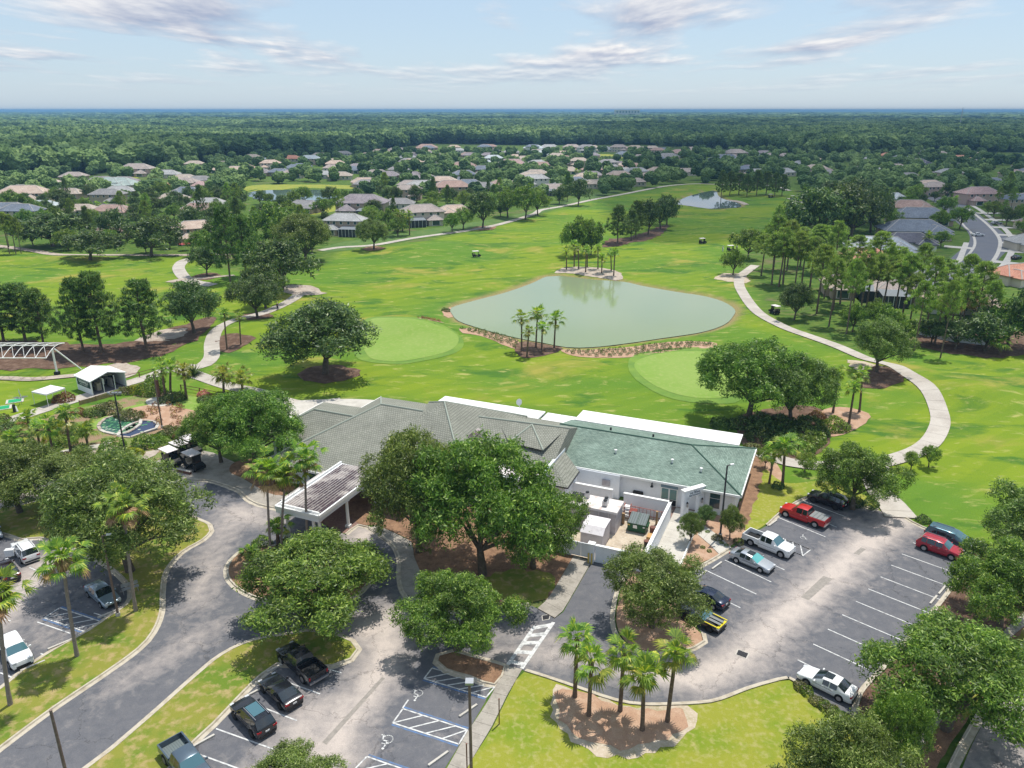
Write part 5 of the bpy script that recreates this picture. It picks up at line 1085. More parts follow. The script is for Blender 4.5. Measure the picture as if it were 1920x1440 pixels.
    if extra == 'camaro':
        for s in (-1, 1): MB().box((1.5, s * .26, .965), (1.5, .34, .02)).build('hood_stripe', M['greycover'], root)
        for s in (-1, 1): MB().box((1.55, s * .86, .90), (1.6, .10, .05)).build('hood_edge', PAINT['yellow'], root)
        MB().box((2.22, 0, .74), (.25, 1.55, .12)).build('front_edge', PAINT['yellow'], root)
    if extra == 'open_door':
        MB().box((.75, w0 + .38, .72), (.55, .95, .75), -0.6).build('open_door', pm, root)
    return root
M['greycover'] = mat('grey_bed_cover', (0.20, 0.21, 0.21), 0.7)
def park(kind, col, nose, tail, label, **k):
    a = G(*nose); b = G(*tail); c = (a + b) / 2; d = a - b; return make_car(kind, col, (c.x, c.y, 0.028), math.atan2(d.y, d.x), label, **k)
# the stall direction, to line vehicles up in their bays
def parkd(kind, col, c, sgn, label, da=0.0, **k):
    g = G(*c); d = SD * sgn; return make_car(kind, col, (g.x, g.y, 0.028), math.atan2(d.y, d.x) + da, label, **k)
parkd('sedan', 'white', (1549, 1291), -1, 'white sedan with a dark sunroof at the lower end of the right lot', extra='sunroof')
parkd('sedan', 'silver', (1409, 1059), 1, 'silver sedan with a turquoise-tinted windshield below the white pickup', wind='sunshade', extra='sunroof')
parkd('pickup', 'white', (1440, 1028), 1, 'silver-white crew cab pickup with an open black bed', cat='pickup truck', wind='blueglass')
parkd('pickup', 'red', (1507, 975), -1, 'red pickup with a grey folding bed cover', extra='cover', cat='pickup truck')
parkd('suv', 'black', (1550, 945), -1, 'black suv parked in tree shade at the top of the right lot', extra='plainroof')
parkd('van', 'teal', (1778, 1017), 1, 'blue-grey minivan beside the crimson suv at the top right', wind='blueglass', cat='van')
parkd('suv', 'crimson', (1761, 1036), 1, 'crimson suv half under the right-hand oak', wind='blueglass')
parkd('sedan', 'navy', (1322, 1126), -1, 'dark blue sedan half hidden by the lot oak')
parkd('coupe', 'black', (1314, 1166), 1, 'black coupe with yellow edges on its striped hood', wind='blueglass', extra='camaro')
parkd('pickup', 'black', (566, 1254), -1, 'black pickup at the head of the centre row', cat='pickup truck')
parkd('coupe', 'black', (527, 1305), -1, 'black coupe between the black pickup and the black suv')
parkd('suv', 'black', (476, 1355), -1, 'black suv with a blue-tinted glass roof in the centre row', extra='panorama')
parkd('pickup', 'greyblue', (352, 1444), 1, 'grey-blue pickup with a ribbed open bed at the bottom edge', cat='pickup truck', extra='grey_bed', wind='blueglass')
parkd('suv', 'white', (32, 1232), 1, 'white suv nose-in to the verge in the left lot', wind='blueglass', extra='plainroof')
parkd('sedan', 'bluegrey', (194, 1123), 1, 'silver-blue sedan in tree shade beside the striped bay', wind='car_glass', da=0.08)
parkd('sedan', 'maroon', (14, 1078), -1, 'very dark red sedan cut by the left edge')
parkd('suv', 'white', (50, 1042), -1, 'white suv with its front door open', extra='open_door')
parkd('sedan', 'bluegrey', (-18, 1003), 1, 'pale blue car just showing at the left edge')
M['bikeframe'] = M['steel']
t = empty('park_bench', (*G(246, 1112), 0.12), 0.6, 'small metal bench on the verge behind the silver-blue sedan', 'bench')
for s in (-.6, .6): MB().box((s, 0, .22), (.05, .4, .44)).build('leg', M['steel'], t)
for k in range(3): MB().box((0, -.15 + k * .15, .45), (1.4, .1, .03)).build('seat_slat', M['steel'], t)
for k in range(3): MB().box((0, .24, .6 + k * .12), (1.4, .03, .08)).build('back_slat', M['steel'], t)

# ------------------------------------------------------------------ golf carts
def make_cart(loc, rz, label, roof='cart_white', body='plastic', group='golf carts'):
    t = empty('golf_cart', loc, rz, label, 'golf cart', group); t.scale = (.95,) * 3
    q = MB(); pr = [(1.35, .3), (1.4, .66), (.80, .9), (.62, .42), (-.1, .40), (-.1, .66), (-.95, .72), (-1.15, .6), (-1.15, .28)]
    k = len(pr); w_ = .58
    vs = [(x, w_, z) for x, z in pr] + [(x, -w_, z) for x, z in pr]; bmf = [(i, (i + 1) % k, (i + 1) % k + k, i + k)[::-1] for i in range(k)]
    tri = tessellate_polygon([[Vector((x, z, 0)) for x, z in pr]])
    q.add(vs, bmf + [tuple(f) for f in tri] + [tuple(i + k for i in f)[::-1] for f in tri]); q.build('body', M[body], t)
    MB().box((-.28, 0, .74), (.5, 1.05, .12)).build('seat', M['seat'], t); MB().box((-.58, 0, 1.02), (.12, 1.05, .45)).build('seat_back', M['seat'], t)
    for x in (.72, -.85):
        for y in (-.5, .5): MB().tube((x, y, .6), (x * .93, y, 1.82), .022, n=5).build('roof_post', M['plastic'], t)
    MB().box((-.22, 0, 1.85), (1.95, 1.3, .07)).build('roof', M[roof], t)
    MB().add([(.78, -.48, .85), (.78, .48, .85), (.68, .48, 1.78), (.68, -.48, 1.78)], [(0, 1, 2, 3)]).build('windshield', M['car_glass'], t)
    MB().tube((.5, .25, .75), (.3, .25, 1.05), .02, n=5).build('steering_column', M['plastic'], t)
    for x in (.78, -.72):
        for s in (-1, 1):
            wh = MB().tube((x, s * .42, .23), (x, s * .62, .23), .23, n=12).build('wheel', M['tyre'], t); MB().tube((x, s * .60, .23), (x, s * .635, .23), .13, n=10).build('rim', M['rim'], wh)
    for s in (-.25, .25): MB().tube((-1.05, s, .5), (-1.2, s, 1.25), .13, .15, 8).build('golf_bag', M['plastic'], t)
    return t
ca = math.atan2(-UU.y, -UU.x) + math.pi
for p, l in [((322, 873), 'golf cart at the lower left of the parked pair row, roof clearly visible'), ((341, 861), 'middle golf cart of the slanting row on the apron'), ((360, 850), 'golf cart at the back of the slanting row, partly under the oak'), ((365, 880), 'golf cart standing alone below the row, nearest the walkway')]:
    g_ = G(*p); make_cart((g_.x, g_.y, .1), math.atan2(SD.y, SD.x) + .12, l).scale = (1.1,) * 3
def oncourse(p, rz, l):
    g_ = G(*p); return make_cart((g_.x, g_.y, hz(g_.x, g_.y) + .02), rz, l)
oncourse((893, 482), .3, 'golf cart alone on the bright left fairway'); oncourse((1317, 457), .4, 'golf cart on the fairway right of the grove'); oncourse((1370, 471), .2, 'golf cart beside the golfers near the right-hand trees')
oncourse((1452, 588), 2.0, 'dark golf cart on the cart path by the small oak'); oncourse((1486, 374), .2, 'tiny golf cart beside the far green'); oncourse((1445, 371), .2, 'tiny golf cart under the far pines')
g_ = G(206, 720); make_cart((g_.x, g_.y, .05), 2.0, 'golf cart standing inside the open pavilion')
# sand trailer / marker stones etc. near the carts
t = empty('low_wall', (*G(345, 888), 0.1), _al, 'low rusty-brown wall stub beside the parked carts', 'wall'); MB().box((0, 0, .18), (2.2, .25, .36)).build('core', M['brown'], t); MB().box((0, 0, .38), (2.3, .32, .05)).build('coping', M['concrete'], t)

# ------------------------------------------------------------------ people (golfers seen from afar)
M['skin'] = mat('skin', (0.45, 0.27, 0.19), 0.6); M['cloth_white'] = mat('white_cloth', (0.7, 0.7, 0.7), 0.9); M['cloth_dark'] = mat('dark_cloth', (0.03, 0.03, 0.05), 0.9)
def person(p, rz, label, shirt, trousers, arm=0.0, club_=True):
    g_ = G(*p); z = hz(g_.x, g_.y) + .02
    root = empty('person', (g_.x, g_.y, z), rz, label, 'person')
    V = [(0, 0, .98), (0, 0, 1.18), (0, 0, 1.40), (0, 0, 1.50), (0, .01, 1.60), (0, .01, 1.70), (-.19, 0, 1.40), (-.25, .02, 1.14), (-.22, .18, .95), (.19, 0, 1.40), (.25, .02 + arm * .2, 1.14 + arm * .1), (.20, .18 + arm * .2, .95 + arm * .3), (-.10, 0, .90), (-.12, .02, .50), (-.13, -.02, .08), (-.13, .13, .04), (.10, 0, .90), (.13, .02, .50), (.15, -.02, .08), (.15, .13, .04)]
    Ed = [(0, 1), (1, 2), (2, 3), (3, 4), (4, 5), (2, 6), (6, 7), (7, 8), (2, 9), (9, 10), (10, 11), (0, 12), (12, 13), (13, 14), (14, 15), (0, 16), (16, 17), (17, 18), (18, 19)]
    rad = [.15, .145, .15, .065, .095, .085, .065, .048, .035, .065, .048, .035, .095, .068, .045, .04, .095, .068, .045, .04]
    def skin(name, idx, m, grow=0.0):
        mp = {a: i for i, a in enumerate(idx)}; me = bpy.data.meshes.new(name); me.from_pydata([V[i] for i in idx], [(mp[a], mp[b]) for a, b in Ed if a in mp and b in mp], [])
        o = link(name, me, root); md = o.modifiers.new('skin', 'SKIN'); me.skin_vertices[0].data[0].use_root = True
        for i, a in enumerate(idx): me.skin_vertices[0].data[i].radius = (rad[a] + grow,) * 2
        o.modifiers.new('sub', 'SUBSURF').levels = 1; o.modifiers['sub'].render_levels = 1
        dg = bpy.context.evaluated_depsgraph_get(); m2 = bpy.data.meshes.new_from_object(o.evaluated_get(dg)); o.modifiers.clear(); o.data = m2; m2.materials.clear(); m2.materials.append(m); m2.shade_smooth(); return o
    skin('body', list(range(20)), M['skin']); skin('shirt', [0, 1, 2, 6, 7, 9, 10], shirt, .018); skin('trousers', [0, 12, 13, 14, 16, 17, 18], trousers, .02)
    MB().tube((0, .01, 1.72), (0, .01, 1.80), .10, .07, 10).build('cap', M['cloth_white'], root)
    if club_: MB().tube((.18, .2, .95), (.25, .75, .05), .012, n=5).build('golf_club', M['steel'], root)
person((1355, 472), .5, 'golfer in white standing left of the cart on the fairway', M['cloth_white'], M['cloth_white'], .8)
person((1381, 470), 2.5, 'golfer in white standing right of the cart by the trees', M['cloth_white'], M['cloth_dark'])
person((521, 582), 1.0, 'person in dark clothes walking on the path by the left oaks', M['cloth_dark'], M['cloth_dark'], 0, False)

# ------------------------------------------------------------------ range side: pavilion, tent, mats, truss
pc = G(180, 727); t = empty('golf_pavilion', (pc.x, pc.y, 0.03), R(-32), 'white-roofed open golf pavilion with a dark lettered banner on its side wall', 'pavilion')
M['banner'] = mat('dark_green_banner', (0.02, 0.05, 0.045), 0.7); M['stallfloor'] = mat('grey_rubber_floor', (0.16, 0.15, 0.17), 0.9)
pw, pl = 4.4, 6.4         # x across banner side .. y depth
bl, br_, tr_, tl_ = G(147, 730), G(175, 742), G(226, 724), G(195, 712)
ax = (br_ - bl); ax_l = ax.length; axn = ax.normalized(); ay = Vector((-axn.y, axn.x)); dep = (tr_ - br_).dot(ay)
t.location = (br_.x, br_.y, 0.05); t.rotation_euler = (0, 0, math.atan2(axn.y, axn.x))
W_ = ax_l; Dp = max(5.2, dep)
MB().box((-W_ / 2, Dp / 2, 0.03), (W_, Dp, 0.06)).build('floor', M['stallfloor'], t)
MB().box((-W_ / 2, 0, 1.1), (W_, 0.08, 2.2)).build('side_wall', M['wall_white'], t); MB().box((-W_ / 2, Dp, 1.1), (W_, 0.08, 2.2)).build('side_wall', M['wall_white'], t); MB().box((-W_, Dp / 2, 1.1), (0.08, Dp, 2.2)).build('back_wall', M['shed'], t)
for y in (0, Dp / 3, 2 * Dp / 3, Dp): MB().box((0, y, 1.15), (.1, .1, 2.3)).build('post', M['trim'], t)
for y in (Dp / 3, 2 * Dp / 3): MB().box((-W_ / 2, y, 0.9), (W_ * .7, 0.05, 1.4)).build('divider', M['shed'], t)
q = MB(); h0, h1 = 2.3, 3.15; o_ = .25
A = [(-W_ - o_, -o_, h0), (o_, -o_, h0), (o_, Dp + o_, h0), (-W_ - o_, Dp + o_, h0), (-W_ - o_, Dp / 2, h1), (o_, Dp / 2, h1)]
q.add(A + [(x, y, z - .12) for x, y, z in A], [(0, 1, 5, 4), (3, 4, 5, 2), (0, 6, 7, 1), (1, 7, 11, 5), (5, 11, 8, 2), (2, 8, 9, 3), (3, 9, 10, 4), (4, 10, 6, 0), (6, 10, 11, 7), (9, 8, 11, 10)]); q.build('roof', M['roof_flat'], t)
MB().box((-W_ / 2, -.06, 1.45), (W_ * .86, .03, 1.0)).build('banner', M['banner'], t)
text('lettering', 'GREENFIELD', W_ * .115, M['trim'], t, (-W_ / 2, -.08, 1.62), (math.pi / 2, 0, 0), bold=True); text('lettering', 'GOLF ACADEMY', W_ * .07, M['trim'], t, (-W_ / 2, -.08, 1.22), (math.pi / 2, 0, 0))
MB().box((-1.2, 1.4, .8), (.9, .6, 1.2)).build('bench', M['seat'], t); MB().box((-1.3, 2.2, 1.5), (1.2, .1, .8)).build('screen', M['trim'], t)
# tent
ta, tb, tc_ = G(63, 733, 2.05), G(88, 738, 2.05), G(118, 728, 2.05); c0 = (ta + tc_) / 2; t = empty('canopy_tent', (c0.x, c0.y, 0), math.atan2((tb - ta).y, (tb - ta).x), 'white pop-up canopy tent on the practice ground', 'tent')
for x in (-1.5, 1.5):
    for y in (-1.5, 1.5): MB().box((x, y, 1.05), (.05, .05, 2.1)).build('leg', M['trim'], t)
q = MB().add([(-1.55, -1.55, 2.05), (1.55, -1.55, 2.05), (1.55, 1.55, 2.05), (-1.55, 1.55, 2.05), (0, 0, 2.55), (-1.55, -1.55, 1.85), (1.55, -1.55, 1.85), (1.55, 1.55, 1.85), (-1.55, 1.55, 1.85)], [(0, 1, 4), (1, 2, 4), (2, 3, 4), (3, 0, 4), (0, 5, 6, 1), (1, 6, 7, 2), (2, 7, 8, 3), (3, 8, 5, 0)]); q.build('canopy', M['cloth_white'], t)
M['mat_green'] = mat('green_range_mat', (0.02, 0.30, 0.12), 0.9)
for p, l in [((5, 765), 'green driving mat with a white border at the left edge'), ((28, 752), 'green driving mat next to the golf bag')]:
    g_ = G(*p); t = empty('driving_mat', (g_.x, g_.y, .03), R(28), l, 'golf mat', 'driving mats'); MB().box((0, 0, .02), (2.3, 1.9, .04)).build('border', M['concrete'], t); MB().box((0, 0, .045), (1.7, 1.5, .02)).build('turf', M['mat_green'], t)
g_ = G(28, 772); t = empty('golf_bag_stand', (g_.x, g_.y, 0), .4, 'dark golf bag stand with white bag on the practice ground', 'golf bag')
MB().tube((0, -.25, 0), (0, .05, 1.1), .18, .2, 10).build('bag', M['plastic'], t); MB().tube((.3, -.1, 0), (.15, .1, .8), .17, .14, 10).build('bag', M['cloth_white'], t)
for k in range(5): MB().tube((.05 * k - .1, .05, 1.0), (.08 * k - .15, .12, 1.45), .012, n=4).build('golf_club', M['steel'], t)
for s in (-.35, .35): MB().tube((s, .35, 0), (0, .05, .9), .015, n=4).build('stand_leg', M['steel'], t)
g_ = G(41, 758); t = empty('flag_stand', (g_.x, g_.y, 0), .4, 'white four-armed feather flag stand beside the driving mats', 'flag stand')
MB().tube((0, 0, 0), (0, 0, 2.0), .03, n=6).build('pole', M['steel'], t)
for k in range(4):
    a = k * math.pi / 2; c_, s_ = math.cos(a), math.sin(a); MB().add([(0, 0, 1.0), (c_ * .35, s_ * .35, 1.25), (c_ * 1.0, s_ * 1.0, 1.15), (c_ * .35, s_ * .35, .85), (0, 0, 1.04), (c_ * .35, s_ * .35, 1.29), (c_ * 1.0, s_ * 1.0, 1.19), (c_ * .35, s_ * .35, .89)], [(0, 1, 2, 3)[::-1], (4, 5, 6, 7), (0, 4, 5, 1), (1, 5, 6, 2), (2, 6, 7, 3), (3, 7, 4, 0)]).build('vane', M['cloth_white'], t)
MB().add([(-.08, -.03, 1.9), (.12, -.03, 1.2), (.12, .03, 1.2), (-.08, .03, 1.9), (0, 0, 2.5)], [(0, 1, 2, 3), (0, 1, 4), (1, 2, 4), (2, 3, 4), (3, 0, 4)]).build('sail', M['cloth_white'], t)
# arched white truss frame on legs
a_, b_ = G(93, 704), G(122, 688); c_ = G(75, 675, 3.2)
t = empty('truss_frame', (a_.x, a_.y, 0), 0, 'long white arched truss frame standing on slanted legs by the pines', 'frame')
L = t.location
zt = HT(a_, 656); xr_ = a_.x + 1.0; n = 16; bay = 1.75; y0 = a_.y - 1.5; y1 = a_.y + 4.2
rails = {}
for nm_, yy, zz in (('front', y0, zt - .9), ('mid', (y0 + y1) / 2, zt + .35), ('back', y1, zt - .1)):
    MB().tube((xr_ - L.x, yy - L.y, zz), (xr_ - n * bay - L.x, yy - L.y, zz), .08, n=6).build('rail', M['trim'], t); rails[nm_] = (yy, zz)
for k in range(n + 1):
    x = xr_ - k * bay - L.x; q = MB(); pts = []
    for j in range(7):
        u = j / 6; y = y0 + (y1 - y0) * u; z = (zt - .9) * (1 - u) + (zt - .1) * u + math.sin(u * math.pi) * .7; pts.append((x, y - L.y, z))
    for p, r_ in zip(pts, pts[1:]): q.tube(p, r_, .05, n=5)
    q.build('arch_rib', M['trim'], t)
    if k < n: MB().tube(pts[0], (pts[3][0] - bay, pts[3][1], pts[3][2]), .03, n=4).build('brace', M['trim'], t); MB().tube((x - bay, pts[3][1], pts[3][2]), (x, pts[6][1], pts[6][2]), .03, n=4).build('brace', M['trim'], t)
for k in (0.0, 12):
    MB().tube((xr_ - k * bay - L.x, y0 + 2 - L.y, 0), (xr_ - k * bay - L.x, y0 + 2 - L.y, zt), .16, n=8).build('leg', M['trim'], t)
    MB().tube((xr_ - k * bay - L.x + 2.6, y0 + 4.6 - L.y, 0), (xr_ - k * bay - L.x + .4, y0 + 2 - L.y, zt), .11, n=8).build('leg', M['trim'], t)
    MB().box((xr_ - k * bay - L.x, y0 + 2 - L.y, .25), (.7, .7, .5)).build('foot', M['plastic'], t)
# low timber walls / rails along the garden path
def rail_fence(pts, h, label, name='garden_fence', m='wood', kind='board'):
    W = gp(pts); c = sum(W, Vector((0, 0))) / len(W); t = empty(name, (c.x, c.y, 0), 0, label, 'fence')
    for a, b in zip(W, W[1:]):
        d = b - a; ang = math.atan2(d.y, d.x); k = max(1, int(d.length / 2.2))
        for i in range(k):
            p = a + d * (i + .5) / k - c; 
            for z in ([.15, .38, .61] if kind == 'board' else [h * .5, h]): MB().box((p.x, p.y, z), (d.length / k - .04, .05, .2 if kind == 'board' else .07), ang).build('board', M[m], t)
            p = a + d * i / k - c; MB().box((p.x, p.y, h / 2), (.12, .12, h + .1), ang).build('post', M[m], t)
    return t
rail_fence([(150, 760), (210, 744), (280, 722)], .75, 'low timber retaining wall below the pavilion path')
rail_fence([(228, 716), (262, 708), (292, 700)], .9, 'dark rail fence between path and grass above the pavilion', m='brown', kind='rail')
rail_fence([(340, 732), (375, 738), (410, 746)], .9, 'dark rail fence below the path near the short palms', m='brown', kind='rail')
# ------------------------------------------------------------------ vegetation
LM = {}
LM['oak'] = leafmat('oak_leaves', (0.042, 0.100, 0.012), (0.150, 0.250, 0.030), (0.34, 0.44, 0.09), 0.38)
LM['oak_grey'] = leafmat('grey_green_oak_leaves', (0.052, 0.100, 0.018), (0.165, 0.235, 0.044), (0.36, 0.43, 0.14), 0.36)
LM['oak_dark'] = leafmat('dark_oak_leaves', (0.030, 0.066, 0.016), (0.095, 0.155, 0.036), (0.22, 0.28, 0.08), 0.28)
LM['lime'] = leafmat('fresh_green_leaves', (0.07, 0.14, 0.020), (0.20, 0.29, 0.045), (0.35, 0.42, 0.12), 0.42)
LM['pine'] = leafmat('pine_needles', (0.10, 0.175, 0.028), (0.26, 0.37, 0.065), (0.38, 0.45, 0.13), 0.38, 0.6)
LM['pine_dark'] = leafmat('dark_pine_needles', (0.034, 0.078, 0.014), (0.115, 0.195, 0.032), (0.24, 0.31, 0.07), 0.30, 0.6)
LM['palm'] = leafmat('palm_fronds', (0.070, 0.155, 0.020), (0.22, 0.34, 0.035), (0.50, 0.52, 0.07), 0.44, 0.6)
LM['palm_yellow'] = leafmat('yellowing_palm_fronds', (0.10, 0.15, 0.02), (0.30, 0.32, 0.05), (0.50, 0.42, 0.10), 0.40, 0.5)
LM['dead'] = leafmat('dead_frond_thatch', (0.16, 0.09, 0.04), (0.34, 0.22, 0.11), None, 0.2, 0.8)
LM['shrub_red'] = leafmat('red_bronze_leaves', (0.12, 0.05, 0.02), (0.28, 0.13, 0.06), (0.30, 0.28, 0.08), 0.3)
LM['shrub_yellow'] = leafmat('yellow_green_leaves', (0.12, 0.17, 0.01), (0.32, 0.36, 0.02), (0.45, 0.42, 0.04), 0.4)
LM['shrub_olive'] = leafmat('olive_shrub_leaves', (0.06, 0.08, 0.02), (0.16, 0.17, 0.06), (0.33, 0.28, 0.15), 0.3)
LM['bloom'] = leafmat('pink_blossom', (0.45, 0.12, 0.16), (0.60, 0.25, 0.30), (0.3, 0.3, 0.1), 0.3)
LM['cypress'] = leafmat('tan_cypress_foliage', (0.20, 0.16, 0.05), (0.36, 0.27, 0.11), (0.42, 0.30, 0.16), 0.3)
M['bark'] = mat('grey_brown_bark', (0.10, 0.08, 0.06), 0.95, (3, (0.17, 0.14, 0.11), 0.45, 0.7), None, (14, 0.5, 0.03))
M['pine_bark'] = mat('brown_pine_bark', (0.13, 0.10, 0.075), 0.95, (3, (0.25, 0.18, 0.13), 0.45, 0.7), None, (14, 0.5, 0.03))
M['palm_bark'] = mat('palm_trunk_bark', (0.13, 0.09, 0.065), 0.95, (5, (0.24, 0.17, 0.12), 0.5, 0.7), None, (20, 0.6, 0.03))
M['palm_bark_grey'] = mat('grey_palm_trunk', (0.24, 0.20, 0.17), 0.95, (5, (0.33, 0.28, 0.24), 0.5, 0.7), None, (20, 0.6, 0.03))

def leaves_mesh(name, P, D, size, m, rs, aspect=0.55, tipmode=None, jitter=0.75):
    """P centres, D preferred normals; every leaf a small rhombus of its own"""
    n = len(P); nr = D + rs.normal(0, jitter, (n, 3)); nr /= np.linalg.norm(nr, axis=1)[:, None] + 1e-9
    a = rs.normal(0, 1, (n, 3)) if tipmode is None else tipmode + rs.normal(0, 0.35, (n, 3))
    a -= (a * nr).sum(1)[:, None] * nr; a /= np.linalg.norm(a, axis=1)[:, None] + 1e-9; b = np.cross(nr, a)
    s = size * rs.uniform(0.65, 1.35, n)[:, None]
    V = np.stack([P - a * s, P + b * s * aspect * .5 - a * s * .1, P + a * s, P - b * s * aspect * .5 - a * s * .1], 1).reshape(-1, 3)
    me = bpy.data.meshes.new(name); me.vertices.add(n * 4); me.vertices.foreach_set('co', V.astype(np.float32).ravel())
    me.loops.add(n * 4); me.loops.foreach_set('vertex_index', np.arange(n * 4, dtype=np.int32)); me.polygons.add(n)
    me.polygons.foreach_set('loop_start', np.arange(0, n * 4, 4, dtype=np.int32)); me.polygons.foreach_set('loop_total', np.full(n, 4, np.int32))
    me.update(calc_edges=True); me.materials.append(m); return me

def unit(rs, n):
    v = rs.normal(0, 1, (n, 3)); return v / np.linalg.norm(v, axis=1)[:, None]
def broad_crown(name, seed, m, Rr=5.5, z0=1.2, z1=9.0, nl=24, ncl=1500, per=28, leaf=0.16, spread=0.30, droop=0.0):
    rs = np.random.RandomState(seed); lobes = []
    ph = rs.uniform(0, 6.28, 3); zc = z0 + (z1 - z0) * .42; hz2 = (z1 - z0) * .5; nl = int(nl * 1.7)
    for i in range(nl):
        a = i * 2.399 + rs.uniform(-.3, .3); t = (i + .5) / nl; el = math.asin(min(1, max(-1, 1 - 1.25 * t)))
        r = rs.uniform(.45, .98); rad = rs.uniform(.12, .26) * Rr
        r *= 1 + .20 * math.sin(2 * a + ph[0]) + .14 * math.sin(5 * a + ph[1]); c = np.array([math.cos(a) * math.cos(el) * Rr * r, math.sin(a) * math.cos(el) * Rr * r, zc + math.sin(el) * hz2 * rs.uniform(.55, .98)])
        lobes.append((c, rad))
    lobes.append((np.array([0, 0, zc + .3]), Rr * .42))
    C = np.array([l[0] for l in lobes]); Rd = np.array([l[1] for l in lobes])
    k = rs.choice(len(lobes), int(ncl * 1.9), p=Rd ** 2 / (Rd ** 2).sum()); d = unit(rs, len(k)); d[:, 2] = np.where((d[:, 2] < -.3) & (rs.rand(len(k)) < .7), -d[:, 2], d[:, 2])
    pos = C[k] + d * (Rd[k] * rs.uniform(.70, 1.12, len(k)))[:, None]
    dd = np.linalg.norm(pos[:, None, :] - C[None], axis=2) / Rd[None]; dd[np.arange(len(k)), k] = 9
    keep = dd.min(1) > .78; pos = pos[keep][:ncl]; d = d[keep][:ncl]
    pos[:, 2] = np.maximum(pos[:, 2], z0 - .3 + rs.uniform(-.5, .5, len(pos)) - droop * rs.rand(len(pos)))
    gap = np.sin(pos[:, 0] * 1.3 + ph[0]) * np.sin(pos[:, 1] * 1.4 + ph[1]) * np.sin(pos[:, 2] * 1.2 + ph[2]); g_ = gap < .34; pos = pos[g_]; d = d[g_]
    P = np.repeat(pos, per, 0) + rs.normal(0, spread, (len(pos) * per, 3)) * np.array([1, 1, .7]); D = np.repeat(d, per, 0) * .7 + np.array([0, 0, .55])
    return leaves_mesh(name, P, D, leaf, m, rs), [(C[i], Rd[i]) for i in range(len(C))]
def limbs(name, m, targets, base_r=.32, fork=2.0, lean=(0, 0), seed=1, nn=8):
    r = random.Random(seed); q = MB(); f = Vector((lean[0], lean[1], fork)); q.tube((0, 0, -.1), (lean[0] * .4, lean[1] * .4, fork * .5), base_r * 1.25, base_r, nn, False); q.tube((lean[0] * .4, lean[1] * .4, fork * .5), f, base_r, base_r * .8, nn, False)
    for c in targets:
        c = Vector(c); mid = f.lerp(c, .5) + Vector((r.uniform(-.3, .3), r.uniform(-.3, .3), r.uniform(-.1, .5))); q.tube(f - Vector((0, 0, .1)), mid, base_r * .5, base_r * .3, 6, False); q.tube(mid, c, base_r * .3, base_r * .08, 5, False)
        e = c + Vector((r.uniform(-1, 1), r.uniform(-1, 1), r.uniform(.2, .9))); q.tube(mid, e, base_r * .18, base_r * .05, 4, False)
    me = q.mesh(name, m); me.shade_smooth(); return me
VAR = {}
def broad(key, n, leafm, bark, **k):
    VAR[key] = []
    for i in range(n):
        me, lb = broad_crown(key + '_crown', hash(key) % 1 + 17 * i + len(key) * 131 + (len(VAR) * 7), leafm, **k)
        tg = [tuple(c) for c, r_ in lb[:: max(1, len(lb) // 9)]]
        VAR[key].append((limbs(key + '_trunk', bark, tg, k.get('tr', .30) if 'tr' in k else .30, 1.9, (random.Random(i).uniform(-.4, .4), random.Random(i + 9).uniform(-.4, .4)), i), me, 2 * (k.get('Rr', 5.5) + .3), k.get('z1', 9.0)))
broad('oak', 3, LM['oak'], M['bark'], ncl=1750, per=30, leaf=.15, spread=.24)
broad('oakgrey', 2, LM['oak_grey'], M['bark'], ncl=1650, per=30, leaf=.15, nl=30, spread=.24)
broad('oakdark', 2, LM['oak_dark'], M['bark'], ncl=1100, per=20, leaf=.22, z0=1.2, spread=.34)
broad('oakmid', 3, LM['oak'], M['bark'], ncl=420, per=16, leaf=.36, spread=.42, nl=18)
broad('oakmiddark', 3, LM['oak_dark'], M['bark'], ncl=420, per=16, leaf=.38, spread=.42, nl=18)
broad('lime', 2, LM['lime'], M['bark'], ncl=420, per=16, leaf=.32, spread=.38, nl=14)
broad('cypress', 1, LM['cypress'], M['bark'], Rr=3.5, z0=1.5, z1=9, ncl=360, per=18, leaf=.26, spread=.35, nl=14)

def pine_crown(name, seed, m, H=14.0, Rr=3.0, zb=.45, ncl=150, per=60, leaf=.34, dens=1):
    rs = np.random.RandomState(seed); P = []; D = []; T = []; lim = []
    for i in range(ncl):
        t = rs.rand() ** .8; z = H * (zb + (1 - zb) * t) - .3; rr = Rr * (1.0 - .75 * max(0, (t - .35) / .65)) * (.55 + .45 * min(1, t / .3)) * rs.uniform(.35, 1); a = rs.uniform(0, 6.283)
        c = np.array([math.cos(a) * rr, math.sin(a) * rr, z]); lim.append(c)
        s = rs.uniform(.32, .62)
        p = unit(rs, per) * (s * rs.rand(per)[:, None] ** .5) * np.array([1, 1, .75]); P.append(c + p); D.append(unit(rs, per) * .8); T.append(p / (s + 1e-6) * .6 + np.array([0, 0, .9]))
    P = np.concatenate(P); D = np.concatenate(D); T = np.concatenate(T)
    return leaves_mesh(name, P, D, leaf, m, rs, .22, T, .3), lim
def pine(key, n, leafm, H=14., **k):
    VAR[key] = []
    for i in range(n):
        me, lim = pine_crown(key + '_crown', 31 * i + len(key), leafm, H, **k); q = MB(); r = random.Random(i); lx = r.uniform(-.25, .25)
        q.tube((0, 0, -.1), (lx, 0, H * .5), .20, .15, 8, False); q.tube((lx, 0, H * .5), (0, 0, H * .97), .15, .03, 6, False)
        for c in lim[::4]: q.tube((lx * .5, 0, c[2] - .9), tuple(c), .05, .02, 4, False)
        t_ = q.mesh(key + '_trunk', M['pine_bark']); t_.shade_smooth(); VAR[key].append((t_, me, 2 * k.get('Rr', 3.0) + .6, H))
pine('pine', 3, LM['pine'], 14., Rr=3.5, zb=.57, ncl=115, per=75, leaf=.30)
pine('pinedark', 3, LM['pine_dark'], 14., Rr=3.9, zb=.22, ncl=240, per=42, leaf=.36)

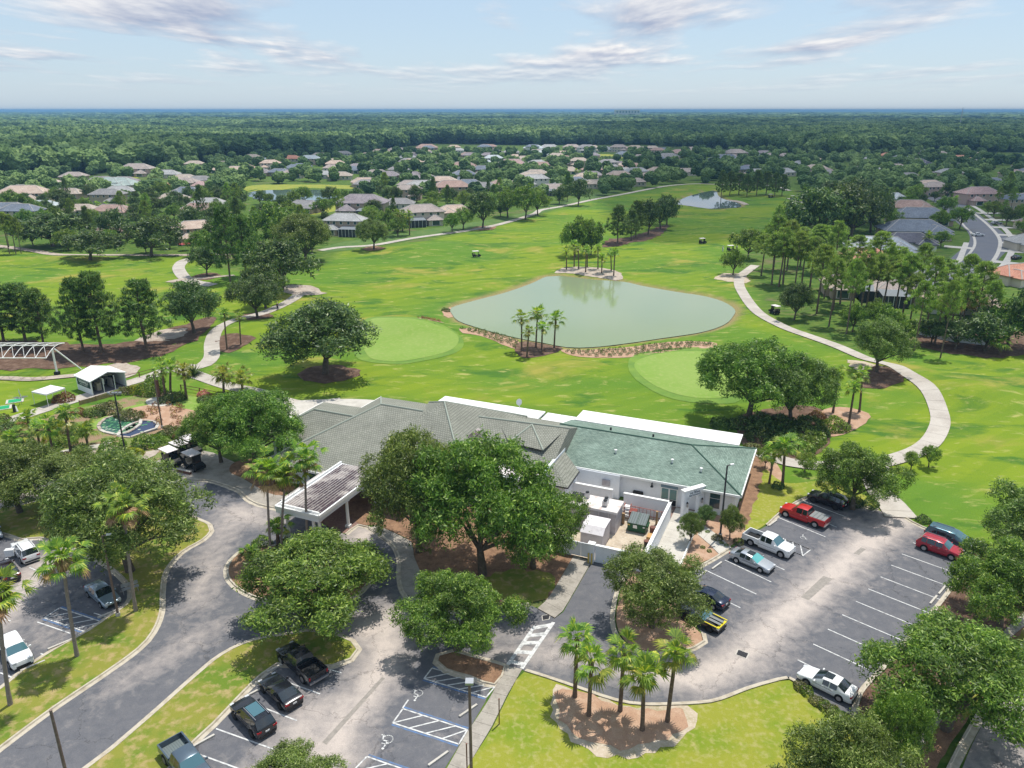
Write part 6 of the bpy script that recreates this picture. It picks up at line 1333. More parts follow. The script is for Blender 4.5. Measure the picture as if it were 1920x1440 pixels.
def fan(q, base, dirv, stem, size, blades, rr, fold=.35, droop=.5, spr=135):
    """one fan frond: stalk plus blades spread from its end"""
    d = Vector(dirv).normalized(); b = Vector(base); e = b + d * stem - Vector((0, 0, droop * .12 * stem)); side = d.cross(Vector((0, 0, 1))).normalized(); up = side.cross(d)
    q.tube(b, e, .022, .014, 3, False)
    for k in range(blades):
        a = (k / (blades - 1) - .5) * R(spr); dd = (d * math.cos(a) + side * math.sin(a)); L = size * (1 - .25 * abs(a) / R(105)) * rr.uniform(.85, 1.1)
        m1 = e + dd * L * .55 + up * .06; tip = e + dd * L - Vector((0, 0, droop * L * rr.uniform(.25, .6))); w_ = dd.cross(up).normalized() * L * .07
        q.add([e, m1 - w_, m1 + w_], [(0, 1, 2)]); q.add([m1 - w_, m1 + w_, tip], [(0, 2, 1)])
def palm_head(name, seed, mats, n=21, stem=.52, size=.95, blades=11, low=-0.75, dead=.16, spr=135):
    rr = random.Random(seed); q = MB()
    for i in range(n):
        t = (i + .5) / n; el = math.asin(max(-1, min(1, 1 - (1 - low) * t))); a = i * 2.399 + rr.uniform(-.2, .2)
        q.cur = 1 if rr.random() < (.75 if t > .74 else dead) else 0
        fan(q, (0, 0, 0), (math.cos(a) * math.cos(el), math.sin(a) * math.cos(el), math.sin(el)), stem * rr.uniform(.25, 2.1), size * rr.uniform(.8, 1.15), blades, rr, droop=.35 + .4 * t, spr=spr)
    return q.mesh(name, mats)
HEADS = {'sabal': [palm_head('sabal_head', s, [LM['palm'], LM['palm_yellow']], 17 + 2 * (s % 4)) for s in (1, 2, 3, 5, 6)],
         'yellow': [palm_head('yellow_sabal_head', s, [LM['palm_yellow'], LM['palm_yellow']], 30) for s in (4,)],
         'tall': [palm_head('fan_palm_head', s, [LM['palm'], LM['dead']], 38, .8, 1.0, 14, -.85, .02, 165) for s in (7, 8, 9)]}
def palm(base, top, label, kind='sabal', hs=1.0, r=.17, group=None, hfix=None, headpx=None, gz=None):
    b = G(*base); z = hz(b.x, b.y) if b.y > 90 else .05
    tx, ty = top; h = hfix or HT(b, ty)
    # lean: find where the crown centre sits at that height
    tp = G(tx, ty, h); ln = Vector((tp.x - b.x, 0)); ln.x = max(-1.6, min(1.6, ln.x))
    t = empty('palm_tree', (b.x, b.y, z), 0, label, 'palm tree', group); q = MB(); n = 7; bark = M['palm_bark_grey'] if kind == 'tall' else M['palm_bark']
    P = [Vector((ln.x * (i / n) ** 1.3, 0, (h - .1) * i / n)) for i in range(n + 1)]
    for i in range(n): q.tube(P[i], P[i + 1], r * (1.25 if i == 0 else 1.0 - .03 * i), r * (1.0 - .03 * (i + 1)), 8, False)
    if kind != 'tall': q.tube(P[-1] - Vector((0, 0, .9)), P[-1], r * 1.35, r * 1.1, 8, False)
    me = q.mesh('palm_trunk', bark); me.shade_smooth(); link('trunk', me, t)
    hd = link('crown', rnd.choice(HEADS[kind]), t, tuple(P[-1] + Vector((0, 0, .1))), rnd.uniform(0, 6.28), hs)
    if kind == 'tall':
        q = MB(); rr = random.Random(int(tx))
        for i in range(46):
            a = rr.uniform(0, 6.28); q.add([(P[-1].x, 0, h - rr.uniform(0, .5)), (P[-1].x + .45 * math.cos(a), .45 * math.sin(a), h - rr.uniform(.7, 1.6)), (P[-1].x + .35 * math.cos(a + .4), .35 * math.sin(a + .4), h - rr.uniform(.6, 1.7))], [(0, 1, 2)])
        q.build('skirt', LM['dead'], t)
    return t
def plant(kind, var, loc, rz, sc, label, cat, group=None, name='tree'):
    V = VAR[kind][var % len(VAR[kind])]; t = empty(name, loc, rz, label, cat, group); t.scale = sc; link('trunk', V[0], t); link('crown', V[1], t); return t
ZB = {'pine': .5, 'pinedark': .22}
NMK = {'oak': 'oak_tree', 'oakgrey': 'oak_tree', 'oakdark': 'oak_tree', 'oakmid': 'oak_tree', 'oakmiddark': 'oak_tree', 'lime': 'leafy_tree', 'pine': 'pine_tree', 'pinedark': 'pine_tree', 'cypress': 'cypress_tree'}
def T(kind, base, top, wpx, label, group=None, var=None, cat=None, dy=None):
    b = G(*base); V = VAR[kind][0]; h = HT(b, top); wd = wpx * mpp(b, h * .6); z = hz(b.x, b.y) if b.y > 90 else .05
    s = wd / V[2]
    # seen from above, a round crown's outline rises over its apex: solve the height whose outline reaches the row
    D = math.hypot(b.y, CAM_H); st_, ct_ = CAM_H / D, b.y / D; z0f = ZB.get(kind, .14); lo, hi = 2.0, 40.0; mp_ = mpp(b, h * .5); Rc = wd * .42
    for _ in range(30):
        m = (lo + hi) / 2; a_ = (1 - z0f) / 2 * m
        if PX(b.x, b.y, (1 + z0f) / 2 * m)[1] - math.hypot(a_ * ct_, Rc * st_) / mp_ > top: lo = m
        else: hi = m
    h = max(lo, wd * .42, 2.2)
    if base[1] > 700: print('TREE', kind, base, 'h', round(h, 1), 'wd', round(wd, 1), 'bottom row', round(PX(b.x, b.y, (1 + z0f) / 2 * h)[1] + math.hypot((1 - z0f) / 2 * h * ct_, Rc * st_) / mp_))
    sz = h / V[3]
    return plant(kind, var if var is not None else rnd.randrange(9), (b.x, b.y, z), rnd.uniform(0, 6.28), (s, s * (dy or 1), sz), label, cat or 'tree', group, NMK[kind])

# ---- trees of the clubhouse grounds
T('oak', (905,1078), 815, 300, 'biggest oak, centre of the picture, in front of the clubhouse roofs', var=0)
T('oakgrey', (785,1035), 808, 235, 'darker oak pressed against the left side of the biggest oak', var=0)
T('oak', (1000,1066), 900, 200, 'oak on the right of the central group, reaching towards the service yard', var=2)
T('oak', (597,1165), 990, 315, 'broad oak on the central island in front of the portico', var=1)
T('oak', (856,1222), 1066, 222, 'round oak beside the zebra crossing', var=2)
T('oakgrey', (1222,1176), 1020, 208, 'grey-green oak on the mulch island of the right lot', var=1)
T('oak', (480,876), 722, 205, 'oak over the parked golf carts left of the clubhouse', var=1); T('oak', (415,868), 745, 130, 'smaller oak leaning over the golf cart roofs', var=0)
T('oakgrey', (245,1072), 850, 310, 'wide oak in the left lot verge with tall palms before it', var=0); T('oakgrey', (130,962), 838, 200, 'oak behind the wide left-lot oak, below the garden', var=1); T('oakgrey', (38,962), 828, 190, 'oak at the left edge with a bare limb over the road', var=0)
T('oakdark', (610,705), 562, 230, 'lone spreading oak on the turf beside the left putting green', var=0)
T('oak', (1403,786), 630, 218, 'big oak with forked trunk right of the right putting green', var=0); T('oakgrey', (1482,797), 660, 160, 'oak joined to the forked-trunk oak behind the gable', var=1)
T('oak', (1598,955), 828, 170, 'oak hanging over the black suv at the top of the right lot', var=1)
T('oakgrey', (1940,1075), 895, 235, 'oak at the right edge above the blue-grey minivan', var=1)
T('oak', (1872,1190), 1012, 235, 'oak over the nose of the crimson suv', var=2); T('oak', (1772,1368), 1146, 345, 'largest roadside oak at the lower right with a leaning bare limb', var=1)
T('oakgrey', (1570,1570), 1345, 270, 'oak rising from the bottom edge in front of the white sedan', var=0); T('oak', (1672,1450), 1300, 120, 'oak at the bottom edge beside the street', var=0)
T('oakgrey', (560,1530), 1402, 215, 'oak whose top just shows at the bottom edge of the picture', var=1)
T('oakgrey', (1643,704), 603, 115, 'oak beside the curving cart path, in a ring of leaf litter', var=0)
T('oakdark', (1489,600), 528, 66, 'small dark oak beside the dark golf cart', var=0)
T('oakmid', (1374,516), 466, 46, 'small oak at the start of the right cart path'); T('oakmid', (1402,486), 425, 62, 'oak behind the golfers at the edge of the fairway')
T('oakdark', (484,603), 524, 95, 'dark oak beside the shell-covered path', var=1); T('oakdark', (365,628), 528, 112, 'dark oak in front of the fork of the left path', var=0)
T('oakmiddark', (388,518), 462, 56, 'small oak in a ring where the left path forks'); T('oakmiddark', (530,552), 452, 118, 'dark oak at the back of the clump left of the fairway'); T('oakmiddark', (498,578), 492, 88, 'dark oak at the front of the clump left of the fairway')
T('pinedark', (432,530), 388, 80, 'tall pine above the clump left of the fairway'); T('pinedark', (462,520), 405, 72, 'second tall pine of the clump left of the fairway')
T('oakgrey', (572,494), 402, 125, 'olive-green oak at the corner of the left fairway', var=0); T('oakmid', (520,470), 380, 90, 'leafy oak behind the olive-green corner oak')
T('oakmiddark', (170,490), 432, 110, 'low wide oak on the far side of the practice range'); T('oakmiddark', (284,482), 404, 112, 'round dark oak in front of the tan two-storey house'); T('oakmiddark', (100,462), 398, 130, 'dark oak mass left of the low wide oak'); T('oakmiddark', (225,455), 390, 70, 'dark oak between the low wide oak and the round oak')
for x, t_, w_ in ((18, 398, 40), (30, 402, 36), (40, 408, 30)): T('pine', (x, 476), t_, w_, 'slender pine of the trio at the far left path', 'trio of pines at the far left path')
for i, (x, y, t_, w_) in enumerate([(8,645,525,105),(48,642,528,110),(82,650,540,95),(157,660,520,95),(192,662,508,120),(276,657,522,125),(-45,650,520,85)]):
    T('pinedark', (x, y), t_, w_, 'pine in the row across the practice range, %s' % ['at the left edge', 'second from the left edge', 'third from the left, above the truss frame', 'with a bare leaning trunk', 'the tallest, in the middle of the row', 'the right-hand one, standing alone', 'mostly outside the left edge'][i], 'pines behind the practice range', var=i, dy=1.2)
T('oakmid', (1095,480), 404, 62, 'green oak left in the pair behind the far palms'); T('oakmid', (1078,482), 412, 56, 'leafy oak just behind the far palms'); T('oakmiddark', (1108,478), 425, 50, 'grey-green oak right in the pair behind the far palms')
for x, y, t_, w_, l in [(1158,458,386,58,'front pine of the grove in the middle of the fairway'),(1192,446,376,54,'second pine of the grove in the middle of the fairway'),(1183,452,392,40,'small pine inside the grove')]: T('pinedark', (x, y), t_, w_, l)
for x, y, t_, w_, l in [(1215,440,376,52,'oak in the middle of the fairway grove'),(1238,430,372,58,'grey oak at the back of the fairway grove'),(1250,422,366,48,'dark oak closing the fairway grove')]: T('oakmiddark', (x, y), t_, w_, l)
T('oakmiddark', (905,428), 360, 64, 'round oak in a mulch ring at the fairway edge'); T('oakgrey', (701,468), 410, 66, 'grey oak in a mulch ring at the fairway edge', var=1)
T('oakmiddark', (1084,386), 334, 44, 'dark round oak by the far cart path')
for x, y, t_, w_, l in [(952,408,350,52,'oak at the left of the trio by the house with screens'),(985,412,344,62,'middle oak of the trio by the house with screens'),(1008,404,352,48,'right oak of the trio by the house with screens')]: T('oakmid', (x, y), t_, w_, l)
for i, (x, y, t_, w_) in enumerate([(1530,455,352,120),(1592,450,345,120),(1632,436,350,78),(1560,435,338,100),(1650,398,345,50),(1610,420,335,90)]): T('oakmiddark', (x, y), t_, w_, 'large dark oak, %s of the mass beside the slate roofs' % ['front left', 'front middle', 'front right', 'back left', 'rightmost', 'back middle'][i], 'dark oak mass right of the fairway')
for i, x in enumerate([1352, 1368, 1385, 1400, 1418, 1436, 1452, 1466]): T('pinedark', (x, 369 - (i % 3) * 2), 318 + (i % 4) * 3, 30 + (i % 3) * 5, 'tall pine of the screen behind the far pond', 'pines behind the far pond')
PR = [(1427,517),(1447,533),(1460,538),(1468,533),(1490,540),(1503,534),(1518,542),(1531,588),(1545,560),(1554,612),(1562,582),(1575,570),(1587,626),(1596,603),(1612,590),(1625,575),(1638,588),(1655,580),(1676,592),(1690,600),(1705,610),(1714,657),(1735,620),(1752,646),(1763,671),(1780,625),(1800,640),(1822,632),(1845,645),(1475,508),(1500,500),(1530,512),(1560,520),(1600,530),(1640,540),(1680,548),(1720,560),(1450,505),(1765,590),(1800,600)]
for i, (x, y) in enumerate(PR):
    h = 11 + (i * 7 % 5) * .9; b = G(x, y); 
    T('pine', (x, y), PX(b.x, b.y, h)[1], 58 + (i * 5 % 4) * 6, 'slender pine with bare trunk in the belt beside the right cart path', 'pine belt beside the right cart path', var=i)
for x, y, t_, w_, l in [(1790,655,598,80,'dark tree under the pine belt near the tan roof'),(1845,658,585,100,'dark bushy tree at the right end of the pine belt'),(1890,650,560,110,'tree with drooping fronds at the right edge of the belt'),(1745,645,596,60,'dark understorey tree in the pine belt'),(1700,645,598,60,'green understorey tree in the pine belt'),(1660,630,570,60,'bright understorey tree in the pine belt'),(1925,660,540,90,'dark tree cut by the right edge'),(1640,612,560,50,'round clipped tree under the pines'),(1598,622,568,46,'clipped round bush under the pines')]:
    T('oakmiddark' if 'dark' in l else 'oakmid', (x, y), t_, w_, l)
T('cypress', (1822,596), 540, 60, 'tan-coloured cypress behind the pine belt', var=0); T('cypress', (1770,612), 545, 60, 'second tan cypress left of the larger one', var=0)
# ---- crape myrtles, small trees
for x, y, t_, w_, l in [(1707,883,845,38,'small crape myrtle right of the path end, nearer the lot'),(1741,876,832,42,'small crape myrtle out on the turf beside the path'),(1434,878,836,34,'small crape myrtle at the corner of the green roof'),(1509,886,845,38,'small crape myrtle between the palms and the lot oak'),(1293,1020,962,50,'olive shrub tree at the end of the ramp'),(1368,1012,950,50,'flowering shrub tree in front of the gable wall'),(1322,985,947,40,'dark glossy shrub beside the entrance arch')]:
    T('lime' if 'crape' in l else 'oakgrey' if 'olive' in l or 'flower' in l else 'oakdark', (x, y), t_, w_, l)
# ---- palms
GP = 'sabal palms on the near bank of the pond'
for (b, tp, l, hs) in [((978,660),(978,597),'left palm of the clump on the near bank of the pond',1.0),((988,670),(992,620),'shortest palm at the front of the near-bank clump',.8),((1004.7,652.5),(1008,590),'tallest palm of the near-bank clump',1.15),((1015.6,661),(1017,612),'palm right of the tallest in the near-bank clump',.85),((1039,653),(1042,597),'palm standing apart on the right of the near-bank clump',1.1)]: palm(b, tp, l, 'sabal', hs * 1.15, .16, GP)
GP = 'palms on the far bank of the pond'
for i, (b, tp) in enumerate([((1062,507),(1062,474)),((1076.5,501),(1076,460)),((1085,506),(1084,467)),((1098,512.5),(1099,470)),((1101,502),(1101,468)),((1121,507),(1121,466)),((1128,514),(1129,483)),((1146,510),(1145,477)),((1150.6,518),(1153,473))]): palm(b, tp, 'tall palm in the row on the far bank of the pond, %s from the left' % ['first', 'second', 'third', 'fourth', 'fifth', 'sixth', 'seventh', 'eighth', 'ninth'][i], 'sabal', 1.15, .17, GP)
GP = 'three palms in the bed right of the clubhouse'
for b, tp, l in [((1561.7,774),(1573,700),'left palm of the three in the round bed'),((1591.7,794),(1603,723),'front palm of the three in the round bed'),((1611,773),(1617,703),'right palm of the three in the round bed')]: palm(b, tp, l, 'sabal', 1.0, .17, GP)
palm((1466.7,910),(1472,835),'palm by the corner of the green roof','sabal',1.25,.18); palm((1442,907),(1452,850),'leaning palm half hidden at the corner of the green roof','sabal',.95,.14)
GP = 'sabal palms in the mulch bed of the front lawn'
for b, tp, l in [((1077.7,1308),(1082,1197),'back left palm of the five in the mulch bed'),((1104,1343),(1109,1238),'front left palm of the five in the mulch bed'),((1162.5,1334),(1170,1222),'middle palm of the five in the mulch bed'),((1204,1370),(1207,1268),'nearest palm of the five in the mulch bed'),((1251,1354),(1268,1224),'right-hand palm of the five in the mulch bed')]: palm(b, tp, l, 'sabal', 1.06, .16, GP)
GP = 'tall fan palms along the left verge'
for b, tp, l in [((145,1232),(116,1045),'tall fan palm before the striped bay of the left lot'),((255,1147),(230,948),'tallest fan palm in front of the wide left-lot oak'),((20,1323),(-4,1112),'tall fan palm cut by the left edge')]: palm(b, tp, l, 'tall', 1.0, .15, GP)
GP = 'tall fan palms beside the portico'
for b, tp, l in [((577,1026),(572,858),'right-hand and tallest palm beside the portico'),((528,1034),(536,890),'middle palm beside the portico'),((508,1040),(500,880),'left palm beside the portico')]: palm(b, tp, l, 'tall', 1.05, .13, GP)
palm((426,657),(420,588),'palm on the left of the path pair','sabal',1.0,.16); palm((452,649),(449,595),'palm on the right of the path pair','sabal',.85,.14)
GP = 'garden palms near the pavilion path'
for b, tp, l, k, hs in [((311,748),(303,690),'left palm of the garden trio by the path','sabal',1.1),((320,738),(320,682),'middle palm of the garden trio by the path','sabal',1.1),((350,748),(343,692),'right palm of the garden trio by the path','yellow',1.0),((420,738),(418,700),'short thick palm behind the cart oak','yellow',1.25),((455,732),(452,706),'short yellow palm behind the cart oak','yellow',1.15)]: palm(b, tp, l, k, hs, .2, GP)
GP = 'low palms in the garden'
for i, (b, tp, hs) in enumerate([((100,853),(90,800),1.15),((133,849),(122,775),1.2),((165,838),(160,805),1.2),((56,812),(52,785),1.1),((25,843),(22,818),1.15),((75,838),(68,800),.95),((-15,840),(-18,800),1.1)]): palm(b, tp, 'low garden palm, %s' % ['with a slim trunk below the hedge', 'the tallest of the garden row', 'nearest the lily pool', 'at the back by the path', 'near the left edge', 'between its taller neighbours', 'outside the left edge'][i], 'sabal', hs, .16, GP)
palm((470,1045),(472,1035),'dark low palm at the tip of the central island','sabal',.75,.2); palm((522,1030),(520,985),'low palm beside the portico column','sabal',.9,.2)
palm((1875,665),(1872,640),'low palm with long fronds under the right trees','sabal',1.5,.2); palm((1105,560),(1105,558),'x','sabal',.1,.1) if False else None
# agave-like dark plant
def spiky(p, r, label, m=None, n=60, cat='plant', name='agave_plant', group=None):
    g_ = G(*p); rs = np.random.RandomState(int(p[0])); q = MB()
    for i in range(n):
        a = rs.uniform(0, 6.28); el = rs.uniform(.15, 1.4); d = Vector((math.cos(a) * math.cos(el), math.sin(a) * math.cos(el), math.sin(el))); s = d.cross(Vector((0, 0, 1))).normalized() * r * .06
        q.add([tuple(-s), tuple(s), tuple(d * r * rs.uniform(.7, 1.1))], [(0, 1, 2)])
    o = q.build(name, m or LM['oak_dark'], None, (g_.x, g_.y, (hz(g_.x, g_.y) if g_.y > 90 else .05))); return tag(o, label, cat, group)
spiky((362, 705), 2.6, 'big dark spiky yucca beside the path fork', n=110, name='yucca_plant')

# ---- shrubs
def shrub_mesh(seed, m, n=900, leaf=.11, flat_=.75):
    rs = np.random.RandomState(seed); d = unit(rs, n); d[:, 2] = abs(d[:, 2]); P = d * rs.uniform(.6, 1.0, n)[:, None] ** .5 * np.array([1, 1, flat_]); P += .12 * np.sin(P[:, ::-1] * 5); return leaves_mesh('shrub', P, d, leaf, m, rs, .6)
SH = {k: [shrub_mesh(s, LM[v]) for s in (3, 4)] for k, v in (('green', 'oak'), ('lime', 'lime'), ('dark', 'oak_dark'), ('red', 'shrub_red'), ('yellow', 'shrub_yellow'), ('olive', 'shrub_olive'), ('bloom', 'bloom'))}
SHS = {'tiny': [shrub_mesh(9, LM['oak_dark'], 60, .28, 1.1)], 'tinyred': [shrub_mesh(10, LM['shrub_red'], 60, .28, 1.1)]}
def shrub(k, p, r, label, group=None, zs=1.0, name='shrub', S=SH):
    g_ = G(*p) if not isinstance(p, Vector) else p; o = link(name, rnd.choice(S[k]), None, (g_.x, g_.y, (hz(g_.x, g_.y) if g_.y > 90 else .05)), rnd.uniform(0, 6.28), (r, r, r * zs)); return tag(o, label, 'shrub', group)
GARD = [('yellow',(258,735),1.5,'yellow-green hedge shrub below the pavilion path'),('olive',(235,738),1.3,'olive shrub below the pavilion path'),('green',(285,738),2.2,'tall pale-green shrub left of the garden palms'),('green',(290,720),1.8,'silver-leaved shrub touching the path'),('dark',(330,750),1.7,'dark shrub at the foot of the garden palms'),('dark',(312,754),1.3,'small dark shrub under the left garden palm'),('red',(118,752),1.6,'red-bronze shrub right of the canopy tent'),('red',(150,778),1.2,'bronze shrub below the timber wall'),('olive',(200,772),1.9,'olive shrub behind the floodlight post'),('lime',(170,778),1.3,'round lime shrub in the garden'),('dark',(185,780),1.1,'dark shrub between lime and olive shrubs'),('olive',(250,785),1.6,'olive shrub left of the red mulch bed'),('olive',(232,782),1.3,'smaller olive shrub behind the pool'),
 ('lime',(210,845),1.9,'large lime shrub beside the floodlight post'),('yellow',(248,858),1.4,'yellow shrub below the dark pool'),('green',(278,835),1.9,'fine-leaved shrub below the dark pool'),('lime',(305,838),1.2,'bright lime shrub above the parked carts'),('olive',(325,815),1.3,'olive shrub above the golf carts'),('dark',(258,845),1.0,'dark low shrub beside the yellow shrub'),('lime',(112,835),1.5,'lime shrub between two garden palms'),('yellow',(105,800),1.2,'yellow shrub in the left garden'),('yellow',(70,800),1.0,'small yellow shrub in the left garden'),('red',(82,855),1.2,'red shrub near the garden kerb'),('dark',(45,835),1.5,'dark shrub in the left garden'),('dark',(10,812),1.6,'dark shrub at the left edge of the garden'),('olive',(0,790),1.4,'olive shrub at the left edge by the path'),('green',(140,812),1.4,'green shrub behind the palm row'),('dark',(150,845),1.1,'dark low shrub beside the garden path'),('green',(15,860),1.8,'green shrub at the lower left of the garden'),('olive',(60,870),1.6,'olive shrub above the left-edge oak'),
 ('bloom',(383,742),1.0,'pink flowering shrub beside the path below the rails'),('dark',(381,752),1.0,'dark shrub under the pink blossom'),('lime',(400,760),1.2,'lime shrub right of the pink blossom'),('green',(345,860),1.0,'small green shrub beside the cart stand'),
 ('lime',(1562,805),1.7,'bright lime clipped shrub beside the palm bed'),('lime',(1525,830),1.5,'lime clipped hedge end behind the gable'),('dark',(1500,815),1.8,'dark shrub behind the gable'),('dark',(1455,838),1.6,'dark shrub beside the canopy corner'),('dark',(1350,800),1.3,'dark shrub under the forked-trunk oak'),('dark',(1420,822),1.6,'dark shrub left of the canopy corner'),('dark',(1385,800),1.5,'dark shrub at the foot of the forked trunk'),('red',(1530,785),1.1,'red-tinged shrub behind the lime hedge'),('dark',(1470,800),1.7,'dark shrub between trunk and lime hedge'),('dark',(1538,815),1.2,'dark shrub below the red-tinged shrub'),('lime',(1500,850),1.5,'lime hedge shrub running down to the corner palm'),('lime',(1512,838),1.5,'lime hedge shrub in the middle of the hedge behind the gable'),('dark',(1440,812),1.9,'dark shrub behind the canopy corner bush'),('dark',(1480,832),1.7,'dark shrub in front of the hedge behind the gable'),('dark',(1425,795),1.6,'dark shrub right of the forked trunk'),('dark',(1515,800),1.7,'dark shrub at the head of the hedge'),('olive',(1410,845),1.1,'olive shrub at the back corner of the green roof'),
 ('dark',(1458,915),.8,'dark low shrub at the foot of the corner palm'),('dark',(1730,978),.8,'dark shrub at the kerb above the minivan'),('dark',(1838,1030),.8,'dark shrub right of the minivan nose'),('dark',(1560,935),1.0,'dark low shrub behind the black suv'),('dark',(1600,945),1.0,'dark low hedge shrub at the top of the right lot'),('dark',(1630,950),1.0,'dark hedge shrub left of the path mouth'),
 ('green',(490,1022),1.0,'dark green shrub near the portico palms'),('dark',(470,1038),.9,'dark shrub at the left tip of the island'),('lime',(620,1020),1.2,'lime shrub at the back of the island'),('lime',(590,1014),1.0,'lime shrub under the portico edge'),('olive',(540,1030),1.2,'olive shrub among the portico palm trunks'),
 ('olive',(1345,1012),.6,'small olive shrub left of the lamp post'),('olive',(1384,1018),.6,'small olive shrub right of the lamp post'),('dark',(836,582),1.0,'reed clump at the left tip of the pond')]
for k, p, r_, l in GARD: shrub(k, p, r_ * (1.25 if p[0] > 1300 and p[1] < 860 else 1.05), l, 'shrubs of the clubhouse gardens')
for i, (x, y) in enumerate([(1500,1290),(1512,1300),(1530,1318),(1545,1326),(1560,1336),(1575,1346),(1590,1356),(1606,1366),(1622,1378)]): shrub('green' if i % 2 else 'olive', (x, y), .62, 'low hedge shrub in the strip beside the white sedan', 'hedge beside the white sedan')
for i, (x, y) in enumerate([(1306,985),(1316,992),(1326,999),(1353,1020),(1362,1024),(1330,1035),(1318,1028)]): shrub('lime', (x, y), .28, 'tiny border plant along the entrance path', 'border plants by the entrance path')
_r = random.Random(4)
for i in range(34):
    x, y = _r.uniform(-30, 255), _r.uniform(792, 882)
    if not (180 < x < 305 and y < 826) and y < 885 - max(0, x - 120) * .12: shrub(_r.choice(['green', 'dark', 'olive', 'lime', 'green', 'yellow', 'red', 'olive']), (x, y), _r.uniform(.7, 1.5), 'shrub in the mixed planting between the low palms and the pools', 'mixed planting of the garden')
for i in range(14): shrub(_r.choice(['olive', 'green', 'dark', 'red']), (_r.uniform(285, 345), _r.uniform(800, 842)), _r.uniform(.6, 1.1), 'shrub in the border above the parked golf carts', 'border above the golf carts')
# rows of young plants in the mulch strips by the pond
def fill(poly, n, seed, k='tiny', lab='young dark-leaved plant in the mulch strip by the pond', grp='young plants in the pond strips', r=(.28, .45)):
    rs = random.Random(seed); P = gp(poly); xs = [p.x for p in P]; ys = [p.y for p in P]; c = 0; S = []
    while c < n:
        x, y = rs.uniform(min(xs), max(xs)), rs.uniform(min(ys), max(ys))
        if inside(P, np.array([x]), np.array([y]))[0] and all((x - a) ** 2 + (y - b) ** 2 > .6 for a, b in S):
            S.append((x, y)); shrub(k, Vector((x, y)), rs.uniform(*r), lab, grp, 1.3, 'young_plant', SHS); c += 1
fill([(865,624),(885,617),(925,624),(960,634),(972,645),(966,655),(930,642),(900,632)], 60, 1); fill([(1055,658),(1100,658),(1170,654),(1240,645),(1300,642),(1340,646),(1290,653),(1240,660),(1180,668),(1120,670),(1078,666)], 110, 2)
fill([(783,609),(800,606),(825,607),(828,611),(812,616),(792,615)], 16, 3, 'tinyred')
fill([(255,765),(300,758),(350,765),(368,775),(360,800),(330,815),(300,800),(262,785)], 22, 4, 'tinyred', 'small bronze tuft in the red mulch of the garden', 'bronze tufts in the garden mulch', (.35, .6))
M['gardenmix'] = mat('planted_border_soil', (0.25, 0.165, 0.10), .95, (.35, (0.13, 0.19, 0.035), .46, .54, 6), (9, (.36, .28, .17), .5, .7, 6), (14, .6, .06))
# ------------------------------------------------------------------ garden: beds, turf, lily pool
bed('garden_ground', [(-60,880),(-60,810),(20,800),(80,785),(130,768),(190,758),(260,740),(300,735),(370,745),(420,765),(430,790),(370,820),(330,850),(290,885),(200,888),(100,890),(20,895)], M['gardenmix'], 0.03, 0.2, 1, False, 20)
bed('garden_turf', [(225,768),(262,758),(300,752),(300,758),(262,768),(235,778),(220,776)], M['green'], 0.05, 0, .8, False)
bed('garden_turf', [(318,758),(335,746),(365,744),(378,752),(395,766),(380,772),(340,766),(325,765)], M['green'], 0.05, 0, .8, False)
bed('garden_turf', [(200,780),(180,790),(160,795),(140,800),(170,806),(200,800),(215,790)], M['green'], 0.05, 0, .8, False)
bed('red_mulch_bed', [(232,772),(255,764),(305,758),(340,766),(362,770),(366,780),(350,800),(330,822),(300,805),(262,795),(240,785)], M['mulch_pale'], 0.06, .1, .7, False, 21)
bed('garden_path', [(275,750),(300,744),(318,752),(322,760),(300,763),(278,760)], M['concrete'], 0.07, 0, .8, False)
bed('garden_path', [(70,872),(75,858),(120,845),(190,832),(215,822),(200,836),(150,850),(100,865)], M['concrete'], 0.07, 0.05, .8, False)
bed('garden_path', [(165,850),(200,838),(232,838),(262,850),(300,842),(280,860),(220,866),(180,862)], M['path_shell'], 0.065, 0.05, .8, False)
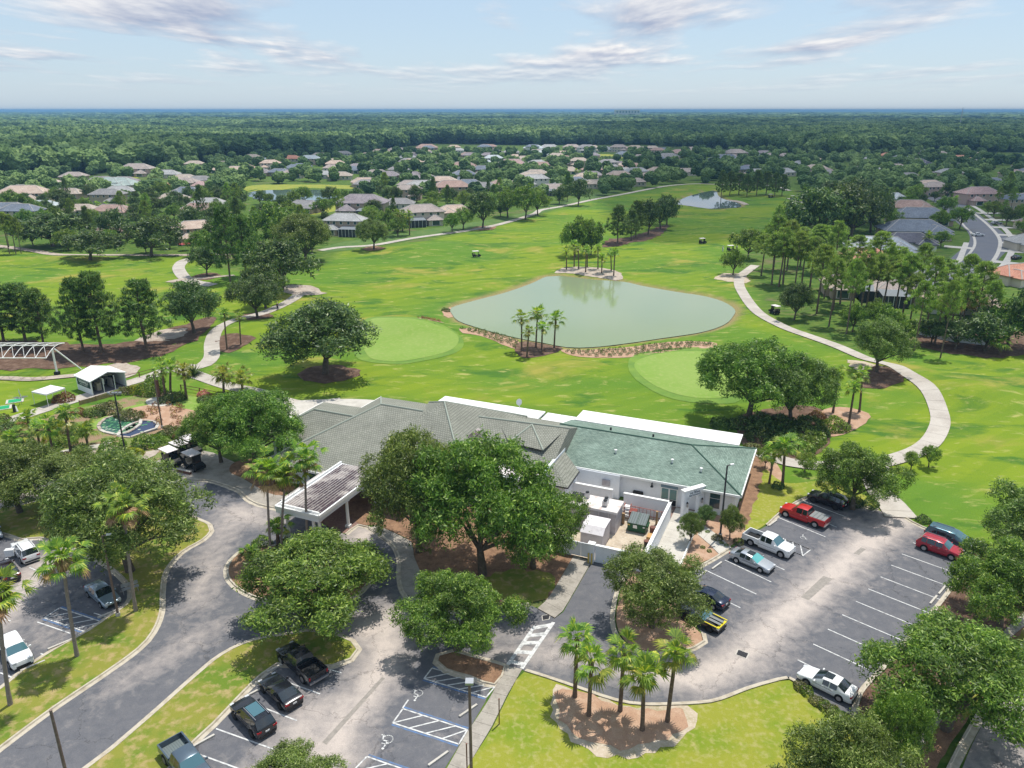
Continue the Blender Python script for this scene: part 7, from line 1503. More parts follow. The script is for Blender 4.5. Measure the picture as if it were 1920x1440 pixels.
for i, (pts, dark) in enumerate([([(188,800),(200,786),(222,780),(238,790),(255,786),(262,794),(250,805),(228,815),(208,812),(195,808)], False), ([(250,797),(270,790),(292,794),(290,805),(268,812),(245,820),(225,818),(232,808)], True)]):
    P = smooth(gp(pts), True, .6); c = sum(P, Vector((0, 0))) / len(P)
    t = empty('garden_pool', (c.x, c.y, 0.04), 0, 'lily-covered shallow pool in the garden' if not dark else 'dark blue garden pool beside the lily pool', 'pool')
    loc = [p - c for p in P]
    M['poolw%d' % i] = water_mat('dark_pool_water' if dark else 'green_pool_water', (0.008, 0.022, 0.07) if dark else (0.03, 0.09, 0.07), .08, .3)
    tri = tessellate_polygon([[v.to_3d() for v in loc]]); me = mesh('water', [(v.x, v.y, .03) for v in loc], [tuple(f) for f in tri], M['poolw%d' % i]); link('water', me, t)
    q = MB(); O = offset_line(loc, -.45, True); I = loc; n = len(loc)
    A = sum(loc[k][0] * loc[(k + 1) % n][1] - loc[(k + 1) % n][0] * loc[k][1] for k in range(n)); O = offset_line(loc, .45 if A < 0 else -.45, True)
    for k in range(0, n, 2):
        k2 = (k + 2) % n; cc = (O[k] + I[k2] + I[k] + O[k2]) / 4; f = lambda v: cc + (v - cc) * .94
        h = .10 + rnd.uniform(0, .12); q = MB().prism([tuple(f(v)) for v in (I[k], I[k2], O[k2], O[k])], 0, h); q.build('rim_stone', M['concrete'] if rnd.random() < .6 else M['path_shell'], t)
    rs = random.Random(i); k = 0
    while k < (70 if not dark else 14):
        x = rs.uniform(min(v.x for v in loc), max(v.x for v in loc)); y = rs.uniform(min(v.y for v in loc), max(v.y for v in loc))
        if inside(loc, np.array([x]), np.array([y]))[0]:
            if k == 0 and i == 0:
                pad = MB().add([(.22 * math.cos(a), .22 * math.sin(a), 0) for a in [j * .85 for j in range(8)]], [tuple(range(8))]).mesh('lily_pad', mat('lily_pad_green', (.07, .22, .10), .5)); pad2 = MB().add([(.2 * math.cos(a), .2 * math.sin(a), 0) for a in [j * .85 for j in range(8)]], [tuple(range(8))]).mesh('lily_pad', mat('pale_lily_pad', (.30, .38, .28), .5))
            link('lily_pad', rs.choice([pad, pad, pad2]), t, (x, y, .04 + .0006 * k), rs.uniform(0, 6)); k += 1
# ------------------------------------------------------------------ houses
RC = {'grey': ((.260,.254,.260), (.354,.342,.342)), 'slate': ((.165,.195,.248), (.248,.277,.330)), 'purple': ((.260,.230,.254), (.366,.319,.330)), 'tan': ((.46,.38,.32), (.55,.47,.40)), 'peach': ((.54,.41,.33), (.62,.50,.42)), 'terra': ((.531,.236,.165), (.614,.330,.236)),
      'brown': ((.366,.248,.218), (.460,.330,.283)), 'taupe': ((.378,.319,.295), (.484,.413,.378)), 'seafoam': ((.354,.437,.413), (.460,.519,.496)), 'white': ((.590,.637,.661), (.472,.519,.543)), 'mottled': ((.354,.401,.460), (.519,.555,.590)), 'rose': ((.425,.283,.271), (.519,.378,.354)), 'dark': ((.118,.118,.153), (.177,.177,.212)), 'lightgrey': ((.389,.389,.389), (.496,.496,.496))}
RM = {k: roofmat(k + '_roof_tiles', a, b, .30, .85) for k, (a, b) in RC.items()}
WM = [mat('cream_stucco', (.60, .54, .44), .9), mat('pinkish_stucco', (.50, .37, .31), .9), mat('white_stucco_house', (.62, .61, .57), .9), mat('tan_stucco', (.42, .34, .26), .9)]
M['screen'] = mat('dark_pool_screen', (.05, .055, .06), .8); M['screen_roof'] = mat('grey_screen_mesh', (.17, .19, .21), .7)
M['drive'] = mat('pale_driveway_concrete', (.55, .52, .48), .9, (.8, (.45, .42, .38), .45, .7))
M['ridge_pale'] = mat('pale_ridge_tiles', (.42, .40, .38), .85)
HOUSES = []
def house(cx, cy, wpx, roof, ang, two, label, screen=False, wall=None, group=None, extra=None, name='house'):
    b = G(cx, cy + (4 if not two else 6)); w_ = max(13.0, min(37.0, wpx * mpp(b) * .92)); d_ = w_ * .72; r = random.Random(int(cx * 7 + cy)); HOUSES.append((b.x, b.y, w_ * .62))
    t = empty(name, (b.x, b.y, 0), R(ang), label, 'house', group); wm = wall or WM[r.randrange(4)]; rm = RM[roof]; e = 5.0 if two else 2.7
    W2, D2 = w_ / 2, d_ / 2; ident = lambda a, b_, z=0.0: Vector((a, b_, z))
    def blk(x0, x1, y0, y1, e_, s=.56, ridge='x'):
        MB().prism([(x0, y0), (x1, y0), (x1, y1), (x0, y1)], 0, e_).build('wall', wm, t)
        o = .5; X0, X1, Y0, Y1 = x0 - o, x1 + o, y0 - o, y1 + o; q = MB(); eb = e_ - .15; h = min(X1 - X0, Y1 - Y0) / 2; zt = eb + h * s
        if X1 - X0 >= Y1 - Y0: A, B = (X0 + h, (Y0 + Y1) / 2, zt), (X1 - h, (Y0 + Y1) / 2, zt); f = [(0, 1, 5, 4), (1, 2, 5), (2, 3, 4, 5), (3, 0, 4)]
        else: A, B = ((X0 + X1) / 2, Y0 + h, zt), ((X0 + X1) / 2, Y1 - h, zt); f = [(0, 1, 4), (1, 2, 5, 4), (2, 3, 5), (3, 0, 4, 5)]
        q.add([(X0, Y0, eb), (X1, Y0, eb), (X1, Y1, eb), (X0, Y1, eb), A, B, (X0, Y0, eb - .22), (X1, Y0, eb - .22), (X1, Y1, eb - .22), (X0, Y1, eb - .22)], f + [(0, 6, 7, 1), (1, 7, 8, 2), (2, 8, 9, 3), (3, 9, 6, 0), (9, 8, 7, 6)]); q.build('roof', rm, t)
        if wpx > 44:
            q = MB(); cs = [(X0, Y0, eb), (X1, Y0, eb), (X1, Y1, eb), (X0, Y1, eb)]; wide = X1 - X0 >= Y1 - Y0
            for c_, e_2 in zip(cs, (A, B, B, A) if wide else (A, A, B, B)): q.tube(c_, e_2, .13, n=4, cap=False)
            q.tube(A, B, .13, n=4, cap=False); q.build('ridge_cap', M['ridge_pale'], t)
        return zt
    blk(-W2, W2, -D2 * .6, D2 * .8, e); 
    sx = r.choice((-1, 1));
    if w_ > 22: blk(-sx * W2 * .55 - 2.4, -sx * W2 * .55 + 2.4, -D2 * .95, D2 * .1, e - .12); blk(-W2 * .35, W2 * .3, -D2 * .45, D2 * .95, e + (1.1 if not two else .4))
    blk(*sorted((sx * W2 * .15, sx * W2 * .85)), -D2 * 1.15, D2 * .2, e - (.3 if not two else 2.7)); blk(*sorted((-sx * W2 * .1, -sx * W2 * .8)), -D2 * .2, D2 * 1.2, e - .25 if not two else 2.9)
    for x in (-.72, -.42, -.05, .35, .7):
        for z in ((1.4,) if not two else (1.4, 4.2)):
            f = MB().box((x * W2, -D2 * .6 - .02, z), (w_ * .075, .08, 1.3)).build('window_frame', M['trim'], t); MB().box((x * W2, -D2 * .6 - .07, z), (w_ * .06, .06, 1.1)).build('pane', M['glass'], f)
    gx = sx * W2 * .5; f = MB().box((gx, -D2 * 1.15 - .02, 1.2), (w_ * .2, .08, 2.1)).build('window_frame', M['trim'], t); MB().box((gx, -D2 * 1.15 - .07, 1.2), (w_ * .17, .06, 1.8)).build('pane', M['glass'], f)
    if screen:
        x0, x1 = sorted((-sx * W2 * .05, -sx * W2 * .95)); y0, y1 = -D2 * 1.6, -D2 * .6; MB().prism([(x0, y0), (x1, y0), (x1, y1), (x0, y1)], .05, 2.6).build('pool_screen', M['screen'], t)
        MB().add([(x0 - .1, y0 - .1, 2.62), (x1 + .1, y0 - .1, 2.62), (x1 + .1, y1, 3.1), (x0 - .1, y1, 3.1)], [(0, 1, 2, 3)]).build('screen_roof', M['screen_roof'], t)
        for k in range(6): MB().box((x0 + (x1 - x0) * k / 5, y0 - .06, 1.3), (.1, .06, 2.6)).build('screen_post', M['trim'], t)
    if extra == 'solar':
        for k in range(4): q = MB().add([(-W2 * .5 + k * 1.15, -D2 * .35, e + .62), (-W2 * .5 + k * 1.15 + 1.05, -D2 * .35, e + .62), (-W2 * .5 + k * 1.15 + 1.05, -D2 * .1, e + 1.25), (-W2 * .5 + k * 1.15, -D2 * .1, e + 1.25)], [(0, 1, 2, 3)]); q.build('solar_panel', M['glass'], t)
    if extra == 'umbrella': pass
    return t
H1 = [(20,340,55,'dark',8,0,'dark-roofed house at the left edge below the woods'),(95,348,42,'tan',0,0,'tan-roofed house second from the left edge, below the woods'),(150,350,40,'tan',-10,0,'low tan roof between the pink-tan and seafoam roofs'),(218,350,88,'seafoam',-6,0,'wide seafoam-grey roof left of the terracotta roofs'),(48,375,92,'peach',8,1,'two-storey peach house at the left edge'),(20,397,60,'slate',4,0,'slate-roofed house under the peach house'),(205,378,62,'grey',0,1,'two-storey grey-gabled house behind the brown roofs'),(212,402,72,'brown',5,0,'brown-roofed house with a driveway in the left estate'),(295,352,42,'terra',0,0,'small terracotta-roofed house in the left estate'),(325,378,58,'tan',-5,0,'tan-pink house left of the tall pines'),(385,352,40,'rose',12,0,'rose-roofed house beside the tall pines'),(258,324,62,'taupe',0,1,'taupe two-storey house close to the woods'),(312,330,52,'lightgrey',0,0,'pale grey roof close to the woods'),(366,314,30,'tan',0,1,'small tan two-storey house at the woods edge'),(397,320,42,'peach',0,0,'peach-roofed house at the woods edge'),(218,442,48,'brown',20,0,'brown hip roof between the dark oaks'),(155,400,34,'tan',0,0,'small tan roof among dark oaks'),(460,328,30,'white',0,0,'small white house left of the far lake'),(80,392,40,'white',5,0,'pale roof with screen beside the peach house'),(350,345,30,'taupe',0,0,'taupe roof behind the terracotta roof'),
 (474,300,34,'tan',0,1,'tan house left in the row above the far lawn'),(496,303,32,'white',0,0,'white house in the row above the far lawn'),(545,299,42,'terra',0,0,'terracotta house in the row above the far lawn'),(582,303,42,'white',0,1,'white two-storey house right in the row above the far lawn'),(600,293,34,'tan',0,0,'small tan house behind the white two-storey house'),(690,292,30,'peach',0,0,'leftmost peach roof against the woods'),(715,287,44,'peach',5,0,'middle peach roof against the woods'),(742,284,40,'tan',0,0,'tan roof against the woods'),(800,277,44,'brown',0,0,'brown roof against the woods'),(768,309,42,'grey',0,1,'grey two-storey house in the middle of the estate'),(868,314,52,'brown',-8,0,'brown hip roof right of the grey two-storey house'),(925,302,38,'white',0,1,'white two-storey house with a pale gable'),
 (680,395,98,'purple',-5,1,'large purple-grey roof of the biggest house by the lake'),(748,388,52,'grey',0,0,'grey roof joined to the right of the biggest house'),(648,432,78,'lightgrey',-8,1,'grey two-storey house with a screened porch and solar panels'),(792,414,84,'taupe',18,1,'taupe gabled house with a dark screened porch by the path'),(765,368,50,'taupe',0,1,'cream two-storey house behind the round tree'),(848,362,76,'brown',14,1,'red-brown roof with a blue-grey gable'),(852,402,66,'peach',20,0,'peach roof with a dark solar panel by the path'),(905,357,66,'grey',10,0,'grey hip roof above the trio of oaks'),(942,350,52,'brown',16,0,'brown roof right of the grey hip roof'),(978,348,48,'taupe',10,0,'taupe roof in the middle of the row'),(1038,360,66,'taupe',12,0,'pale taupe roof with screens by the far path'),(1062,350,40,'grey',10,0,'small grey roof behind the dark round oak'),(1114,349,46,'tan',10,0,'orange-tan house right of the dark round oak'),(1140,345,44,'purple',12,0,'purple-roofed house by the far cart path'),(1188,345,40,'taupe',10,0,'taupe roof at the end of the row by the far cart path'),
 (960,314,58,'rose',5,1,'rose-brown house in the centre of the estate'),(985,300,40,'tan',0,0,'orange-tan roof in the centre of the estate'),(1008,290,44,'white',0,0,'white roof near the far lawn'),(1000,278,40,'white',0,0,'pale roof in the far row, first'),(1030,277,40,'lightgrey',0,0,'pale grey roof in the far row, second'),(1072,279,36,'taupe',0,1,'taupe house in the far row, third'),(1100,280,38,'grey',0,1,'grey house in the far row, fourth'),(1130,281,40,'lightgrey',0,0,'pale roof in the far row, fifth'),(1160,279,34,'taupe',0,1,'taupe house in the far row, sixth'),(1190,281,34,'peach',0,1,'peach two-storey house at the end of the far row'),(925,286,36,'grey',0,0,'grey roof left of the far row'),
 (1232,302,44,'slate',15,0,'slate roof nearest in the slanting far street'),(1252,295,44,'grey',15,0,'grey roof second in the slanting far street'),(1275,287,40,'rose',15,0,'rose roof third in the slanting far street'),(1300,282,40,'taupe',15,0,'taupe roof fourth in the slanting far street'),(1360,300,60,'slate',18,0,'wide slate roof in the right far estate'),(1378,291,46,'taupe',18,1,'taupe roof above the wide slate roof'),(1345,308,40,'tan',0,0,'tan roof left of the wide slate roof'),(1400,320,42,'slate',10,0,'blue-grey roof in front of the wide slate roof'),(1420,326,38,'lightgrey',5,0,'pale roof beside the blue-grey roof')]
H2 = [(1466,326,50,'lightgrey',8,0,'pale grey roof above the far green'),(1545,328,44,'grey',0,0,'grey roof among trees right of the far green'),(1612,322,42,'taupe',-5,0,'taupe roof behind the dark oak mass'),(1612,340,40,'peach',0,0,'orange roof half hidden behind the dark oak mass'),(1668,320,44,'lightgrey',0,0,'pale grey roof behind the white roof'),(1702,334,40,'grey',0,0,'grey roof in the right estate, half hidden'),(1665,293,34,'terra',0,0,'terracotta roof far in the right estate'),(1690,300,46,'slate',8,0,'slate roof far in the right estate'),(1715,308,56,'dark',10,0,'dark blue-grey roof far in the right estate'),(1800,298,36,'terra',0,0,'red roof far right near the field'),(1760,290,36,'taupe',0,0,'taupe roof far right behind the dark roof'),(1738,286,30,'grey',0,0,'small grey roof far right'),
 (1668,376,56,'white',-12,0,'white-roofed house above the red-brown roof'),(1750,362,50,'taupe',10,1,'taupe house behind the palms of the right estate'),(1705,395,84,'brown',-8,0,'red-brown roof above the slate gables'),(1722,414,112,'slate',-6,0,'slate-gabled house, upper one above the street'),(1712,440,125,'slate',-6,0,'slate-roofed house, lower one above the street'),(1700,462,96,'dark',-5,0,'dark-roofed house behind the mottled roof'),(1648,474,125,'mottled',-10,0,'mottled pale-grey roof with white walls behind the pine belt'),(1620,492,60,'terra',-8,0,'terracotta wing beside the mottled grey roof'),(1832,376,78,'rose',8,1,'rose-brown house with arched entry across the street'),(1905,388,52,'slate',5,1,'slate-roofed house at the right edge across the street'),
 (1600,548,120,'tan',-12,0,'tan-roofed house with a dark screen behind the pines'),(1690,560,90,'taupe',-10,0,'taupe-roofed house in the middle behind the pines'),(1800,580,130,'peach',-8,0,'peach-roofed house at the right behind the pines'),(1905,525,62,'terra',20,0,'terracotta roof at the right edge by the street')]
for k, h in enumerate(H1 + H2):
    house(*h, screen=h[2] > 60 and h[3] in ('lightgrey', 'taupe', 'tan', 'purple') and k not in (3,), extra='solar' if 'solar' in h[6] else None)
house(370, 448, 72, 'peach', 30, 1, 'tan two-storey gabled house with a screened porch and red umbrella', True)
g_ = G(348, 470); t = empty('garden_umbrella', (g_.x, g_.y, 0), 0, 'red garden umbrella behind the tan two-storey house', 'umbrella'); MB().tube((0, 0, 0), (0, 0, 2.4), .04, n=6).build('pole', M['trim'], t); MB().tube((0, 0, 2.1), (0, 0, 2.7), 1.8, .05, 8).build('shade', PAINT['red'], t)
# filler houses glimpsed between trees, scattered where the estates are
def in_est(px, py): return (py > woods_row(px) + 2)
rs = random.Random(5); NB = []
LABF = 'half-hidden %s roof among the trees of the %s estate'
tries = 0; cnt = 0
while cnt < 165 and tries < 6000:
    tries += 1; px = rs.choice([rs.uniform(-60, 640), rs.uniform(620, 1240), rs.uniform(620, 1240), rs.uniform(1220, 2000)]); py = rs.uniform(woods_row(px) + 4, 415 if px < 620 else (395 - (px - 620) * .09 if px < 1240 else 335 if px < 1640 else 520)); g_ = G(px, py)
    if inside(COURSE, np.array([g_.x]), np.array([g_.y]))[0] or any((g_.x - a) ** 2 + (g_.y - b) ** 2 < (c + 13) ** 2 for a, b, c in HOUSES): continue
    if (1690 < px < 1900 and py > 385) or any(dist_poly(p_, np.array([g_.x]), np.array([g_.y]))[0] < 22 or inside(p_, np.array([g_.x]), np.array([g_.y]))[0] for p_ in (POND2, POND3, POND4, )): continue
    if 450 < px < 680 and 335 < py < 390: continue
    if dist_poly(COURSE, np.array([g_.x]), np.array([g_.y]))[0] < 16: continue
    rk = rs.choice(['tan', 'grey', 'taupe', 'brown', 'peach', 'lightgrey', 'purple', 'slate']); est = 'left' if px < 620 else 'middle' if px < 1240 else 'right'
    house(px, py, 16 / mpp(g_), rk, rs.uniform(-15, 20), rs.random() < .25, LABF % (rk if rk != 'lightgrey' else 'pale grey', est), group='half-hidden %s-roofed houses of the %s estate' % (rk, est)); cnt += 1
for o in [o for o in bpy.data.objects if o.parent is None and o.get('category') == 'house' and o.get('group')]: o['label'] = o['label'].replace('slate roof', 'slate-blue roof')

# ------------------------------------------------------------------ the residential street on the right
ribbon('street', [(1700,560),(1760,515),(1812,498),(1835,478),(1852,462),(1855,448),(1845,433),(1825,418),(1808,402),(1790,388),(1770,376),(1740,366)], 11.5, M['street'], .05)
ribbon('street_pavement', [(1866,515),(1886,492),(1897,470),(1898,452),(1890,436),(1873,420),(1853,405),(1836,393),(1820,384)], 1.8, M['drive'], .06)
ribbon('street_kerb', [(1840,514),(1860,492),(1872,472),(1875,452),(1866,436),(1848,418),(1828,402),(1810,388)], 1.1, M['drive'], .075)
ribbon('street_kerb', [(1740,520),(1800,490),(1822,470),(1828,454),(1822,438),(1808,424),(1795,408),(1782,396)], .8, M['drive'], .075)
ribbon('street_pavement', [(1782,500),(1798,488),(1806,470),(1812,455)], 1.6, M['drive'], .06)
for k, (p, q) in enumerate([((1855,505),(1920,520)),((1862,490),(1925,497)),((1874,470),(1935,474)),((1876,455),(1935,457)),((1870,440),(1935,444)),((1860,426),(1930,428)),((1846,412),(1920,414)),((1832,400),(1900,400)),((1770,462),(1822,466)),((1745,494),(1800,500)),((1818,520),(1880,530)),((1770,376),(1850,380)),((1890,530),(1960,545))]): ribbon('driveway', [p, q], 4.2, M['drive'], .062 + .001 * k)
def streetcar(kind, col, p, rz, label): g_ = G(*p); make_car(kind, col, (g_.x, g_.y, .08), rz, label, group='cars in the residential street')
streetcar('sedan', 'white', (1833, 443), .1, 'white sedan parked at the kerb of the curving street'); streetcar('suv', 'navy', (1810, 402), .1, 'dark blue suv at the top of the curving street'); streetcar('sedan', 'silver', (1868, 421), .15, 'silver sedan on a driveway right of the curving street'); streetcar('suv', 'silver', (1785, 504), .9, 'silver suv at the lower bend of the curving street'); streetcar('sedan', 'black', (1905, 486), .6, 'black sedan on a driveway at the right edge'); streetcar('sedan', 'black', (222, 421), .1, 'black car on a driveway in the left estate'); streetcar('sedan', 'white', (1902, 404), .2, 'white car on a driveway near the right edge'); streetcar('pickup', 'silver', (1727, 441), .4, 'pale pickup in front of the slate gables')
lamp((1811, 418), (1811, 402), 'street lamp above the dark blue suv in the curving street', 'pole_dark', 'none')
# retaining wall / fence behind the pine belt
W = gp([(1700,622),(1780,640),(1850,648)]); t = empty('white_garden_wall', (W[1].x, W[1].y, 0), 0, 'low white garden wall glimpsed under the pine belt', 'wall')
for a, b in zip(W, W[1:]): d = b - a; m_ = (a + b) / 2 - W[1]; MB().box((m_.x, m_.y, .5), (d.length, .2, 1.0), math.atan2(d.y, d.x)).build('wall_panel', M['wall_white'], t); MB().box((m_.x, m_.y, 1.03), (d.length, .3, .07), math.atan2(d.y, d.x)).build('coping', M['trim'], t)
# lawns seen between the houses
for pts in ([(470,360),(470,348),(560,346),(660,348),(660,354),(560,353)], [(560,400),(590,388),(640,384),(640,392),(600,402)], [(1090,292),(1130,289),(1180,292),(1170,297),(1110,297)], [(1855,292),(1920,290),(2000,293),(2000,300),(1900,298)], [(795,296),(815,293),(822,298),(805,300)], [(330,442),(350,425),(400,425),(390,445)], [(190,334),(240,330),(260,334),(220,338)], [(1780,482),(1800,470),(1812,475),(1795,490)], [(1870,515),(1920,510),(1960,520),(1920,530)]):
    bed('open_lawn', pts, M['lawn_home'] if pts[0][0] > 1700 or pts[0][0] == 330 else M['lawn_lime'], .04, .5, 3)
# far white block and mast on the horizon
g_ = G(1175, 221); t = empty('distant_block', (g_.x, g_.y, 0), 0, 'pale block-shaped building on the horizon', 'building'); MB().box((0, 0, 19), (130, 60, 38)).build('wall', WM[2], t); MB().box((0, 0, 40), (132, 62, 4)).build('roof', M['roof_flat'], t)
for k in range(8): MB().box((-57 + 16.3 * k, -31, 31), (6, 2, 9)).build('window_band', M['glass'], t)
g_ = G(1797, 250)
t = empty('radio_mast', (g_.x, g_.y, 0), 0, 'thin radio mast standing on the horizon at the right', 'mast'); hh = 45.0; MB().tube((0, 0, 0), (0, 0, hh), 1.0, .5, 4).build('mast_shaft', M['steel'], t)
for k in range(5): MB().box((0, 0, hh * (.5 + .11 * k)), (3 + k * .5, .4, .4)).build('antenna_arm', M['steel'], t)

# ------------------------------------------------------------------ trees between the houses
def blocked(x, y, m=3):
    return any((x - a) ** 2 + (y - b) ** 2 < (c * .9 + m) ** 2 or (-4 < b - y < 11 and abs(x - a * y / b) < c * .75) for a, b, c in HOUSES)
rs = random.Random(21); STREET = smooth(gp([(1700,560),(1760,515),(1812,498),(1835,478),(1852,462),(1855,448),(1845,433),(1825,418),(1808,402),(1790,388)]), False, 3)
placed = []; mids = []; tries = 0
OPEN = [gp(p) for p in ([(440,378),(460,345),(680,345),(680,378)], [(1125,308),(1085,290),(1185,288),(1175,300)], [(540,405),(585,384),(645,384),(640,405)], [(1850,300),(1850,288),(2100,286),(2100,303)], [(790,300),(795,292),(825,292),(822,301)])]
def tree_ok(x, y, sp):
    X, Y = np.array([x]), np.array([y])
    if inside(COURSE, X, Y)[0] or dist_poly(COURSE, X, Y)[0] < 3 or blocked(x, y): return False
    if any(inside(o_, X, Y)[0] for o_ in OPEN) or dist_poly(STREET, X, Y, False)[0] < 7.5: return False
    for pd in (POND2, POND3, POND4):
        if inside(pd, X, Y)[0] or dist_poly(pd, X, Y)[0] < 4: return False
    return all((x - a) ** 2 + (y - b) ** 2 > sp * sp for a, b in placed)
target = 880
while len(placed) < target and tries < 26000:
    tries += 1; y = 185 + 620 * rs.random() ** 1.1; x = rs.uniform(-.72 * y - 40, .74 * y + 40); px, py = PX(x, y)
    if py < woods_row(px) + 1 or py > 560 or (px > 1400 and py > 468) or px < -80 or px > 2010: continue
    if not tree_ok(x, y, 6.5 if y < 420 else 8.5): continue
    placed.append((x, y)); mids.append((y, x, px, py))
mids.sort(); NI = 0
for k, (y, x, px, py) in enumerate(mids[:]):
    if k >= 235: break
    est = 'left estate' if px < 620 else 'middle estate' if px < 1240 else 'right estate'; q = rs.random()
    kind = ('pine' if q < .10 else 'pinedark' if q < .22 else 'lime' if q < .32 else 'oakmid' if q < .6 else 'oakmiddark'); word = {'pine': 'slender pine', 'pinedark': 'dark pine', 'lime': 'bright leafy tree', 'oakmid': 'green oak', 'oakmiddark': 'dark oak'}[kind]
    V = VAR[kind][0]; h = rs.uniform(4.5, 9) if 'pine' not in kind else rs.uniform(9, 14); w_ = h * rs.uniform(.85, 1.15) if 'pine' not in kind else h * .42
    plant(kind, rs.randrange(9), (x, y, 0), rs.uniform(0, 6.28), (w_ / V[2], w_ / V[2], h / V[3]), '%s standing among the houses of the %s' % (word, est), 'tree', '%ss among the houses of the %s' % (word, est), NMK[kind])
FARPTS = mids[235:]
# a few palms by the estates
for i, (p, top) in enumerate([((745,437),(745,400)),((768,441),(767,402)),((182,398),(182,382)),((200,402),(200,384)),((1742,470),(1742,440)),((1790,395),(1792,372)),((1640,470),(1640,452)),((1560,480),(1560,462)),((1080,330),(1080,320)),((1790,370),(1790,350)),((1725,345),(1725,328)),((640,330),(640,318))]): palm(p, top, 'palm among the houses, %s' % ['left of the pair by the path', 'right of the pair by the path', 'left of two in the left estate', 'right of two in the left estate', 'beside the slate gables', 'at the top of the street', 'before the mottled roof', 'behind the pine belt', 'beside the middle dark trees', 'behind the street bend', 'in the far right estate', 'near the lake houses'][i], 'sabal', 1.3, .2, 'palms among the houses')

# ------------------------------------------------------------------ woods: one mass of crowns
def crown_nodes(name, leafmats, scale_mul=1.0, sub=3, amp=.34):
    ng = bpy.data.node_groups.new(name, 'GeometryNodeTree'); ng.interface.new_socket('Geometry', in_out='INPUT', socket_type='NodeSocketGeometry'); ng.interface.new_socket('Geometry', in_out='OUTPUT', socket_type='NodeSocketGeometry')
    A = lambda t_, **k: N(t_, ng, **k); gi = A('NodeGroupInput'); go = A('NodeGroupOutput'); L = ng.links.new
    join = A('GeometryNodeJoinGeometry')
    for v in range(len(leafmats)):
        ico = A('GeometryNodeMeshIcoSphere'); ico.inputs['Subdivisions'].default_value = sub + 1; ico.inputs['Radius'].default_value = 1.0
        pos = A('GeometryNodeInputPosition'); nz = A('ShaderNodeTexNoise'); nz.inputs['Scale'].default_value = 2.0; nz.inputs['Detail'].default_value = 3.0
        nzw = A('ShaderNodeVectorMath', operation='ADD'); nzw.inputs[1].default_value = (v * 7.1, v * 3.3, 0); L(pos.outputs[0], nzw.inputs[0]); L(nzw.outputs[0], nz.inputs['Vector'])
        sb_ = A('ShaderNodeMath', operation='MULTIPLY_ADD'); sb_.inputs[1].default_value = 1.8 * amp * 2; sb_.inputs[2].default_value = 1 - 1.8 * amp; L(nz.outputs['Fac'], sb_.inputs[0])
        rv = A('FunctionNodeRandomValue', data_type='FLOAT'); rv.inputs[2].default_value = -.13; rv.inputs[3].default_value = .13; ad = A('ShaderNodeMath', operation='ADD'); L(sb_.outputs[0], ad.inputs[0]); L(rv.outputs[1], ad.inputs[1])
        sc = A('ShaderNodeVectorMath', operation='SCALE'); L(pos.outputs[0], sc.inputs[0]); L(ad.outputs[0], sc.inputs['Scale'])
        sp = A('GeometryNodeSetPosition'); L(ico.outputs['Mesh'], sp.inputs['Geometry']); L(sc.outputs[0], sp.inputs['Position'])
        sm = A('GeometryNodeSetMaterial'); sm.inputs['Material'].default_value = leafmats[v]; L(sp.outputs[0], sm.inputs['Geometry'])
        g2 = A('GeometryNodeGeometryToInstance'); L(sm.outputs[0], g2.inputs[0]); L(g2.outputs[0], join.inputs[0])
    inst = A('GeometryNodeInstanceOnPoints'); L(gi.outputs[0], inst.inputs['Points']); L(join.outputs[0], inst.inputs['Instance']); inst.inputs['Pick Instance'].default_value = True
    ia = A('GeometryNodeInputNamedAttribute', data_type='INT'); ia.inputs['Name'].default_value = 'kind'; L(ia.outputs[0], inst.inputs['Instance Index'])
    sa = A('GeometryNodeInputNamedAttribute', data_type='FLOAT_VECTOR'); sa.inputs['Name'].default_value = 'size'; L(sa.outputs[0], inst.inputs['Scale'])
    rr = A('FunctionNodeRandomValue', data_type='FLOAT_VECTOR'); rr.inputs[0].default_value = (-.15, -.15, 0); rr.inputs[1].default_value = (.15, .15, 6.28); L(rr.outputs[0], inst.inputs['Rotation'])
    L(inst.outputs[0], go.inputs[0]); return ng
def canopymat(name, c1, c2):
    m = bpy.data.materials.new(name); m.use_nodes = True; t = m.node_tree; b = t.nodes['Principled BSDF']; b.inputs['Roughness'].default_value = .8; b.inputs['Specular IOR Level'].default_value = .1
    oi = t.nodes.new('ShaderNodeObjectInfo'); g = t.nodes.new('ShaderNodeNewGeometry'); n = t.nodes.new('ShaderNodeTexNoise'); n.inputs['Scale'].default_value = .006; n.inputs['Detail'].default_value = 4; t.links.new(g.outputs['Position'], n.inputs['Vector'])
    n2 = t.nodes.new('ShaderNodeTexNoise'); n2.inputs['Scale'].default_value = .8; n2.inputs['Detail'].default_value = 4; n2.inputs['Roughness'].default_value = .7; t.links.new(g.outputs['Position'], n2.inputs['Vector'])
    a = t.nodes.new('ShaderNodeMath'); a.operation = 'MULTIPLY_ADD'; a.inputs[1].default_value = 4.5; a.inputs[2].default_value = -2.0; t.links.new(n.outputs['Fac'], a.inputs[0])
    a2 = t.nodes.new('ShaderNodeMath'); a2.operation = 'MULTIPLY_ADD'; a2.inputs[1].default_value = .45; a2.use_clamp = True; t.links.new(oi.outputs['Random'], a2.inputs[0]); t.links.new(a.outputs[0], a2.inputs[2])
    mx_ = t.nodes.new('ShaderNodeMixRGB'); mx_.inputs[1].default_value = (*c1, 1); mx_.inputs[2].default_value = (*c2, 1); t.links.new(a2.outputs[0], mx_.inputs[0])
    x = t.nodes.new('ShaderNodeMixRGB'); x.blend_type = 'OVERLAY'; x.inputs[0].default_value = .5; t.links.new(mx_.outputs[0], x.inputs[1]); t.links.new(n2.outputs['Fac'], x.inputs[2]); t.links.new(x.outputs[0], b.inputs['Base Color']); return m
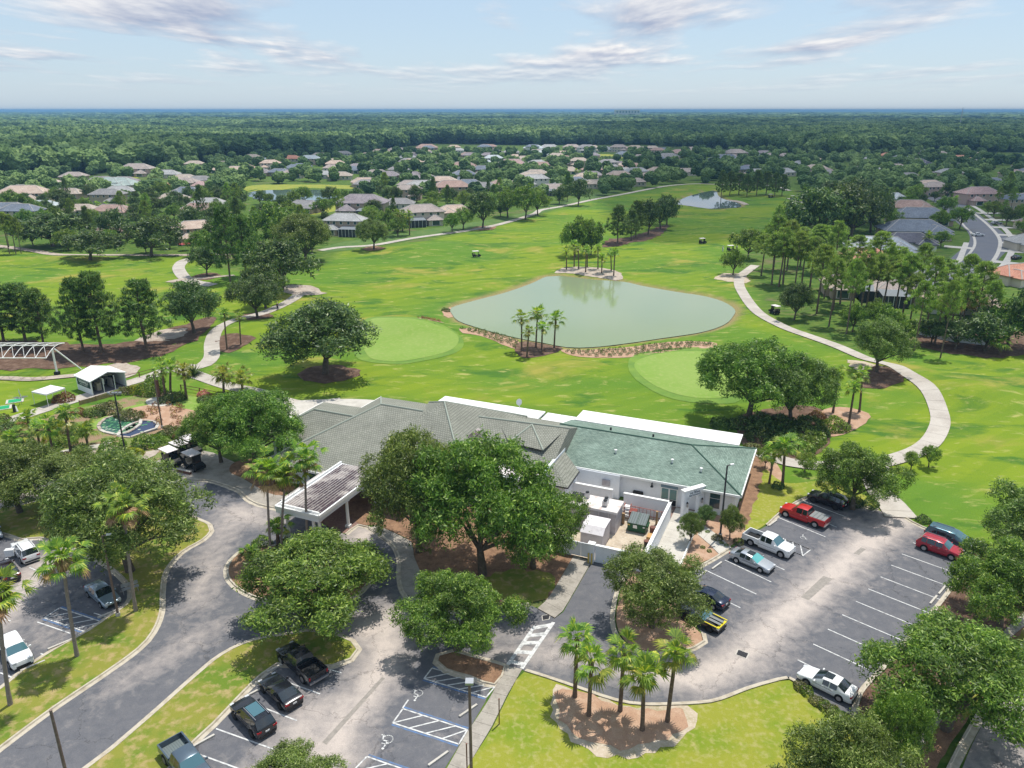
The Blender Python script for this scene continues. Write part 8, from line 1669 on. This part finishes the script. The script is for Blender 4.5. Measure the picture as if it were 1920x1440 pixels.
CM = [canopymat('woodland_canopy', (.060, .115, .040), (.165, .245, .080)), canopymat('woodland_canopy_light', (.09, .15, .05), (.21, .29, .10)), canopymat('woodland_canopy_dark', (.035, .070, .030), (.10, .16, .06))]
def crowd(name, pts, label, cat, m_=0):
    me = bpy.data.meshes.new(name); n = len(pts); me.vertices.add(n); A = np.array(pts, np.float32); me.vertices.foreach_set('co', A[:, :3].ravel())
    s = me.attributes.new('size', 'FLOAT_VECTOR', 'POINT'); s.data.foreach_set('vector', A[:, 3:6].ravel()); k = me.attributes.new('kind', 'INT', 'POINT'); k.data.foreach_set('value', np.ascontiguousarray(A[:, 6].astype(np.int32)))
    me.update(); o = link(name, me); tag(o, label, cat, None, 'stuff'); md = o.modifiers.new('crowns', 'NODES'); md.node_group = WN; return o
WN = crown_nodes('woodland_crowns', CM)
nr = np.random.RandomState(3); pts = []
for (y, x, px, py) in FARPTS:
    for j in range(4):
        s = nr.uniform(1.8, 3.2); pts.append((x + nr.uniform(-3, 3), y + nr.uniform(-3, 3), nr.uniform(2.5, 6.5), s, s, s * .85, nr.randint(3)))
crowd('estate_trees', pts, 'small rounded tree crowns filling the gaps between the far houses', 'trees')
pts = []; y = 395.0
while y < 9000:
    s = max(9.5, y * .0082); hw = .72 * y + 90; nx = int(2 * hw / s)
    xs = (np.arange(nx) + nr.uniform(-.38, .38, nx)) * s - hw; ys = y + nr.uniform(-.4, .4, nx) * s
    fw = ys * CT + CAM_H * ST; px = 960 + 1450 * xs / fw; py = 720 - 1450 * (ys * ST - CAM_H * CT) / fw
    wr = np.interp(px, [a for a, b in WOODS_ROW], [b for a, b in WOODS_ROW]); ok = py < wr - 1
    # clearings far out
    cl = np.sin(xs * .0021 + 1.3) * np.sin(ys * .0013 + xs * .0004) ; ok &= ~((ys > 2300) & (cl > .72))
    hgt = 7.5 + 4.0 * np.sin(xs * .011 + 2) * np.sin(ys * .007) + nr.uniform(-2.5, 3.5, nx)
    for a, b, h_, o_ in zip(xs, ys, hgt, ok):
        if o_: r_ = s * nr.uniform(.52, .82); pts.append((a, b, max(3.5, h_), r_, r_, min(r_, 5.5) * nr.uniform(.8, 1.25), nr.randint(3)))
    y += s * .92
crowd('woodland', pts, 'dense mixed woodland stretching from the houses to the horizon', 'woodland')
print('WOODLAND', len(pts))
# beyond: canopy seen as a rough sheet
def far_canopy():
    xs = np.linspace(-24000, 24000, 160); ys = np.concatenate([np.linspace(8800, 12000, 30), np.linspace(12300, 25500, 40)]); X, Y = np.meshgrid(xs, ys)
    Z = 10 + 5 * np.sin(X * .0011 + Y * .0004) * np.sin(Y * .0016 + 1) + nr.uniform(-2.5, 2.5, X.shape); ny, nx = X.shape; idx = np.arange(ny * nx).reshape(ny, nx)
    o = link('far_woodland', mesh('far_woodland', np.stack([X.ravel(), Y.ravel(), Z.ravel()], 1), [tuple(f) for f in np.stack([idx[:-1, :-1].ravel(), idx[:-1, 1:].ravel(), idx[1:, 1:].ravel(), idx[1:, :-1].ravel()], 1)], CM[0])); tag(o, 'flat woodland canopy along the horizon', 'woodland', None, 'stuff')
far_canopy()
# ------------------------------------------------------------------ cloud shading the right-hand side, clouds added to shade the woods, the air itself
M['cloud'] = bpy.data.materials.new('cloud_white'); M['cloud'].use_nodes = True
_t = M['cloud'].node_tree; _b = _t.nodes['Principled BSDF']; _b.inputs['Base Color'].default_value = (.85, .86, .9, 1); _b.inputs['Roughness'].default_value = 1
_tr = _t.nodes.new('ShaderNodeBsdfTransparent'); _ms = _t.nodes.new('ShaderNodeMixShader'); _ms.inputs[0].default_value = .36
_t.links.new(_tr.outputs[0], _ms.inputs[1]); _t.links.new(_b.outputs[0], _ms.inputs[2]); _t.links.new(_ms.outputs[0], _t.nodes['Material Output'].inputs[0])
def cloud(poly, label, seed, alt=900.0, thick=60):
    off = Vector((math.sin(SUN_AZ), math.cos(SUN_AZ))) * (alt / math.tan(SUN_EL))
    P = ragged(smooth([Vector((p[0], p[1])) + off for p in poly], True, 30), 9, seed); c = sum(P, Vector((0, 0))) / len(P)
    rings = [(1.0, 0), (.99, thick * .3), (.94, thick * .6), (.75, thick * .9), (.4, thick)]; vs = []; n = len(P); r = random.Random(seed)
    for s, z in rings:
        for p in P: q = c + (p - c) * s; vs.append((q.x + r.uniform(-12, 12), q.y + r.uniform(-12, 12), alt + z + r.uniform(-8, 8)))
    fs = [tuple(range(n))[::-1]] + [(i + k * n, (i + 1) % n + k * n, (i + 1) % n + (k + 1) * n, i + (k + 1) * n) for k in range(len(rings) - 1) for i in range(n)] + [tuple(range((len(rings) - 1) * n, len(rings) * n))]
    o = link('cloud', mesh('cloud', vs, fs, M['cloud'], True)); return tag(o, label, 'cloud')
cloud([tuple(G(*p)) for p in [(1190,445),(1290,455),(1420,448),(1560,462),(1720,490),(1950,500),(2500,420),(2500,252),(2000,235),(1500,229),(1200,236),(1080,262),(1180,300),(1130,345),(1120,385),(1150,425)]], 'broad flat cloud above the right-hand estate', 2)
cloud([(-700,1500),(-300,1250),(200,1350),(700,1600),(300,1900),(-500,1800)], 'unseen long cloud added to shade the left woods', 3)  # this and the next two: added above the frame to shade patches of woodland
cloud([(-1500,2600),(-400,2400),(900,2500),(2200,2300),(2400,2900),(600,3200),(-1400,3100)], 'unseen long cloud added to shade the farther woods', 5)
cloud([(-560,640),(-380,560),(-180,620),(-60,760),(-200,860),(-480,800)], 'unseen small cloud added to shade the edge of the left woods', 6)
cloud([(-260,330),(-150,350),(-130,430),(-230,480),(-330,420)], 'small cloud above the left estate', 4, thick=40) if False else None
hzm = bpy.data.materials.new('haze_air'); hzm.use_nodes = True; _t = hzm.node_tree; _t.nodes.clear(); _o = _t.nodes.new('ShaderNodeOutputMaterial'); _v = _t.nodes.new('ShaderNodeVolumePrincipled')
_v.inputs['Color'].default_value = (.26, .52, .82, 1); _v.inputs['Density'].default_value = HAZE; _v.inputs['Anisotropy'].default_value = .0
_t.links.new(_v.outputs[0], _o.inputs['Volume'])
o = MB().box((0, 12600, 21.5), (54000, 26400, 51)).build('haze', hzm); tag(o, 'pale bluish air over the whole landscape', 'haze', None, 'stuff')
